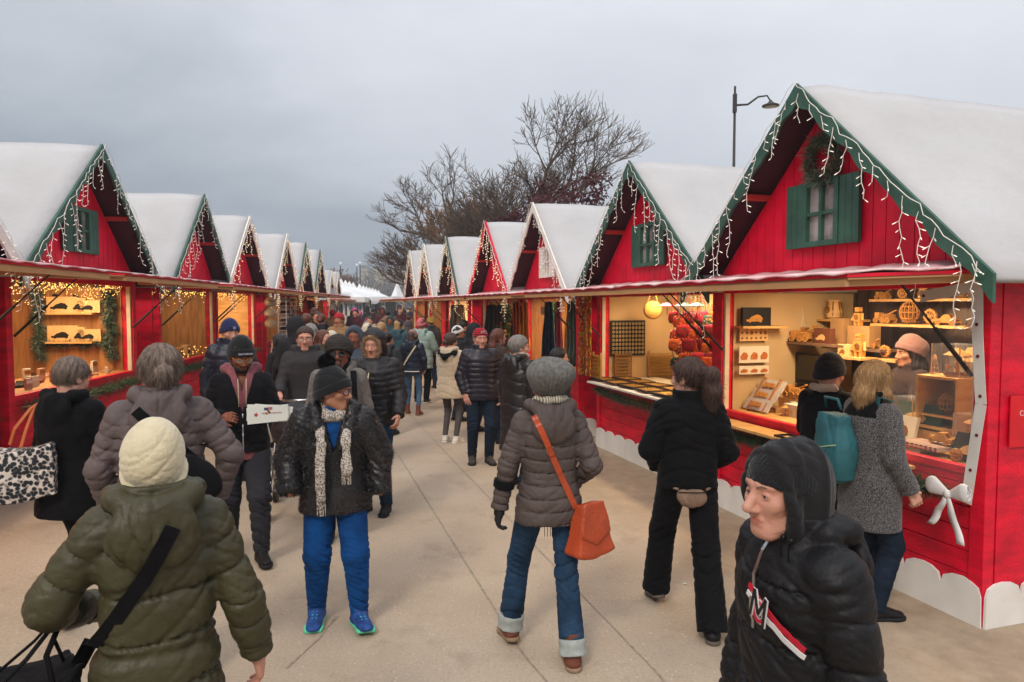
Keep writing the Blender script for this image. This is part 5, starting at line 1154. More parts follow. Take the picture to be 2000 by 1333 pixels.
# ============================================================ GOODS AND FITTINGS
def G_(s,name,x,y,z,lb,cat,group=None,rz=0,sc_=1):
    p=SM(s)@Vector((x,y,z)); e=empty(name,p,s.rotation_euler.z+rz,lb,cat,group); e.scale=(sc_,)*3; return e
ply=M('laser cut plywood','#c98d45',rough=.6,var=.2,vs=20,bump=.1); plyd=M('dark cut plywood','#8a5a2a',rough=.65,var=.2,vs=20,bump=.1); plyl=M('pale plywood','#dbb074',rough=.6,var=.1)
card=M('cardboard','#a97f4f',rough=.9,var=.1); blackp=M('black box print','#1c1a19',rough=.5,bump=0); cream=M('cream card','#dcd0b4',rough=.7,var=.05,bump=0)
leafg=M('fir green','#35603a',rough=.7,col2='#1f4026',vs=20,bump=0); leafb=M('frosted fir','#9a9a86',rough=.8,col2='#5a6450',vs=20,bump=0); leafk=M('grey green fir','#4a5e50',rough=.7,col2='#2d3c33',vs=20,bump=0)
def gear(mb,c,r,w,ax='y',mi=0,n=10,sp=5):
    """toothed wheel with spokes"""
    q=[]
    for i in range(n*2):
        a=PI*i/n; rr=r*(1 if i%2 else .86); q.append((a,rr))
    def P3(a,rr,o): 
        u,v=math.cos(a)*rr,math.sin(a)*rr
        return {'y':(c[0]+u,c[1]+o,c[2]+v),'x':(c[0]+o,c[1]+u,c[2]+v),'z':(c[0]+u,c[1]+v,c[2]+o)}[ax]
    m=len(q); vs=[P3(a,rr,o) for o in (-w/2,w/2) for a,rr in q]+[P3(a,r*.66,o) for o in (-w/2,w/2) for a,rr in q]
    fs=[]
    for i in range(m):
        j=(i+1)%m; fs+=[(i,j,m+j,m+i),(2*m+i,3*m+i,3*m+j,2*m+j),(i,2*m+i,2*m+j,j),(m+i,m+j,3*m+j,3*m+i)]
    mb.add(vs,fs,mi)
    for k in range(sp): a=2*PI*k/sp; mb.bar(P3(a,0,0),P3(a,r*.72,0),w*.8,r*.14,mi)
def wood_model(s,kind,x,y,z,lb,rz=0,sc_=1):
    e=G_(s,'wooden_model',x,y,z,lb,'wooden model','mechanical wooden models in the nearest stall',rz,sc_); b=MB(); g=MB()
    if kind=='car':
        b.prism([(-.15,.03),(-.15,.07),(-.07,.085),(-.03,.13),(.05,.13),(.09,.085),(.15,.07),(.155,.03)],-.045,-.035); b.prism([(-.15,.03),(-.15,.07),(-.07,.085),(-.03,.13),(.05,.13),(.09,.085),(.15,.07),(.155,.03)],.035,.045)
        b.box((0,0,.035),(.3,.09,.012)); b.box((-.11,0,.078),(.08,.07,.006)); b.box((.12,0,.075),(.06,.07,.006)); b.box((.01,0,.132),(.08,.09,.006))
        for k in range(4): b.box((-.06+.03*k,0,.09+.008*k),(.006,.08,.03))
        for sx in (-.095,.1):
            for sy in (-.055,.055): w_=MB(); gear(w_,(sx,sy,.035),.036,.014,n=9); w_.build('wheel',ply,e)
    elif kind=='truck':
        b.box((0,0,.05),(.26,.08,.015)); b.box((-.09,0,.10),(.07,.08,.08)); 
        for k in range(5): b.box((0+.03*k,0,.085+.01*(k%2)),(.008,.1,.06))
        b.bar((-.02,0,.08),(.18,0,.17),.03,.01)
        for sx in (-.09,.02,.1):
            for sy in (-.06,.06): w_=MB(); gear(w_,(sx,sy,.04),.04,.016,n=9); w_.build('wheel',ply,e)
    elif kind=='owl' or kind=='vase':
        b.lathe([(.05,0),(.075,.02),(.08,.07),(.06,.12),(.05,.15),(.07,.18),(.06,.185)],n=14)
        for k in range(7): a=k*.9; g.bar((.08*math.cos(a),.08*math.sin(a),.03),(.06*math.cos(a),.06*math.sin(a),.17),.01,.006)
        gear(g,(0,-.082,.09),.035,.006)
    elif kind=='tower':
        for k in range(4): b.box((0,0,.02+.07*k),(.10-.018*k,.10-.018*k,.008)); 
        for sx in (-1,1):
            for sy in (-1,1): b.bar((sx*.045,sy*.045,0),(sx*.015,sy*.015,.24),.008,.008)
        gear(g,(0,-.05,.08),.045,.008); gear(g,(.02,-.035,.17),.028,.008); b.prism([(-.03,.24),(.03,.24),(0,.30)],-.02,.02)
    elif kind=='globe':
        for k in range(7):
            a=PI*k/7; b.tube([(.085*math.cos(t)*math.cos(a),.085*math.cos(t)*math.sin(a),.11+.1*math.sin(t)) for t in np.linspace(0,2*PI,15)],.004,4,cap=False)
        for zz,rr in ((.05,.07),(.11,.085),(.16,.065)): b.tube([(rr*math.cos(t),rr*math.sin(t),zz) for t in np.linspace(0,2*PI,15)],.005,4,cap=False)
        gear(g,(0,0,.10),.05,.01); gear(g,(0,.02,.02),.08,.012,'z')
    elif kind=='robot':
        b.box((0,0,.10),(.09,.06,.10)); b.box((0,0,.19),(.06,.05,.05)); 
        for sx in (-1,1): b.box((sx*.03,0,.03),(.03,.05,.06)); b.bar((sx*.055,0,.14),(sx*.08,-.02,.06),.02,.02); b.tube([(sx*.015,-.03,.2),(sx*.015,-.036,.2)],.010,8)
        gear(g,(0,-.035,.10),.032,.008)
    elif kind=='carousel':
        b.lathe([(.09,0),(.09,.012),(.012,.014),(.012,.16),(.10,.165),(.01,.22)],n=16)
        for k in range(8): a=k*PI/4; b.tube([(.075*math.cos(a),.075*math.sin(a),.01),(.075*math.cos(a),.075*math.sin(a),.165)],.003,4); b.box((.075*math.cos(a),.075*math.sin(a),.07),(.03,.012,.03),rz=a+PI/2)
        gear(g,(0,0,.02),.1,.01,'z',n=16)
    elif kind=='wheel':
        gear(b,(0,0,.11),.10,.012,n=14,sp=8); gear(b,(0,.05,.11),.08,.012,n=12,sp=6); g.bar((-.07,.02,0),(0,.02,.11),.012,.012); g.bar((.07,.02,0),(0,.02,.11),.012,.012); g.box((0,.02,.005),(.18,.1,.01))
    b.build('frame_body',ply if kind!='owl' else plyl,e)
    if g.v: g.build('gear',plyd,e)
    return e
def shelf(s,x,y,z,w,d,lb,mat=None):
    mb=MB(); p=SM(s)@Vector((x,y,z)); mb.box((0,0,-.012),(w,d,.024)); o=mb.build('shelf',mat or pinel,None,loc=p); o.rotation_euler=(0,0,s.rotation_euler.z); return tag(o,lb,'shelf')
def pbox(s,x,y,z,w,d,h,lb,front,pic=None,rz=0,tilt=0,name='picture_box',cat='box',group='boxed kits and picture boxes on the stalls'):
    e=G_(s,name,x,y,z,lb,cat,group,rz); e.rotation_euler.rotate_axis('X',R(tilt)); mb=MB(); mb.box((0,0,h/2),(w,d,h)); mb.build('box_body',front,e,bevel=.002)
    if pic:
        mb=MB(); rr=random.Random(int(x*100+z*33+w*991)); k=0
        mb.box((-w*.1,-d/2-.0015,h*.30),(w*.55,.002,h*.12)); mb.prism([(-w*.3,h*.34),(-w*.2,h*.5),(-w*.02,h*.62),(w*.1,h*.58),(w*.2,h*.42),(w*.2,h*.34)],-d/2-.0025,-d/2-.0005)
        for q in (-.25,.12): mb.tube([(w*q,-d/2-.004,h*.28),(w*q,-d/2-.0005,h*.28)],h*.09,10)
        mb.build('printed_picture',pic,e)
    return e
S1=RS[0]; zb=1.015

def LOC(s,px,py,y=None,x=None):
    """point inside stall s seen at a measured photo position, on the plane at depth y (or at side-wall x)"""
    im=SM(s).inverted(); a=im@Vector((0,0,CH)); b=im@(Vector((0,0,CH))+ray(px,py)); d=b-a; t=((y-a.y)/d.y) if y is not None else ((x-a.x)/d.x); return a+d*t
# counter shelf of the nearest stalls, wooden, outside the opening
def counter(s,x0,x1,z,dep,lb,mat=pinel,base=None):
    p=SM(s)@Vector(((x0+x1)/2,-dep/2-.03,z)); mb=MB(); mb.box((0,0,0),((x1-x0)*s.scale.x,dep,.025)); o=mb.build('counter_shelf',mat,None,loc=p,bevel=.003); o.rotation_euler=(0,0,s.rotation_euler.z); return tag(o,lb,'shelf','fold-down counter shelves')
counter(S1,-1.38,-.10,.93,.24,'pine counter shelf under the left half of the nearest stall opening'); counter(S1,.25,.95,.93,.20,'short pine counter shelf below the right half of the nearest opening')
counter(RS[1],-1.2,1.1,.985,.26,'white counter ledge of the second right-hand stall, loaded with jewellery trays',white)
# inner display table
def table(s,z,y0,y1,lb,mat=pinel):
    p=SM(s)@Vector((0,(y0+y1)/2,z)); mb=MB(); mb.box((0,0,0),(2*(SW-.08)*s.scale.x,y1-y0,.03)); 
    for sx in (-1,1): mb.box((sx*(SW-.2)*s.scale.x,0,-.42),(.05,y1-y0-.1,.8))
    o=mb.build('display_table',mat,None,loc=p); o.rotation_euler=(0,0,s.rotation_euler.z); return tag(o,lb,'table')
table(S1,.985,.06,.72,'low display table inside the nearest stall, covered with puzzle kits'); table(RS[1],.985,.06,.9,'display table inside the jewellery stall',cream)
# --- nearest stall: side wall (picture left), back shelves, table
SWX=-SW+.075
def side(px,py): q=LOC(S1,px,py,x=SWX); return q.y,q.z
def back(px,py,y): q=LOC(S1,px,py,y=y); return q.x,q.z
def sshelf(p0,p1,py,lb,d=.16,mat=None):
    y0,z=side(p0,py); y1,_=side(p1,py); p=SM(S1)@Vector((SWX+d/2,(y0+y1)/2,z)); mb=MB(); mb.box((0,0,-.012),(d,abs(y1-y0),.024)); o=mb.build('shelf',mat or pinel,None,loc=p); o.rotation_euler=(0,0,S1.rotation_euler.z); tag(o,lb,'shelf'); return z
def bshelf(p0,p1,py,y,d,lb,mat=None):
    x0,z=back(p0,py,y-d/2); x1,_=back(p1,py,y-d/2); shelf(S1,(x0+x1)/2,y,z,abs(x1-x0)*1.07,d,lb,mat); return z
zt=sshelf(1433,1520,637,'pine shelf at the upper left of the nearest stall, under the car picture')
y_,_=side(1470,630); pbox(S1,SWX+.05,y_,zt,.34,.04,.19,'dark framed picture of a wooden roadster on the upper left shelf',blackp,ply,rz=PI/2)
y_,z_=side(1468,668); e=G_(S1,'kit_panel',SWX+.03,y_,z_,'cut plywood kit sheet full of round gears on the left wall','kit sheet',rz=PI/2); mb=MB(); mb.box((0,0,.1),(.34,.008,.18)); mb.build('sheet',plyl,e)
for i in range(6):
    for j in range(3): mb=MB(); mb.tube([(-.14+.056*i,-.007,.04+.055*j),(-.14+.056*i,-.004,.04+.055*j)],.014+.008*((i*j)%3)/2,10); mb.build('cut_gear',plyd,e)
for k,(py_,lb) in enumerate(((708,'white display card with three orange kit pictures, below the gear sheet'),(730,'row of small white kit cards at the lower left of the nearest stall'))):
    y_,z_=side(1466,py_); e=G_(S1,'display_card',SWX+.05,y_,z_,lb,'display card',rz=PI/2); h_=.17 if k==0 else .085; mb=MB(); mb.box((0,0,h_/2),(.36,.012,h_)); mb.build('card',cream,e); mb=MB()
    for q in (-.12,0,.12): mb.prism([(q-.04,.2*h_),(q-.045,.4*h_),(q-.01,.65*h_),(q+.03,.6*h_),(q+.045,.4*h_),(q+.03,.2*h_)],-.010,-.007)
    mb.build('printed_pictures',M('kit print','#b9692f',var=.4,vs=60,bump=0),e)
zl=bshelf(1492,1645,664,.95,.30,'long brown shelf holding the wooden sailing ship',M('brown shelf','#7a5c44')); zu=bshelf(1590,1662,623,1.3,.24,'small pine shelf holding the wooden owl urn'); zr=bshelf(1702,1880,632,1.3,.26,'pine shelf high behind the stall keeper'); zk=bshelf(1703,1748,700,1.05,.2,'small pine shelf beside the stall keeper')
X=lambda px,y: back(px,650,y)[0]
pbox(S1,X(1610,.9),.9,zl,.23,.06,.15,'brown kit box picturing a wooden gadget on the long shelf',M('brown print','#6b3a22'),plyl)
pbox(S1,X(1645,1.1),1.1,zl,.18,.14,.25,'plain cardboard carton standing behind the brown kit box',card); pbox(S1,X(1687,1.1),1.1,zl-.02,.28,.14,.2,'cardboard carton with an oval hand hole below the wooden robot',card)
shelf(S1,X(1680,1.1),1.1,zl-.03,.75,.26,'brown shelf continuing right under the cardboard cartons',M('brown shelf'))
wood_model(S1,'owl',X(1628,1.3),1.3,zu,'wooden urn-shaped owl model on the small high shelf',sc_=1.1); wood_model(S1,'robot',X(1676,1.1),1.1,zl+.18,'wooden robot figure on top of the carton with the hand hole',sc_=.85)
wood_model(S1,'truck',X(1565,.88),.88,zl,'wooden cannon truck under the sailing ship',sc_=.85,rz=.2); wood_model(S1,'car',X(1518,.9),.9,zl,'wooden racing car left of the cannon truck on the long shelf',sc_=.7)
wood_model(S1,'robot',X(1680,.85),.85,zl-.10,'tall pale wooden robot standing in front of the cartons',sc_=1.0)
pbox(S1,X(1655,.85),.85,zl-.10,.13,.1,.11,'small square engraved box left of the tall pale robot',plyl,plyd); shelf(S1,X(1665,.85),.85,zl-.10,.42,.2,'narrow shelf under the tall pale robot')
wood_model(S1,'globe',X(1775,1.3),1.3,zr,'openwork wooden globe dome on the high shelf',sc_=1.0); wood_model(S1,'truck',X(1727,1.3),1.3,zr,'small wooden carriage left of the globe dome',sc_=.75); wood_model(S1,'wheel',X(1815,1.3),1.3,zr,'wooden spoked wheel model right of the globe dome',sc_=.7); wood_model(S1,'car',X(1850,1.3),1.3,zr,'wooden car at the right end of the high shelf',sc_=.7)
wood_model(S1,'wheel',X(1728,1.05),1.05,zk,'wooden spoked bicycle model left of the stall keeper',sc_=.6)
e=G_(S1,'wooden_ship',X(1556,1.0),1.0,zl+.10,'wooden model sailing ship with two tall white sails','model ship',sc_=.80); mb=MB(); mb.prism([(-.22,.05),(-.16,0),(.16,0),(.22,.06)],-.03,.03); mb.build('hull',ply,e)
mb=MB(); mb.tube([(.02,0,.04),(.02,0,.56)],.005,6); mb.tube([(-.27,0,.07),(.02,0,.54)],.0025,4); mb.tube([(.24,0,.06),(.02,0,.54)],.0025,4); mb.tube([(-.1,0,-.08),(-.1,0,.04)],.01,6); mb.tube([(.1,0,-.08),(.1,0,.04)],.01,6); mb.build('mast',plyl,e)
for pts in ([(-.20,.07),(-.03,.07),(.012,.50)],[(.03,.06),(.15,.07),(.07,.54),(.03,.54)]): mb=MB(); mb.prism(pts,-.003,.003); mb.build('sail',cream,e)
x_,z_=back(1575,748,.95); e=G_(S1,'television',x_,.95,z_-.01,'switched-off black television under the long shelf','television'); mb=MB(); mb.box((0,0,.17),(.46,.05,.30)); mb.build('case',black,e,bevel=.006); mb=MB(); mb.box((0,-.027,.175),(.42,.004,.25)); mb.build('screen',M('dark screen','#0a0a0c',rough=.12,bump=0,spec=.7),e); mb=MB(); mb.box((0,0,.01),(.2,.12,.02)); mb.build('foot',black,e)
bshelf(1500,1690,752,.95,.3,'low brown shelf carrying the television',M('brown shelf'))
x_=LOC(S1,1480,790,y=.26).x; e=G_(S1,'display_stand',x_,.26,1.0,'tilted stand of white boards carrying wooden train kits at the stall corner','display stand',sc_=.92); rot=Matrix.Rotation(R(-32),3,'X')
for k in range(3): mb=MB(); mb.box(rot@Vector((0,-.02*(2-k),.07+.13*k)),(.42,.012,.14),rot=rot); mb.build('board',M('white board','#cfc8bc',rough=.5,bump=0),e)
for k in range(3):
    mb=MB()
    for q in (-.07,-.03,.01,.05): mb.box(rot@Vector((q,-.022-.02*(2-k),.07+.13*k)),(.036,.012,.03+.01*(int(q*100)%2)),rot=rot)
    mb.box(rot@Vector((-.01,-.022-.02*(2-k),.05+.13*k)),(.18,.012,.01),rot=rot)
    for q in (-.07,-.01,.05): mb.tube([rot@Vector((q,-.026-.02*(2-k),.04+.13*k)),rot@Vector((q,-.034-.02*(2-k),.04+.13*k))],.013,10)
    mb.build('mounted_kit',ply,e)
for sx in (-.13,.13): mb=MB(); mb.bar((sx,-.05,.0),(sx,.2,.36),.025,.02); mb.build('easel_leg',pine,e)
def tx(px,y): return LOC(S1,px,800,y=y).x
for px_,y_,w_,h_,d_,c_,lb in ((1560,.45,.20,.12,.2,cream,'cream kit box with small pictures on the table behind the thin frame'),(1590,.55,.24,.10,.2,card,'flat brown kit box in the middle of the display table'),(1790,.22,.30,.045,.24,cream,'flat white kit box at the front of the display table'),(1815,.18,.34,.03,.22,M('striped box lid','#b9a48c',tex='wavex',vs=8,col2='#7d4a42',det=1,bump=0),'striped flat game box lying at the front sill')):
    pbox(S1,tx(px_,y_),y_,1.0 if 'striped' not in lb else 1.046,w_,d_,h_,lb,c_,plyl)
x_,z_=LOC(S1,1790,800,y=.42)[0],1.12; e=G_(S1,'display_riser',x_,.46,1.0,'low pine riser under the green kit box','box'); mb=MB(); mb.box((0,0,.06),(.44,.14,.12)); mb.build('riser_top',pinel,e,bevel=.003)
pbox(S1,x_,.42,1.125,.42,.04,.19,'dark green kit box showing a wooden train, leaning by the pine cabinet',M('green kit print','#2c4a36',bump=0),plyl,tilt=-18); pbox(S1,tx(1893,.17),.17,1.0,.27,.04,.20,'black kit box showing a wooden dragon at the right sill',M('dark olive print','#2a2a20',bump=0),plyl,tilt=-24)
pbox(S1,tx(1765,.3),.3,1.02,.2,.03,.2,'pale picture board leaning behind the blond woman',cream,plyd,tilt=-15)
wood_model(S1,'car',tx(1842,.22),.22,1.08,'wooden vintage car model on the striped game box',sc_=.62); wood_model(S1,'truck',tx(1552,.6),.6,1.14,'long wooden train model on the table left of the black beanie',sc_=.9); pbox(S1,tx(1552,.62),.62,1.0,.3,.16,.135,'pine block under the long wooden train',pinel)
cx_=LOC(S1,1832,760,y=.40).x; e=G_(S1,'display_cabinet',cx_,.55,1.14,'open fronted pine cabinet holding a round wooden model','cabinet'); mb=MB(); W_,D_,H_=.36,.34,.40
for c,d in (((0,0,.01),(W_,D_,.02)),((0,0,H_-.01),(W_,D_,.02)),((-W_/2+.01,0,H_/2),(.02,D_,H_-.042)),((W_/2-.01,0,H_/2),(.02,D_,H_-.042)),((0,D_/2-.006,H_/2),(W_-.044,.012,H_-.044)),((0,0,.10),(W_-.044,D_-.03,.015))): mb.box(c,d)
mb.build('cabinet_body',pinel,e); e2=G_(S1,'cabinet_plinth',cx_,.57,1.0,'pale pine plinth box under the open cabinet','box'); mb=MB(); mb.box((0,0,.07),(.34,.28,.138)); mb.build('plinth',pinel,e2,bevel=.004)
wood_model(S1,'globe',cx_,.50,1.255,'round wooden puzzle model inside the pine cabinet',sc_=.75); wood_model(S1,'carousel',cx_+.05,.52,1.545,'wooden carousel under a clear cover on top of the pine cabinet',sc_=.95); wood_model(S1,'tower',cx_-.12,.5,1.545,'small wooden clock tower at the left end of the cabinet top',sc_=.5)
for k,(x_,y_,z_,s_,lb) in enumerate(((cx_+.05,.52,1.545,.235,'clear acrylic case over the wooden carousel'),(cx_-.31,.5,1.14,.2,'clear acrylic case left of the pine cabinet'),(LOC(S1,1903,780,y=.32).x,.32,1.14,.17,'clear acrylic case with black lid at the right of the counter'))):
    e=G_(S1,'acrylic_case',x_,y_,z_,lb,'display case'); mb=MB(); mb.box((0,0,s_/2+.004),(s_,s_,s_)); mb.build('clear_cover',glass,e); mb=MB()
    for sx in (-1,1):
        for sy in (-1,1): mb.box((sx*s_/2,sy*s_/2,s_/2+.004),(.005,.005,s_))
    mb.build('edge',plyl,e)
    wood_model(S1,('globe','wheel','carousel')[k],x_,y_,z_+.008,('','wooden marble run wheel inside the left acrylic case','pale wooden dome model in the right acrylic case')[k],sc_=.62) if k else None
    if k: e=G_(S1,'case_riser',x_,y_,1.0,('','pine riser under the left acrylic case','pine riser under the right acrylic case')[k],'box'); mb=MB(); mb.box((0,0,.069),(s_+.02,s_+.02,.136)); mb.build('riser_top',pinel,e,bevel=.003)
for k,(p0_,lb) in enumerate(((1700,'dark cloth swag hanging behind the urn-shaped owl'),(1640,'dark cloth drape behind the television'),(1790,'dark cloth drape behind the globe dome'))):
    x_=X(p0_,1.68); p_=SM(S1)@Vector((x_,1.68,2.28)); vs=[];fs=[]; nx,nz=16,8
    for i in range(nx+1):
        for j in range(nz+1): vs.append(((i/nx-.5)*.62,.025*math.sin(i*1.3+k),-1.2*j/nz))
    for i in range(nx):
        for j in range(nz): q=i*(nz+1)+j; fs.append((q,q+1,q+nz+2,q+nz+1))
    mb=MB(); mb.add(vs,fs); o=mb.build('drape',M('dark hanging cloth'),None,smooth=True,loc=p_); o.rotation_euler=(0,0,S1.rotation_euler.z); tag(o,lb,'drape','dark drapes at the back of the nearest stall')
e=G_(S1,'thin_black_frame',tx(1560,-.17),-.17,.945,'thin black frame lying on the pine counter shelf','frame'); mb=MB(); [mb.box(c,d) for c,d in (((0,-.07,.008),(.42,.018,.014)),((0,.07,.008),(.42,.018,.014)),((-.2,0,.008),(.018,.122,.014)),((.2,0,.008),(.018,.122,.014)))]; mb.build('rim',black,e)
kn=['car','truck','tower','robot','wheel','globe','carousel','owl']
nm_=dict(car='wooden roadster',truck='wooden lorry',tower='wooden clock tower',robot='wooden robot',wheel='wooden spoked wheel',globe='wooden openwork globe',carousel='wooden carousel',owl='wooden urn')
zl2=bshelf(1700,1900,585,1.45,.22,'uppermost pine shelf at the right of the nearest stall'); zl3=bshelf(1880,1925,700,.9,.2,'short pine shelf at the far right of the nearest stall')
pos_=[(1722,1.45,zl2,.55),(1760,1.45,zl2,.5),(1800,1.45,zl2,.55),(1840,1.45,zl2,.5),(1875,1.45,zl2,.5),(1900,.9,zl3,.6),(1500,.62,1.0,.55),(1535,.35,1.0,.5),(1602,.3,1.0,.5),(1660,.5,1.0,.6),(1700,.35,1.0,.5),(1735,.5,1.0,.6),(1870,.12,1.0,.45),(1540,.95,zl,.6),(1592,1.02,zl,.8),(1622,.95,zl,.5),(1700,1.1,zl-.03,.55)]
whr=['first on the uppermost shelf','second on the uppermost shelf','middle of the uppermost shelf','fourth on the uppermost shelf','last on the uppermost shelf','on the short right shelf','on the table beside the white boards','at the table front near the white boards','at the table front behind the thin frame','on the table before the black beanie','on the table between the two customers','on the table by the pale picture board','at the sill under the right acrylic case','behind the sailing ship','right of the sailing ship','in front of the brown kit box','right end of the long shelf']
for k,(px_,y_,z_,s_) in enumerate(pos_): wood_model(S1,kn[(k*3+1)%8],X(px_,y_) if z_>1.05 else tx(px_,y_),y_,z_,'small '+nm_[kn[(k*3+1)%8]]+' '+whr[k],rz=.3*math.sin(k*2),sc_=s_)
for k in range(9):
    px_=1515+47*k; y_=.42+.12*(k%3); w_=.13+.03*(k%3); pbox(S1,tx(px_,y_),y_,1.0,w_,.10,.05+.035*((k*2)%4),('kraft','white','walnut','sand','grey','olive','red','blue','black')[k]+' kit carton on the display table of the nearest stall',M('kit carton %d'%k,('#a97f4f','#cfc6b4','#5a3a24','#c2a070','#8a8378','#4a4a30','#8a2a24','#34465e','#1c1a19')[k],rough=.8,bump=0),plyl if k!=1 else plyd,rz=.2*math.sin(k))
# sign on the corner of the side wall
e=empty('wall_sign',SM(S1)@Vector((SW+.004,.62,1.33)),S1.rotation_euler.z,'small red sign on the side wall of the nearest stall','sign'); mb=MB(); mb.box((.012,0,0),(.008,.95,.33)); mb.build('panel',M('sign red','#d4061f',rough=.4,bump=0),e); text('CORRÈZE','lettering',M('pale lettering','#e8c3c0',bump=0),e,.05,(.018,-.40,.05),(PI/2,0,PI/2),depth=.001,align='LEFT')
# clear plastic weather sheet with white banner edge
e=G_(S1,'weather_sheet',0,0,0,'white-edged clear plastic sheet over the right side of the nearest opening','plastic sheet'); e.scale=(1,1,1)
sx1=SW*1.07-.10
bt=M('white banner tape','#d9d6d0',rough=.6,col2='#c9c4bc',vs=5,bump=.1)
def bandstrip(pts,wd,name):
    mb=MB()
    for a_,b_ in zip(pts,pts[1:]):
        a_=Vector(a_); b_=Vector(b_); d=(b_-a_).normalized(); n_=Vector((-d.z,0,d.x)); mb.prism([(a_.x+n_.x*wd/2,a_.z+n_.z*wd/2),(b_.x+n_.x*wd/2,b_.z+n_.z*wd/2),(b_.x-n_.x*wd/2,b_.z-n_.z*wd/2),(a_.x-n_.x*wd/2,a_.z-n_.z*wd/2)],a_.y,a_.y+.003)
    return mb.build(name,bt,e)
bandstrip([(sx1+.0,-.085,2.19),(sx1+.01,-.085,1.9),(sx1+.035,-.085,1.6),(sx1+.05,-.085,1.45),(sx1+.03,-.085,1.3),(sx1-.0,-.085,1.05),(sx1-.03,-.085,.80)],.075,'side_band'); bandstrip([(sx1+.02,-.088,2.20),(sx1-.2,-.088,2.16),(sx1-.42,-.088,2.13)],.075,'top_band')
mb=MB(); [mb.tube([(sx1-.035+dx,-.089,z_),(sx1-.035+dx,-.086,z_)],.011,10) for dx,z_ in ((.04,1.95),(.055,1.75),(.08,1.5),(.065,1.25),(.03,1.02),(.01,.84))]; mb.tube([(sx1-.39,-.092,2.135),(sx1-.39,-.088,2.135)],.011,10); mb.build('eyelet',M('eyelet red','#7d2a26',metal=.4,bump=0),e)
mb=MB(); mb.box((sx1-.42,-.07,1.5),(.80,.002,1.30)); mb.build('clear_film',M('clear film','#dfe0e2',rough=.12,var=.03,bump=.2,bs=4,trans=.955,spec=.7),e)
# white ribbon bow
e=G_(S1,'ribbon_bow',SW*.93,-.20,.86,'large white ribbon bow on the garland of the nearest stall','bow'); bw=M('white satin ribbon','#d6d2d0',rough=.4,var=.02,bump=0)
def bowp(P):
    d=None
    for sx in (-1,1):
        g=seg(P,(0,0,0),(sx*.11,-.01,.035),.018,.06,sq=(1,.45,1)); g=smax(g,-seg(P,(sx*.03,0,.008),(sx*.14,-.01,.04),.006,.045,sq=(1,.35,1)),.004); d=g if d is None else smin(d,g,.01)
    return smin(d,ell(P,(0,-.01,0),(.024,.022,.026)),.006)
V,Q=mesh_sdf(bowp,(-.2,-.08,-.1),(.2,.08,.13),.005); np_obj('loops',V,Q,bw,e)
for sx,l_ in ((-1,.2),(1,.27)):
    mb=MB(); n=10
    pts=[(sx*(.012+.10*(i/n)**1.2)+.01*math.sin(i*.9),-.02-.01*math.sin(i*.8),-.02-l_*i/n) for i in range(n+1)]
    vs=[q for i,(x0,y0,z0) in enumerate(pts) for q in ((x0-.014-.012*min(1,i/4),y0,z0),(x0+.014+.012*min(1,i/4),y0+.004,z0))]; mb.add(vs,[(2*i,2*i+1,2*i+3,2*i+2) for i in range(n)])
    o=mb.build('tail',bw,e,smooth=True); so_=o.modifiers.new('s','SOLIDIFY'); so_.thickness=.003
# ------------------------------------------------------------ garlands
def garland(name,pts,rad,n,lb,mats,ln=.07,wd=.006,seed=1,group=None,cat='garland',kindpart=True,wireb=True):
    e=empty(name,pts[0],0,lb,cat,group); r_=random.Random(seed); o0=Vector(pts[0]); P_=[Vector(p)-o0 for p in pts]; segs=[(a,b,(b-a).length) for a,b in zip(P_,P_[1:])]; tot=sum(s[2] for s in segs)
    mb=MB()
    for _ in range(n):
        t=r_.uniform(0,tot)
        for a,b,l_ in segs:
            if t<=l_: break
            t-=l_
        p=a.lerp(b,t/max(l_,1e-6)); d=Vector((r_.gauss(0,1),r_.gauss(0,1),r_.gauss(0,1))).normalized()+(b-a).normalized()*.5; d.normalize(); p=p+d*rad*r_.uniform(0,.6)
        w_=d.cross(Vector((r_.gauss(0,1),r_.gauss(0,1),r_.gauss(0,1)))); 
        if w_.length<1e-3: continue
        w_.normalize(); l2=ln*r_.uniform(.5,1.2); mb.add([p-w_*wd*.5,p+w_*wd*.5,p+d*l2+w_*wd*.15,p+d*l2-w_*wd*.15],[(0,1,2,3)],r_.randrange(len(mats)))
    mb.build('foliage',mats,e)
    if wireb: mb=MB(); mb.tube(P_,.008,5); mb.build('stem',plyd,e)
    return e
def gl(s,x0,x1,y,z,sag=.03,n=9): return [SM(s)@Vector((x0+(x1-x0)*i/n,y,z-sag*math.sin(PI*i/n))) for i in range(n+1)]
fir=[leafg,leafg,leafk]; frost=[leafg,leafk,leafb]
garland('fir_garland',gl(S1,.28,1.25,-.15,.86),.075,2200,'green fir garland under the right counter of the nearest stall',fir,seed=1,group='fir garlands below the counters')
garland('fir_garland',gl(S1,-1.35,-.45,-.16,.85),.075,2000,'green fir garland under the left counter of the nearest stall',fir,seed=2,group='fir garlands below the counters')
garland('fir_garland',gl(RS[1],-1.1,1.0,-.2,.90,.05),.08,2600,'dark fir garland under the jewellery counter',[leafk,leafg],seed=3,group='fir garlands below the counters')
for i in (0,1,2,3): 
    garland('fir_garland',gl(LS[i],-1.35,1.38,-.10,.90,.03),.085,2600 if i<3 else 900,f'green fir garland along the counter front of the {ordl[i]} left-hand stall',fir,ln=.08,seed=10+i,group='fir garlands below the counters')
# wreath on the nearest gable
c=Vector((.02,-.06,3.26)); garland('wreath',[SM(S1)@(c+Vector((.15*math.cos(t),0,.17*math.sin(t)))) for t in np.linspace(0,2*PI,17)],.055,2600,'grey green twig wreath under the peak of the nearest gable',[leafb,leafk,leafg],ln=.08,wd=.005,seed=5,cat='wreath')
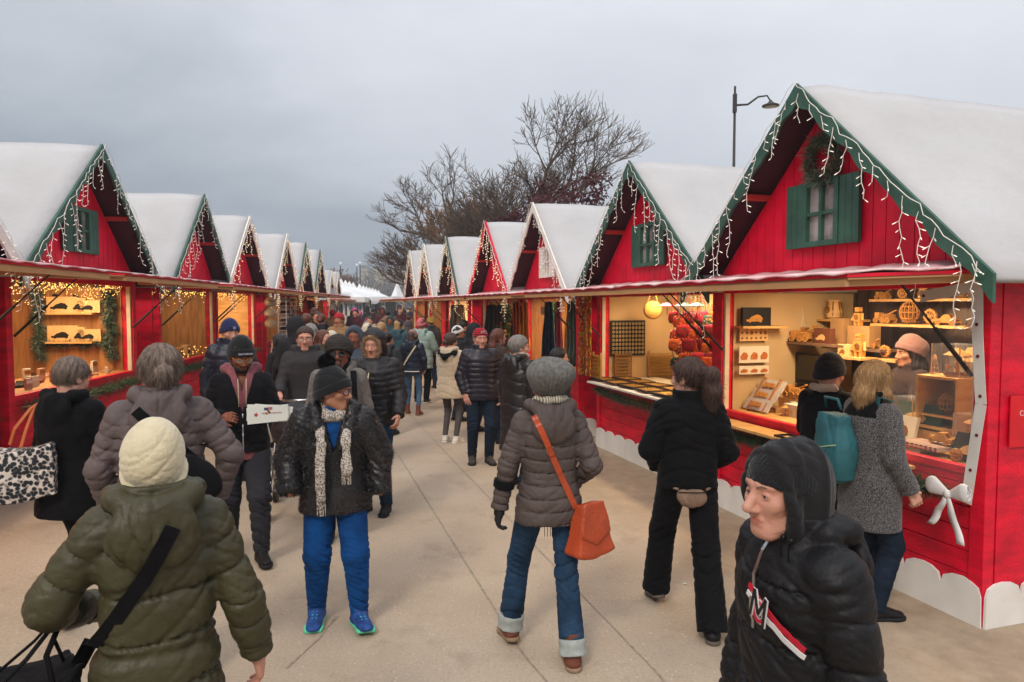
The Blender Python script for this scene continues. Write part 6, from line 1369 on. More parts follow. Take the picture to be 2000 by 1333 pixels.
# ------------------------------------------------------------ stall 2: jewellery
S2=RS[1]
def lit(x): return x
q2_=LOC(S2,1226,695,x=-SW+.085); e=G_(S2,'ring_board',-SW+.085,q2_.y,q2_.z,'black board hung with rows of silver and gold rings','ring board',rz=PI/2); mb=MB(); mb.box((0,0,.26),(.56,.015,.52)); mb.build('board',blackp,e); rr=random.Random(3); RM=M('ring metal','#d9c08a',rough=.35,metal=.5,bump=0)
for i in range(10):
    for j in range(8): mb=MB(); mb.tube([(-.24+.053*i+rr.uniform(-.006,.006),-.014,.05+.062*j+.012*math.sin(t)) if False else (-.24+.053*i+.014*math.cos(t),-.014,.05+.06*j+.016*math.sin(t)) for t in np.linspace(0,2*PI,8)],.0065,5,cap=False); mb.build('ring',RM,e)
for k in range(12):
    x_=(-1.1,-.68,-.26,.16,.58,1.0)[k%6]; e=G_(S2,'jewellery_tray',x_,(-.07,.28)[k//6],1.01,('front ','back ')[k//6]+('row tray of gold pendants at the far end of the counter','row tray of gold rings next to the far end','row tray packed with gold brooches','row tray of beads behind the ponytailed woman','row tray of earrings on the near half','row tray of trinkets at the near end')[k%6],'tray','jewellery trays on the white counter',rz=(.1,-.05,.12,-.1,.05,0)[k%6]); mb=MB(); w_,d_=.36,.26
    for c,d in (((0,0,.006),(w_,d_,.008)),((0,-d_/2,.015),(w_,.014,.026)),((0,d_/2,.015),(w_,.014,.026)),((-w_/2,0,.015),(.014,d_-.03,.026)),((w_/2,0,.015),(.014,d_-.03,.026))): mb.box(c,d)
    mb.build('tray_body',blackp if k%2==0 else M('tray walnut','#4a3220'),e); mb=MB(); rr=random.Random(k)
    for i in range(11):
        for j in range(8): mb.ball((-w_/2+.03+.03*i+rr.uniform(-.005,.005),-d_/2+.025+.03*j+rr.uniform(-.005,.005),.018),.0085,4)
    o=mb.build('trinkets',M('trinket gold','#d9a850',rough=.3,metal=.7,var=.4,vs=90,bump=0),e); o['kind']='stuff'
for k,(x_,y_,z_,lb) in enumerate(((LOC(S2,1166,720,y=-.12).x,-.12,1.0,'tall rack of gold bangles at the far end of the jewellery counter'),(-SW+.12,.35,1.0,'bangle rack under the ring board'),(-SW+.14,.95,1.0,'wide bangle rack on the side wall right of the ring board'),(.95,1.0,1.0,'bangle rack at the near side of the jewellery stall'))):
    e=G_(S2,'bangle_rack',x_,y_,z_,lb,'bangle rack','racks of gold bangles',rz=PI/2 if k in (1,2) else 0); mb=MB(); w_=.26 if k!=2 else .4
    for j in range(7): mb.tube([(-w_/2,0,.05+.05*j),(w_/2,0,.05+.05*j)],.006,6)
    [mb.box((sx*w_/2,0,.2),(.012,.03,.4)) for sx in (-1,1)]; mb.build('rack',pine,e); mb=MB()
    for j in range(7):
        for i in range(int(w_/.022)-1): mb.tube([(-w_/2+.02+.022*i,.022*math.cos(t),.05+.05*j-.012+.02*math.sin(t)) for t in np.linspace(0,2*PI,9)],.0055,4,cap=False)
    o=mb.build('bangles',MATS['trinket gold'],e); o['kind']='stuff'
straw=M('straw','#a8823e',rough=.8,tex='wavez',vs=30,col2='#b98434',bump=.4)
q2_=LOC(S2,1275,606,y=.5); e=G_(S2,'round_bag',q2_.x,.5,q2_.z,'round yellow straw bag hanging above the counter','bag',rz=R(-14)-ROWR); mb=MB(); mb.lathe([(.01,-.03),(.11,-.028),(.13,0),(.11,.028),(.01,.03)],n=20,mat=Matrix.Rotation(PI/2,4,'X')); mb.build('bag_body',straw,e,smooth=True); mb=MB(); mb.tube([(-.07,0,.1),(-.02,0,.26),(.02,0,.26),(.07,0,.1)],.005,5); mb.build('strap',straw,e)
cols=['#b3202a','#c2461f','#8a1424','#d2731f','#a01830','#2c4a3a','#c9541c','#7d1528']
for k in range(28):
    q2_=LOC(S2,1318+80*(k%7)/6+5*((k//7)%2),618+27*(k//7)+8*(k%2),y=.42+.07*(k%4)); e=G_(S2,'fabric_bag',q2_.x,q2_.y,q2_.z,('red','orange','crimson','amber','cherry red','green','rust','wine red')[k%8]+' patterned fabric bag, '+('first','second','third','fourth','fifth','sixth','last')[k%7]+' in the '+('top','second','third','lowest')[k//7]+' hanging row','bag','patterned bags hanging in the jewellery stall',rz=R(-14+rnd.uniform(-30,30))-ROWR); m=M('bag cloth %d'%(k%8),cols[k%8],rough=.8,tex='voronoi',vs=28,col2='#e2933a' if k%2 else '#3a4a34',p2=.33,width=.08,bump=.3)
    w_=rnd.uniform(.075,.11); mb=MB(); mb.lathe([(.02,-.10),(w_*.9,-.09),(w_*1.1,-.04),(w_,.03),(w_*.9,.06),(.01,.065)],n=14,sy=.4); mb.build('bag_body',m,e,smooth=True); mb=MB(); mb.tube([(-w_*.6,0,.06),(0,0,.3),(w_*.6,0,.06)],.005,5); mb.build('strap',m,e)
for k,(x_,c_,lb) in enumerate(((1303,'#8f1f3a','pink paper parasol hung from the ceiling beside the straw bag'),(1335,'#1f4a3d','dark green paper parasol hung from the ceiling'),(1362,'#24503c','green paper parasol nearest the red post'))):
    e=G_(S2,'paper_parasol',LOC(S2,x_,598,y=.45).x,.45,LOC(S2,x_,598,y=.45).z,lb,'parasol','paper parasols'); mb=MB(); mb.lathe([(.005,.045),(.06,.03),(.115,0),(.112,-.006),(.005,.035)],n=14); mb.build('shade',M('parasol %d'%k,c_,rough=.6),e); mb=MB(); mb.tube([(0,0,-.12),(0,0,.2)],.004,5); mb.build('stick',blackm,e)
# strings of chillies / beads at the far post of stall 2
q2_=LOC(S2,1140,700,y=-.30); e=G_(S2,'bead_strands',q2_.x,-.30,1.0,'curtain of red, orange and yellow bead strands hanging beside the jewellery stall','bead strands'); mb=MB(); rr=random.Random(9)
for k in range(20):
    x_=-.17+.018*k; y_=rr.uniform(-.06,.06)
    for j in range(44): mb.ball((x_+rr.uniform(-.008,.008),y_,1.2-.026*j),rr.uniform(.007,.014),4,rr.randrange(4),sc_=(1,1,1.5))
o=mb.build('beads',[M('bead red','#b3151f',rough=.3,bump=0),M('bead orange','#d4641c',rough=.3,bump=0),M('bead yellow','#d8a024',rough=.3,bump=0),M('bead green','#6f7a2a',rough=.3,bump=0)],e); o['kind']='stuff'; mb=MB(); [mb.tube([(-.17+.018*k,0,.05),(-.17+.018*k,0,1.24)],.0015,3) for k in range(20)]; mb.bar((-.19,0,1.24),(.19,0,1.24),.01,.01); mb.build('threads',blackm,e)
# ------------------------------------------------------------ stall 3: shawls; 4-7
L1_=LS[1]
def shawl(s,x,y,z,w,h,col,col2,lb,name='shawl',tex='wavex'):
    p=SM(s)@Vector((x,y,z)); m=M('cloth '+col+col2,col,rough=.9,tex=tex,vs=5,det=3,col2=col2,bump=.2,sheen=.1)
    nx,nz=14,10; vs=[];fs=[]; ph=rnd.uniform(0,6)
    for i in range(nx+1):
        for j in range(nz+1):
            u=i/nx-.5; v=j/nz; ww=w*(.55+.45*v); vs.append((u*ww,.022*math.sin(i*1.5+ph)*(.4+v)+.01*math.sin(j+ph),-h*v-.03*abs(u)*w*4*(1-v)))
    for i in range(nx):
        for j in range(nz): k=i*(nz+1)+j; fs.append((k,k+1,k+nz+2,k+nz+1))
    mb=MB(); mb.add(vs,fs); o=mb.build(name,m,None,smooth=True,loc=p); o.rotation_euler=(0,0,R(-28) if s in RS else R(18) if s is not L1_ else s.rotation_euler.z); so_=o.modifiers.new('s','SOLIDIFY'); so_.thickness=.008; return tag(o,lb,name,'shawls and garments hung for sale')
S3=RS[2]
for x_,y_,w_,h_,c1,c2,lb in ((-1.0,-.25,.34,.95,'#b3541c','#2a1814','orange and black striped shawl on the far side of the shawl stall'),(-.72,-.2,.2,.9,'#d98a1f','#8a3a1c','amber shawl next to the striped one'),(-.2,.2,.24,.95,'#5f7a3a','#2f4a24','green shawl in the middle of the shawl stall'),(.05,.15,.2,.9,'#3f6b3a','#7d9a4a','leaf green scarf beside the dark blue one'),(.3,-.1,.26,.95,'#16283a','#2f5266','dark blue patterned scarf on the shawl stall'),(.52,.0,.16,1.0,'#b0566a','#8a3048','pink scarf right of the dark blue scarf'),(.75,.15,.3,1.0,'#d9932a','#b5651c','golden orange shawl near the post'),(1.1,.0,.22,1.05,'#4a4f44','#2a2e28','grey green scarf beside the bead strands')):
    shawl(S3,x_,y_,2.14,w_,h_,c1,c2,lb)
e=G_(S3,'clothes_hanger',-.98,-.25,2.14,'wooden hanger carrying the orange striped shawl','hanger'); mb=MB(); mb.bar((-.2,0,-.07),(0,0,.02),.02,.02); mb.bar((.2,0,-.07),(0,0,.02),.02,.02); mb.tube([(0,0,.02),(0,0,.09)],.004,5); mb.build('hanger_bar',pine,e)
e=G_(S3,'price_card',-.02,-.08,1.98,'pale price card hanging in front of the green shawls','card'); mb=MB(); mb.box((0,0,0),(.3,.005,.14)); mb.build('card',cream,e)
for x_,c1,c2,lb in ((-.5,'#6f6a66','#4a4542','plain grey garment in the fifth right-hand stall'),(.4,'#b09a6a','#7d6b45','straw coloured pointed cloth hanging in the fifth right-hand stall'),(0,'#4b4550','#2e2a33','slate shawl in the middle of the fifth right-hand stall')): shawl(RS[4],x_,.0,2.1,.4,1.0,c1,c2,lb)
for x_,c1,c2,lb in ((-.9,'#1b1a1e','#0c0c0e','black coat hanging in the fourth right-hand stall'),(-.2,'#3a2a26','#1f1614','dark brown cloth hanging in the fourth right-hand stall')): shawl(RS[3],x_,.1,2.1,.5,1.0,c1,c2,lb)
# flower display in stall 5
e=G_(RS[3],'flower_bunch',1.15,-.15,1.45,'bunch of red and yellow silk flowers with green leaves by a post','flowers'); mb=MB(); rr=random.Random(4)
blades(mb,900,lambda r:(r.gauss(0,.13),r.gauss(0,.06),.25+r.gauss(0,.2)),.06,.02,lambda r,p:(r.gauss(0,1),r.gauss(0,1),r.gauss(0,1)),rs=rr); mb.build('leaves',M('bright leaf','#4f6f2c',bump=0),e); mb=MB(); [mb.ball((rr.gauss(0,.13),rr.gauss(0,.06),.25+rr.gauss(0,.2)),.026,6,rr.randrange(2)) for _ in range(50)]; mb.build('petals',[M('silk red','#c21f28',bump=0),M('silk yellow','#dcb04a',bump=0)],e)
# ------------------------------------------------------------ left stalls
L1=LS[1]
LX=SW-.09; zz_=[]
for py_,lb in ((611,'upper pine shelf of box sets in the second left-hand stall'),(667,'lower pine shelf of box sets in the second left-hand stall')):
    a_=LOC(L1,100,py_,x=LX); b_=LOC(L1,190,py_,x=LX); zz_.append((a_.z+b_.z)/2); p_=SM(L1)@Vector((LX-.08,(a_.y+b_.y)/2,zz_[-1])); mb=MB(); mb.box((0,0,-.012),(.16,abs(a_.y-b_.y),.024)); o=mb.build('shelf',pinel,None,loc=p_); o.rotation_euler=(0,0,L1.rotation_euler.z); tag(o,lb,'shelf')
k=0
for z_,top_ in ((zz_[0],1),(zz_[1],0)):
    for px_,w_,h_ in ((124,.40,.22),(155,.16,.20),(176,.30,.17)):
        q2_=LOC(L1,px_,640,x=LX-.05); pbox(L1,LX-.05,q2_.y,z_,w_,.06,h_,('carved wooden box with map engraving','tall kraft box beside it','low engraved wooden case')[k%3]+(' on the upper' if top_ else ' on the lower')+' shelf, left-hand stall',plyl,blackp,name='engraved_box',rz=-PI/2); k+=1
for px_ in (108,148): q2_=LOC(L1,px_,575,x=LX-.03); shawl(L1,LX-.04,q2_.y,zz_[0]+.26,.12,.26,'#171419','#0c0b0d','black leather sleeve on the upper shelf, '+('left' if px_<120 else 'right')+' of the engraved box',name='sleeve').rotation_euler.z-=PI/2
for x_,lb in ((74,'left'),(214,'right')):
    garland('frosted_garland',[SM(L1)@Vector((LX-.06,LOC(L1,x_,640,x=LX-.06).y+.03*math.sin(q*2),2.15-.105*q)) for q in range(10)],.07,2200,f'frosted fir garland hanging as a {lb} drop in the second left-hand stall',frost,ln=.09,wd=.009,seed=31+x_,group='frosted garlands')
garland('frosted_garland',[SM(L1)@Vector((LX-.06,LOC(L1,85+14*q,675,x=LX-.06).y,1.40+.02*math.sin(q*2))) for q in range(9)],.06,1500,'frosted fir garland running below the lower shelf in the left-hand stall',frost,ln=.07,wd=.008,seed=33,group='frosted garlands')
garland('frosted_garland',[SM(L1)@Vector((-1.3+.29*q,.22,2.2)) for q in range(10)],.05,1500,'frosted garland along the top of the second left-hand opening',frost,ln=.06,wd=.007,seed=35,group='frosted garlands')
for si,(x0,x1,lb) in enumerate(((-1.35,1.35,'dense golden fairy lights under the awning of the second left-hand stall'),(-1.35,1.35,'golden fairy lights in the nearest left-hand stall'))):
    s=(L1,LS[0])[si]; e=G_(s,'fairy_lights',0,0,0,lb,'fairy lights','golden fairy lights'); mb=MB(); rr=random.Random(8+si)
    for q in range(330): x_=rr.uniform(x0,x1); dp=abs(rr.gauss(0,.06))*(1+1.3*(math.sin(x_*4)>.4)); mb.ball((x_,.12+rr.uniform(-.05,.05),2.20-dp),.0048,4)
    o=mb.build('bulbs',M('gold bulb','#ffcc66',emit=2.4,ecol='#ffc468',bump=0),e); o['kind']='stuff'; mb=MB(); mb.tube([(x0+(x1-x0)*i/40,.12,2.19-.03*abs(math.sin(i*.7))) for i in range(41)],.003,4); mb.build('cable',plyd,e)
# pine door in the back of the left stall
e=G_(L1,'pine_door',-.95,1.575,1.0,'pine plank door with a diagonal brace at the back of the left stall','door'); mb=MB(); [mb.box((-.26+.105*q,0,.5),(.1,.02,1.0)) for q in range(6)]; mb.build('planks',pine,e); mb=MB(); mb.box((0,-.02,.12),(.62,.02,.08)); mb.box((0,-.02,.88),(.62,.02,.08)); mb.bar((-.26,-.021,.15),(.26,-.021,.85),.07,.018); mb.build('brace',pine,e)
table(L1,1.0,.06,.95,'pine display table in the second left-hand stall',pine); table(LS[0],1.0,.06,.95,'pine display table in the nearest left-hand stall',pine)
# small goods on the left table
rr=random.Random(21); cl=[('#1d1a1c','black'),('#7a2a2c','dark red'),('#cfc3a8','cream'),('#b0524e','coral'),('#2c3a34','bottle green'),('#c9b8a0','ivory'),('#5a2f24','chestnut'),('#b98a72','rose beige')]
for k in range(46):
    c_,nm=cl[rr.randrange(8)]; x_=-1.3+2.55*((k*7)%46)/46+rr.uniform(-.03,.03); y_=.12+.7*((k*11)%23)/23; h_=rr.choice((.02,.03,.12,.08,.15)); w_=rr.uniform(.08,.16)
    pos=('front','middle','back')[min(2,int(y_/.3))]; e=G_(L1,'leather_case',x_,y_,1.02,f'{nm} {"upright" if h_>.07 else "flat"} leather case, {pos} of the table, {"%.0f"%((x_+1.4)*36)} cm along' if False else f'{nm} {"upright" if h_>.07 else "flat"} leather case towards the {pos} of the left display table','leather case','leather goods on the left-hand display table',rz=rr.uniform(-.6,.6))
    mb=MB(); mb.box((0,0,h_/2),(w_,.03 if h_>.07 else .1,h_)); mb.build('case_body',M('leather '+nm,c_,rough=.5,var=.2),e,bevel=.004)
    mb=MB(); mb.box((0,-.016 if h_>.07 else -.02,h_*.7 if h_>.07 else h_+.0015),(w_*.9,.003,h_*.3) if h_>.07 else (w_*.3,.02,.003)); mb.build('clasp',gold if k%3 else cream,e)
for k in range(12):
    e=G_(LS[0],'leather_case',.3+.09*k,.15+.06*(k%4),1.02,f'{cl[k%8][1]} leather case on the nearest left-hand table, '+('front','second','third','back')[k%4]+' row','leather case','leather goods on the nearest left-hand table',rz=.1*k); mb=MB(); mb.box((0,0,.05),(.11,.04,.1)); mb.build('case_body',M('leather '+cl[k%8][1],cl[k%8][0]),e,bevel=.004); mb=MB(); mb.box((0,-.022,.07),(.09,.003,.03)); mb.build('clasp',gold,e)
# hats and scarves of the fifth left stall, orange scarf in the sixth
S5=LS[4]; gk=[('#b9b4a8','#8a857a','pale grey'),('#6e6c66','#4a4843','mid grey'),('#d0cabd','#a8a294','off white'),('#3f403f','#2a2b2a','charcoal')]
for row in range(11):
    for cc in range(3):
        x_=-.9+.55*cc; c1,c2,nm=gk[(row+cc)%4]; e=G_(S5,'folded_knit',x_,-.38+.02*cc,.98+.105*row,f'{nm} folded knit in the '+('far','middle','near')[cc]+' column, '+('lowest','second','third','fourth','fifth','sixth','seventh','eighth','ninth','tenth','top')[row]+' shelf','knitwear','folded knits on the rack of the fifth left-hand stall'); mb=MB(); mb.box((0,0,.035),(.46,.16,.05),rz=rnd.uniform(-.05,.05)); mb.box((.02,0,.07),(.4,.14,.022)); mb.build('knit_fold',M('knit '+nm,c1,rough=.95,col2=c2,vs=20,bump=.5,bs=60),e,bevel=.015)
e=G_(S5,'display_rack',-.35,-.38,0,'white wire rack of knitwear in front of the fifth left-hand stall','rack'); mb=MB(); [mb.tube([(x_,y_,0),(x_,y_,2.15)],.01,5) for x_ in (-.85,-.28,.27,.82) for y_ in (-.1,.1)]; mb.build('upright',white,e); mb=MB(); [mb.box((0,0,.975+.105*r_),(1.68,.2,.006)) for r_ in range(12)]; mb.build('tier',white,e)
for k in range(9):
    e=G_(LS[3],'grey_tassel',1.3+.045*k,-.42-.03*(k%3),.95,('first','second','third','fourth','fifth','sixth','seventh','eighth','last')[k]+' long silver grey paper cone in the bunch beside the fourth left-hand stall','paper cone','bunch of grey paper cones'); mb=MB(); a_=(k-4)*.12; mb.tube([(0,0,.1),(math.sin(a_)*.5,0,-.42)],[.012,.035],8); mb.build('cone',M('silver grey paper','#a7a297',rough=.7),e); mb=MB(); mb.tube([(0,0,.1),(0,0,.2)],.006,5); mb.build('tie',blackm,e)
mk=[('hat_ball','#c9c2b4',1.75),('hat_ball','#d6d0c4',2.0),('hat_ball','#b9ab90',1.5)]
for k,(nm_,c_,z_) in enumerate(mk): 
    e=G_(LS[3],'fur_hat',1.42,-.36,z_,('pale fur bobble hat on the middle peg','off white fur hat on the top peg','beige fur hat on the lowest peg')[k]+' by the knitwear rack','hat','fur hats on pegs'); V,Q=mesh_sdf(lambda P: ell(P,(0,0,0),(.13,.13,.10))+wob(P,30,.01,k),(-.2,-.2,-.15),(.2,.2,.15),.02); o=np_obj('hat_crown',V,Q,M('fur '+c_,c_,rough=.95),e); fur_on('fur_pile',V,Q,700,.03,.006,MATS['fur '+c_],o,down=.1)
for s,x_,c1,c2,lb in ((LS[5],-.9,'#c9401a','#a52f12','bright orange scarf hanging at the front of the sixth left-hand stall'),(LS[5],-.3,'#15151b','#0b0b0e','black coat hanging beside the orange scarf'),(LS[5],.4,'#8d1f2d','#5d1420','crimson cloth at the far side of the sixth left-hand stall'),(LS[6],-.7,'#d29a28','#b07718','yellow cloth panel in the seventh left-hand stall'),(LS[7],0,'#b9bdb6','#a5a9a2','pale blue-grey cloth in the far small left-hand stall')): shawl(s,x_,-.3,2.1,.5,.95,c1,c2,lb)
# third left stall: a few goods and hearts
for k in range(6): pbox(LS[2],-1.1+.42*k,.4,1.0,.2,.12,.16+.03*(k%2),('kraft','cream','brown','grey','tan','pale')[k]+' gift box on the counter of the third left-hand stall',(card,cream,plyd,greyw,ply,plyl)[k],blackp if k%2 else None,name='gift_box')
e=G_(LS[2],'red_star',-1.0,.2,1.8,'dark red star lantern hanging in the third left-hand stall','lantern'); mb=MB(); mb.prism([(.14*math.cos(PI/2+i*PI/5)*(1 if i%2==0 else .5),.14*math.sin(PI/2+i*PI/5)*(1 if i%2==0 else .5)) for i in range(10)],-.03,.03); mb.build('star_body',M('dark red paper','#7d1322'),e); mb=MB(); mb.tube([(0,0,.13),(0,0,.4)],.003,4); mb.build('cord',blackm,e)
for k in (2,3): 
    e=G_(LS[k],'fairy_lights',0,0,0,f'golden fairy lights round the opening of the {ordl[k]} left-hand stall','fairy lights','golden fairy lights'); mb=MB(); rr=random.Random(k)
    for q in range(120): mb.ball((rr.uniform(-1.3,1.3),.12+rr.uniform(-.05,.05),(2.18-abs(rr.gauss(0,.06))) if q%3 else rr.uniform(1.02,1.2)),.007,4)
    o=mb.build('bulbs',MATS['gold bulb'],e); o['kind']='stuff'
# ============================================================ THE CROWD
def place(rt,px,Y,face,H,label,group=None,over=None):
    x=(px-1000)/FPX*Y; rt.location=(x,Y,gz(x)); rt.rotation_euler=(0,0,R(-face)); rt.scale=(H/1.75,)*3; rt['label']=label; rt['group']=group or 'pedestrians in the crowded lane'
    return rt
CR=[]
def arche(i,hair_,hat,coatargs,tone,face=True,glv=None,w=1.0,legs_=None):
    f=Fig((0,50+i),0,1.75,'x',vox=.021,w=w,tone=tone); 
    if legs_: f.legs(*legs_)
    f.arms(L=((-.25,.1,-1),(.1,.6,-.7)),Rr=((.25,.1,-1),(-.1,.5,-.8))); f.body(hands=(None,None),hv=.0125,detail=face)
    f.hair(*hair_,vox=.0135); 
    if hat: f.beanie(hat,cuff=.05,vox=.0135,rib=0)
    f.coat(**coatargs,vox=.021); f.trousers(denimd,'regular',vox=.021); f.shoes(blackny,soleb,vox=.016); CR.append(f.root); return f
ck=fabric('crowd black','#131216'); cn=M('crowd navy','#1b2233',rough=.6,var=.2)
arche(0,(hairbr,'short'),None,dict(mat=ck,hem=.78,t=.03,hood='down',collar=.03),'ruddy')
arche(1,(hairbr,'long'),None,dict(mat=cn,hem=.72,t=.03,quilt=.12,qa=.007,collar=.04),'pale')
arche(2,(hairdk,'short'),M('crowd hat','#1a1a1e',rough=.95),dict(mat=ck,hem=.8,t=.035,collar=.05,quilt=.1,qa=.008),'tan')
arche(3,(hairbl,'bob'),None,dict(mat=cn,hem=.6,t=.028,hood='down',collar=.02),'pale')
arche(4,(hairdk,'short'),None,dict(mat=ck,hem=.7,t=.035,hood='up',collar=0),'brown')
arche(5,(hairgr,'bun'),None,dict(mat=ck,hem=.8,t=.03,hood='down',collar=.03),'ruddy')
coatc=[('black','#141317'),('dark grey','#2c2b2f'),('navy','#1a2236'),('brown','#3a2a22'),('olive','#363624'),('cream','#b5a68c'),('burgundy','#4a1a22'),('teal','#254349'),('grey','#5c5a5a'),('camel','#8f6d48'),('charcoal','#232326')]
hatc=[('black','#151518'),('pink','#c4517d'),('cream','#c9bda6'),('grey','#6e6e70'),('navy','#1f2746'),('red','#a3202c'),('white','#cfcbc4')]
hairc=[('brown',hairbr),('dark',hairdk),('blond',hairbl),('grey',hairgr),('auburn',hairau)]
hairn=['short hair','long hair','beanie','bobbed hair','hood up','hair in a bun']
CM={}
def cmat(nm,c,r_=.85):
    if nm not in CM: CM[nm]=M('crowd cloth '+nm,c,rough=r_,var=.2,bump=.2)
    return CM[nm]
used0=set(); LBL={}
def spawn(ai,px,Y,face,H,coat,hat=None,hair=None,rel=''):
    src=CR[ai]
    if ai not in used0: used0.add(ai); rt=src
    else: rt=copy_tree(src)
    cn_,cc=coat; cm=cmat(cn_,cc)
    for ch in rt.children:
        b=ch.name.split('.')[0]; m=None
        if b=='coat': m=cm
        elif b=='beanie' and hat: m=cmat('hat '+hat[0],hat[1],.95)
        elif b=='hair' and hair: m=hair[1]
        if m: ch.material_slots[0].link='OBJECT'; ch.material_slots[0].material=m
    look='walking away' if abs(face)<60 else 'coming this way' if abs(face)>120 else 'turned to the side'
    if ai==2 and hat: d=f'{hat[0]} beanie and {cn_} coat'
    elif ai==4: d=f'{cn_} coat with the hood up'
    else: d=f'{cn_} coat and {hair[0] if hair else "brown"} {hairn[ai]}'
    near='just ahead of the tents' if Y>30 else 'deep in the crowd' if Y>20 else 'in the near crowd'
    lb=f'pedestrian in a {d}, {look}{rel or ", "+near}'
    if len(lb.split())>16: lb=f'pedestrian in a {d}, {look}'
    LBL.setdefault(lb,[]).append(rt); place(rt,px,Y,face,H,lb); return rt
# individually seen people behind the foreground
spawn(4,578,9.6,-40,1.86,coatc[0],rel=' beside the knitwear rack')
spawn(3,606,10.8,-50,1.74,coatc[10],hair=hairc[3],rel=' behind the stroller man')
spawn(4,692,8.9,176,1.80,('slate blue','#3a4450'),rel=' behind the sunglasses man')
spawn(1,630,10.6,110,1.66,coatc[4],hair=hairc[4],rel=' near the knitwear rack')
spawn(2,648,11.6,-160,1.6,coatc[5],hat=hatc[2],rel=' beside the red-haired woman')
spawn(2,717,12.6,4,1.72,coatc[8],hat=hatc[2],rel=' in mid lane'); spawn(1,744,13.2,10,1.74,coatc[9],hair=hairc[2],rel=' in mid lane')
spawn(0,755,11.2,8,1.66,coatc[1],hair=hairc[1],rel=' in mid lane'); spawn(2,893,12.6,60,1.72,coatc[0],hat=hatc[6],rel=' facing the fourth right-hand stall')
spawn(0,905,13.8,70,1.80,coatc[1],hair=hairc[1],rel=' at the fourth right-hand stall'); spawn(4,926,11.6,65,1.78,coatc[0],rel=' at the fourth right-hand stall')
spawn(1,972,10.6,60,1.74,coatc[3],hair=hairc[4],rel=' at the third right-hand stall'); spawn(0,1090,8.1,75,1.6,coatc[0],hair=hairc[1],rel=' by the shawls'); spawn(2,842,17.5,-30,1.8,coatc[1],hat=('yellow banded','#a8873a'),rel=' by the fifth right-hand stall')
spawn(1,545,9.9,-70,1.6,coatc[0],hair=hairc[1],rel=' at the fifth left-hand stall')
rr=random.Random(12); placed=[(579,9.6),(606,10.8),(692,8.9),(630,10.6)]
def blocked(px,Y):
    x=(px-1000)/FPX*Y
    for (p2,Y2) in placed:
        if math.hypot(x-(p2-1000)/FPX*Y2,Y-Y2)<.55: return True
    # stay inside the lane
    xl=-4.55-.11*(Y-8.2)+.4 if Y<25 else (-6.6-.135*(Y-25))+.7
    xr=2.2-.306*(Y-5.8)-.9 if Y<24 else (-3.2-.10*(Y-24)+1.2)
    return not (xl<x<xr)
n=0
tries=0
while n<68 and tries<9000:
    tries+=1
    Y=rr.choice((rr.uniform(12,22),rr.uniform(16,28),rr.uniform(22,46),rr.uniform(30,60)))
    px=rr.uniform(585,900)
    if Y<17 and 700<px: continue
    if Y<19 and px>745: continue
    if blocked(px,Y): continue
    placed.append((px,Y)); ai=rr.choice((0,1,2,2,3,4,5,0,1)); coat=rr.choice(coatc[:4]+coatc+coatc[5:]); 
    spawn(ai,px,Y,rr.choice((0,0,10,-15,180,170,-170,180,70,-70))+rr.uniform(-15,15),rr.uniform(1.58,1.88),coat,hat=rr.choice(hatc) if ai==2 else None,hair=rr.choice(hairc) if ai in (0,1,3,5) else None); n+=1
pk=spawn(2,693,24,170,1.8,coatc[2],hat=('hot pink','#d43f8d'),rel=' in the distance')
SIDE=[(500,'towards the left-hand stalls'),(0,'')]
for lb,os_ in LBL.items():
    if len(os_)>1:
        os_.sort(key=lambda o:o.location.y); base=lb.split(', ')[0:2]; nm=('nearest','second nearest','third nearest','fourth nearest','fifth nearest','sixth nearest','seventh nearest','eighth nearest','ninth nearest')
        for k,o in enumerate(os_): o['label']=f'{nm[min(k,8)]} '+base[0].replace('pedestrian in a ','pedestrian in ')+', '+base[1].split(' in ')[0]
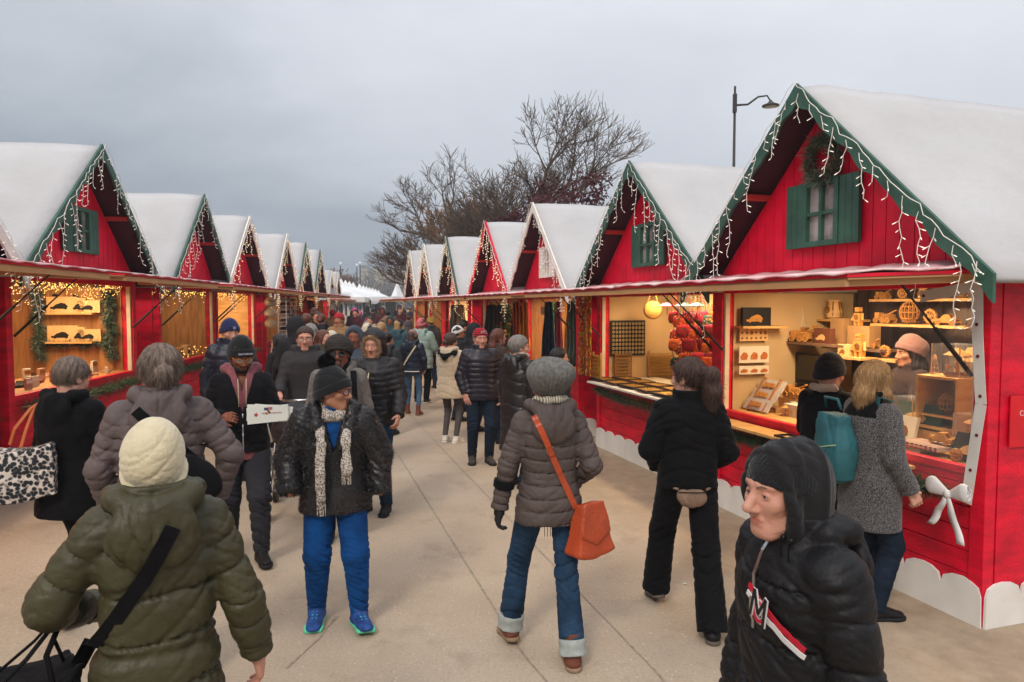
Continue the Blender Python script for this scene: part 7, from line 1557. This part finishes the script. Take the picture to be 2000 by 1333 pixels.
# ============================================================ TREES, LAMP, TENTS, SKYLINE
bark=M('tree bark','#3f342a',rough=.95,col2='#26201a',vs=12,bump=.4,bs=40); twigm=M('bare twigs','#5f5042',rough=.95,var=.25,bump=0); twigl=M('tan twigs','#8a6848',rough=.95,var=.25,bump=0)
def tree(loc,H,lb,seed,trunk_h,spread,nl=5,lean=(0,0),kids=3,tw=.7,dirs=None,low=.2,r0=.22,twig=twigm,minr=.012,maxn=9000,len0=None,leaf=None,up=.12,cat='tree',tilt=(.3,.8)):
    r=random.Random(seed); e=empty('bare_tree',loc,0,lb,cat,'trees behind the right-hand stalls'); t=MB(); c=MB(); cnt=[0]; tips=[]
    def grow(p,d,l,rad,lv,mb):
        if cnt[0]>maxn: return
        cnt[0]+=1; pts=[p.copy()]; n=3 if lv<3 else 2; q=p.copy(); dd=d.copy()
        for i in range(n):
            dd=(dd+Vector((r.uniform(-1,1),r.uniform(-1,1),r.uniform(-.8,1)+up))*(.17 if lv else .08)).normalized(); q=q+dd*l/n; pts.append(q.copy())
        rs=[max(minr,rad*(1-.38*i/n)) for i in range(n+1)]; mb.tube(pts,rs,6 if lv<2 else (4 if lv<4 else 3),cap=False)
        if lv>=nl: tips.append(q.copy()); return
        k=kids if lv else len(dirs) if dirs else 5
        for i in range(k):
            if lv==0 and dirs: nd=Vector(dirs[i]).normalized(); st=pts[-1] if i%2 else pts[-2]; f=1
            else:
                a=r.uniform(*tilt); ph=r.uniform(0,2*PI); ax=dd.cross(Vector((math.cos(ph),math.sin(ph),.3))).normalized(); nd=Matrix.Rotation(a,3,ax)@dd; nd.z=nd.z*.92+.03; nd.normalize(); st=pts[-1] if i<2 else pts[r.randrange(1,n+1)]; f=r.uniform(.75,1.1)
            grow(st,nd,(len0 if lv==0 and len0 else l*tw*f),rs[-1]*(.72 if i else .85),lv+1,c)
        if lv>=2:
            for _ in range(2):
                ph=r.uniform(0,2*PI); nd=(dd*.5+Vector((math.cos(ph),math.sin(ph),r.uniform(-.3,.7)))).normalized(); st=pts[r.randrange(1,n+1)]; c.tube([st,st+nd*l*.22,st+nd*l*.4+Vector((0,0,.03))],[minr,minr*.8,minr*.5],3,cap=False)
    grow(Vector((0,0,0)),Vector((lean[0],lean[1],1)).normalized(),trunk_h,r0,0,t)
    t.build('trunk',bark,e,smooth=True); c.build('crown',twig,e)
    if leaf:
        mb=MB(); 
        for p in tips:
            if r.random()<leaf[1]: blades(mb,leaf[2],lambda rr_:tuple(p+Vector((rr_.gauss(0,.12),rr_.gauss(0,.12),rr_.gauss(0,.12)))),leaf[3],leaf[3]*.55,lambda rr_,q:(rr_.gauss(0,1),rr_.gauss(0,1),rr_.gauss(0,1)-.3),rs=r)
        mb.build('leaves',leaf[0],e)
    return e
tp=aty(1068,597,24); 
tree((tp.x,24,0),9.5,'tall bare tree with spreading crown behind the second and third right-hand stalls',3,5.3,3,nl=5,kids=4,tw=.82,len0=1.35,r0=.2,dirs=[(-.85,0,.7),(.8,.1,.7),(-.25,.4,1),(.3,-.3,1),(-1,.1,.15),(1,0,.3),(-.6,-.3,.6)],minr=.008,maxn=12000,up=.1)
tp=aty(950,597,25); 
tree((tp.x,26,0),7,'wide low bare tree reaching left above the far right-hand stalls',11,4.3,4,nl=5,kids=4,tw=.80,len0=1.2,r0=.2,dirs=[(-1,0,.30),(-.8,.2,.7),(-1,-.3,.05),(-.1,.2,1),(.6,-.2,.8),(.9,.1,.4),(-.9,0,.5)],minr=.008,maxn=12000,lean=(-.35,0),up=.02)
tp=aty(1012,597,25)
tree((tp.x,25,0),8,'bare tree with fine twigs between the tall tree and the low wide one',19,4.3,3,nl=5,kids=4,tw=.80,len0=1.2,r0=.17,dirs=[(-.8,0,.6),(.7,.1,.6),(-.2,.4,1),(.3,-.3,1),(-.6,-.3,.9)],minr=.008,maxn=9000)
tp=aty(925,597,42); tree((tp.x,42,0),9,'bushy tan leafless tree in the distance behind the right-hand row',17,3.0,3,nl=6,kids=4,tw=.68,len0=2.2,r0=.2,twig=twigl,minr=.02,maxn=7000,tilt=(.3,.8))
tp=aty(1135,597,21); rl=M('wine red leaves','#5a1f26',rough=.8,col2='#3a141a',vs=8,bump=0)
tree((tp.x,21.5,0),6,'small tree with wine red leaves behind the third right-hand stall',23,2.4,2,nl=5,kids=3,tw=.68,len0=1.5,r0=.1,minr=.008,maxn=1600,leaf=(rl,.9,16,.11))
tp=aty(1000,597,23); tree((tp.x,23,0),5,'low tree with wine red leaves behind the fourth right-hand stall',29,2.0,2,nl=5,kids=3,tw=.66,len0=1.2,r0=.09,minr=.008,maxn=1200,leaf=(rl,.9,14,.11))
# street lamp
b0=aty(1429,597,19); e=empty('street_lamp',(b0.x,19,0),0,'tall dark street lamp with a curved arm behind the second right-hand stall','street lamp'); lm=M('lamp iron','#3a3833',rough=.5,metal=.4,bump=0); hh=aty(1431,169,19).z
mb=MB(); mb.tube([(0,0,0),(0,0,1),(0,0,hh)],[.09,.055,.03],10); mb.build('pole',lm,e,smooth=True); za=aty(1431,206,19).z; kx=19/FPX
mb=MB(); mb.tube([(0,0,za),(25*kx,0,za+.02),(45*kx,0,za+.22),(62*kx,0,za+.25),(68*kx,0,za+.12)],[.03,.028,.025,.022,.02],8); mb.build('arm',lm,e,smooth=True); mb=MB(); mb.box((0,0,za+.05),(.1,.1,.5)); mb.build('bracket',lm,e,bevel=.02)
mb=MB(); mb.lathe([(.02,.14),(.05,.10),(.10,.05),(.22,0),(.22,-.03),(.01,-.03)],c=(69*kx,0,za-.0),n=18); mb.build('lamp_shade',lm,e,smooth=True); mb=MB(); mb.lathe([(.01,-.06),(.14,-.05),(.17,-.032)],c=(69*kx,0,za),n=16); mb.build('diffuser',M('dull diffuser','#9a978c',rough=.3,bump=0),e,smooth=True)
# distant globe lamps
for px,py,Y,lb in ((665,515,70,'left one of the distant globe street lamps'),(697,518,72,'middle one of the distant globe street lamps'),(703,514,75,'right one of the distant globe street lamps')):
    p=aty(px,py,Y); e=empty('street_lamp',(p.x,Y,0),0,lb+' above the white tents','street lamp','distant globe lamps'); mb=MB(); mb.tube([(0,0,0),(0,0,p.z-.2)],.05,6); mb.build('pole',lm,e); mb=MB(); mb.ball((0,0,p.z),.13,8); mb.build('globe',M('white globe','#d9dde0',rough=.2,bump=0),e,smooth=True)
# white tents in a receding row
tm=M('white tent cloth','#dcdcdc',rough=.8,var=.05,vs=2)
pk=[(666,533,43),(682,541,47),(690,544,51.5),(697,547,56),(703,549,60.5),(709,551,65),(720,554,70),(726,557,75),(731,559,80),(736,561,86),(741,562,92),(746,564,98),(751,566,105)]
for k,(px,py,Y) in enumerate(pk):
    p=aty(px,py,Y); w_=2.5; e=empty('market_tent',(p.x-.9,Y,0),R(7),f'white peaked market tent, '+('nearest','second','third','fourth','fifth','sixth','seventh','eighth','ninth','tenth','eleventh','twelfth','farthest')[k]+' in the distant row','tent','distant white tents')
    mb=MB(); h=p.z; vs=[(0,0,h)]; ring=[]
    prof_=[(0,h),(.12,h-.55),(.5,h-.95),(1,max(2.3,h-1.5))]
    for a_,b_ in zip(prof_,prof_[1:]):
        for q in range(4):
            c0=[(-1,-1),(1,-1),(1,1),(-1,1)][q]; c1=[(-1,-1),(1,-1),(1,1),(-1,1)][(q+1)%4]
            f_=lambda c,s_:(c[0]*w_*s_[0],c[1]*w_*s_[0],s_[1]); mb.add([f_(c0,b_),f_(c1,b_),f_(c1,a_),f_(c0,a_)],[(0,1,2,3)])
    z1=prof_[-1][1]
    for q in range(4):
        c0=[(-1,-1),(1,-1),(1,1),(-1,1)][q]; c1=[(-1,-1),(1,-1),(1,1),(-1,1)][(q+1)%4]; mb.add([(c0[0]*w_,c0[1]*w_,z1-.3),(c1[0]*w_,c1[1]*w_,z1-.3),(c1[0]*w_,c1[1]*w_,z1),(c0[0]*w_,c0[1]*w_,z1)],[(0,1,2,3)])
    mb.build('tent_roof',tm,e)
    for q in ((-1,-1),(1,-1),(1,1),(-1,1)): mb=MB(); mb.tube([(q[0]*w_*.98,q[1]*w_*.98,0),(q[0]*w_*.98,q[1]*w_*.98,z1)],.04,5); mb.build('leg',lm,e)
# facing tent and dark kiosk at the end of the right row
p=aty(776,552,44); e=empty('market_tent',(p.x,44,0),0,'single white tent behind the end of the right-hand row','tent','distant white tents'); mb=MB(); mb.lathe([(.03,p.z),(.4,p.z-.9),(2.1,2.6),(2.1,2.3)],n=4); mb.build('tent_roof',tm,e); mb=MB(); [mb.tube([(x_,y_,0),(x_,y_,2.4)],.04,5) for x_ in (-1.4,1.4) for y_ in (-1.4,1.4)]; mb.build('tent_frame',lm,e)
p=aty(763,575,36); e=empty('dark_kiosk',(p.x,36,0),0,'narrow dark box kiosk between the tents and the right-hand row','kiosk'); mb=MB(); mb.box((0,0,1.2),(.4,.6,2.4)); mb.build('cabinet',M('kiosk grey','#2f3330'),e,bevel=.02); mb=MB(); mb.box((0,0,2.43),(.5,.7,.06)); mb.build('cap',white,e)
# skyline: pale stone apartment houses on the far bank, brown wooded slope before them
rr=random.Random(4); st_=[M('pale stone','#a3967d',var=.1),M('grey stone','#8f8878',var=.1),M('sand stone','#b0a283',var=.1)]; rf=M('zinc roof','#6d7276',rough=.6); wd=M('dark windows','#4a4a48',bump=0)
for k in range(13):
    px=716+k*13+rr.uniform(-2,2); Y=330+rr.uniform(-15,25); x=(px-1000)/FPX*Y; w_=rr.uniform(3.0,4.4); h_=(597-(527+rr.uniform(-3,6)))/FPX*Y+2
    e=empty('apartment_building',(x,Y,0),0,('sand','grey','cream','pale','light','dull','ochre','bleached','weathered','smooth','broad','narrow','last')[k]+f' coloured stone apartment house on the far skyline, {("first","second","third","fourth","fifth","sixth","seventh","eighth","ninth","tenth","eleventh","twelfth","last")[k]} from the left','building','houses on the far skyline')
    mb=MB(); mb.box((0,0,h_/2),(w_,9,h_)); mb.build('wall',st_[k%3],e); mb=MB(); mb.prism([(-w_/2-.1,h_+.01),(w_/2+.1,h_+.01),(w_/2-.6,h_+1.4),(-w_/2+.6,h_+1.4)],-4.6,4.6); r_=mb.build('roof',rf,e); mb=MB(); mb.box((w_*.25,0,h_+1.9),(.5,1,1.0)); mb.build('chimney',st_[1],r_)
    for fl in range(6):
        z_=h_-1.6-fl*2.0
        if z_<4: break
        for q in range(3): mb=MB(); mb.box((-w_/3+w_/3*q,-4.53,z_),(.5,.08,1.0)); mb.build('window',wd,e)
def bankm():
    mb=MB(); r=random.Random(6); bt_=[M('winter scrub','#6a5540',bump=0,var=.3),M('winter scrub dark','#4a3c2e',bump=0,var=.3),M('olive scrub','#6b6a48',bump=0,var=.3)]
    blades(mb,9000,lambda q:((q.uniform(640,900)-1000)/FPX*250+q.uniform(-2,2),250+q.uniform(-12,12),abs(q.gauss(0,1))*3.2+q.uniform(0,5)),1.5,.5,lambda q,p:(q.gauss(0,.5),q.gauss(0,.5),1),mi=[0,1,2],rs=r)
    o=mb.build('far_wood',bt_); tag(o,'brown leafless trees massed along the far bank','woodland',kind='stuff')
bankm()
for k,(px,py,Y) in enumerate(((655,532,120),(664,526,140),(676,530,135))):
    tree(((px-1000)/FPX*Y,Y,0),10,('left','middle','right')[k]+' one of the far rusty brown trees beside the white tents',40+k,3.2,3,nl=5,kids=4,tw=.66,len0=2.2,r0=.25,twig=M('rusty twigs','#7a553a',bump=0),minr=.06,maxn=900)
# pale haze over the river side
hz=MB(); hz.box((-40,205,16.5),(420,436,37)); 
o=hz.build('haze',M('haze_tmp')); m=bpy.data.materials.new('haze air'); m.use_nodes=True; n=m.node_tree.nodes; n.clear(); oo=n.new('ShaderNodeOutputMaterial'); pv=n.new('ShaderNodeVolumePrincipled'); pv.inputs['Color'].default_value=(.78,.83,.9,1); pv.inputs['Density'].default_value=.0016; pv.inputs['Anisotropy'].default_value=.2; m.node_tree.links.new(pv.outputs[0],oo.inputs['Volume']); o.data.materials.clear(); o.data.materials.append(m); tag(o,'thin pale winter haze in the air over the market','haze',kind='stuff')
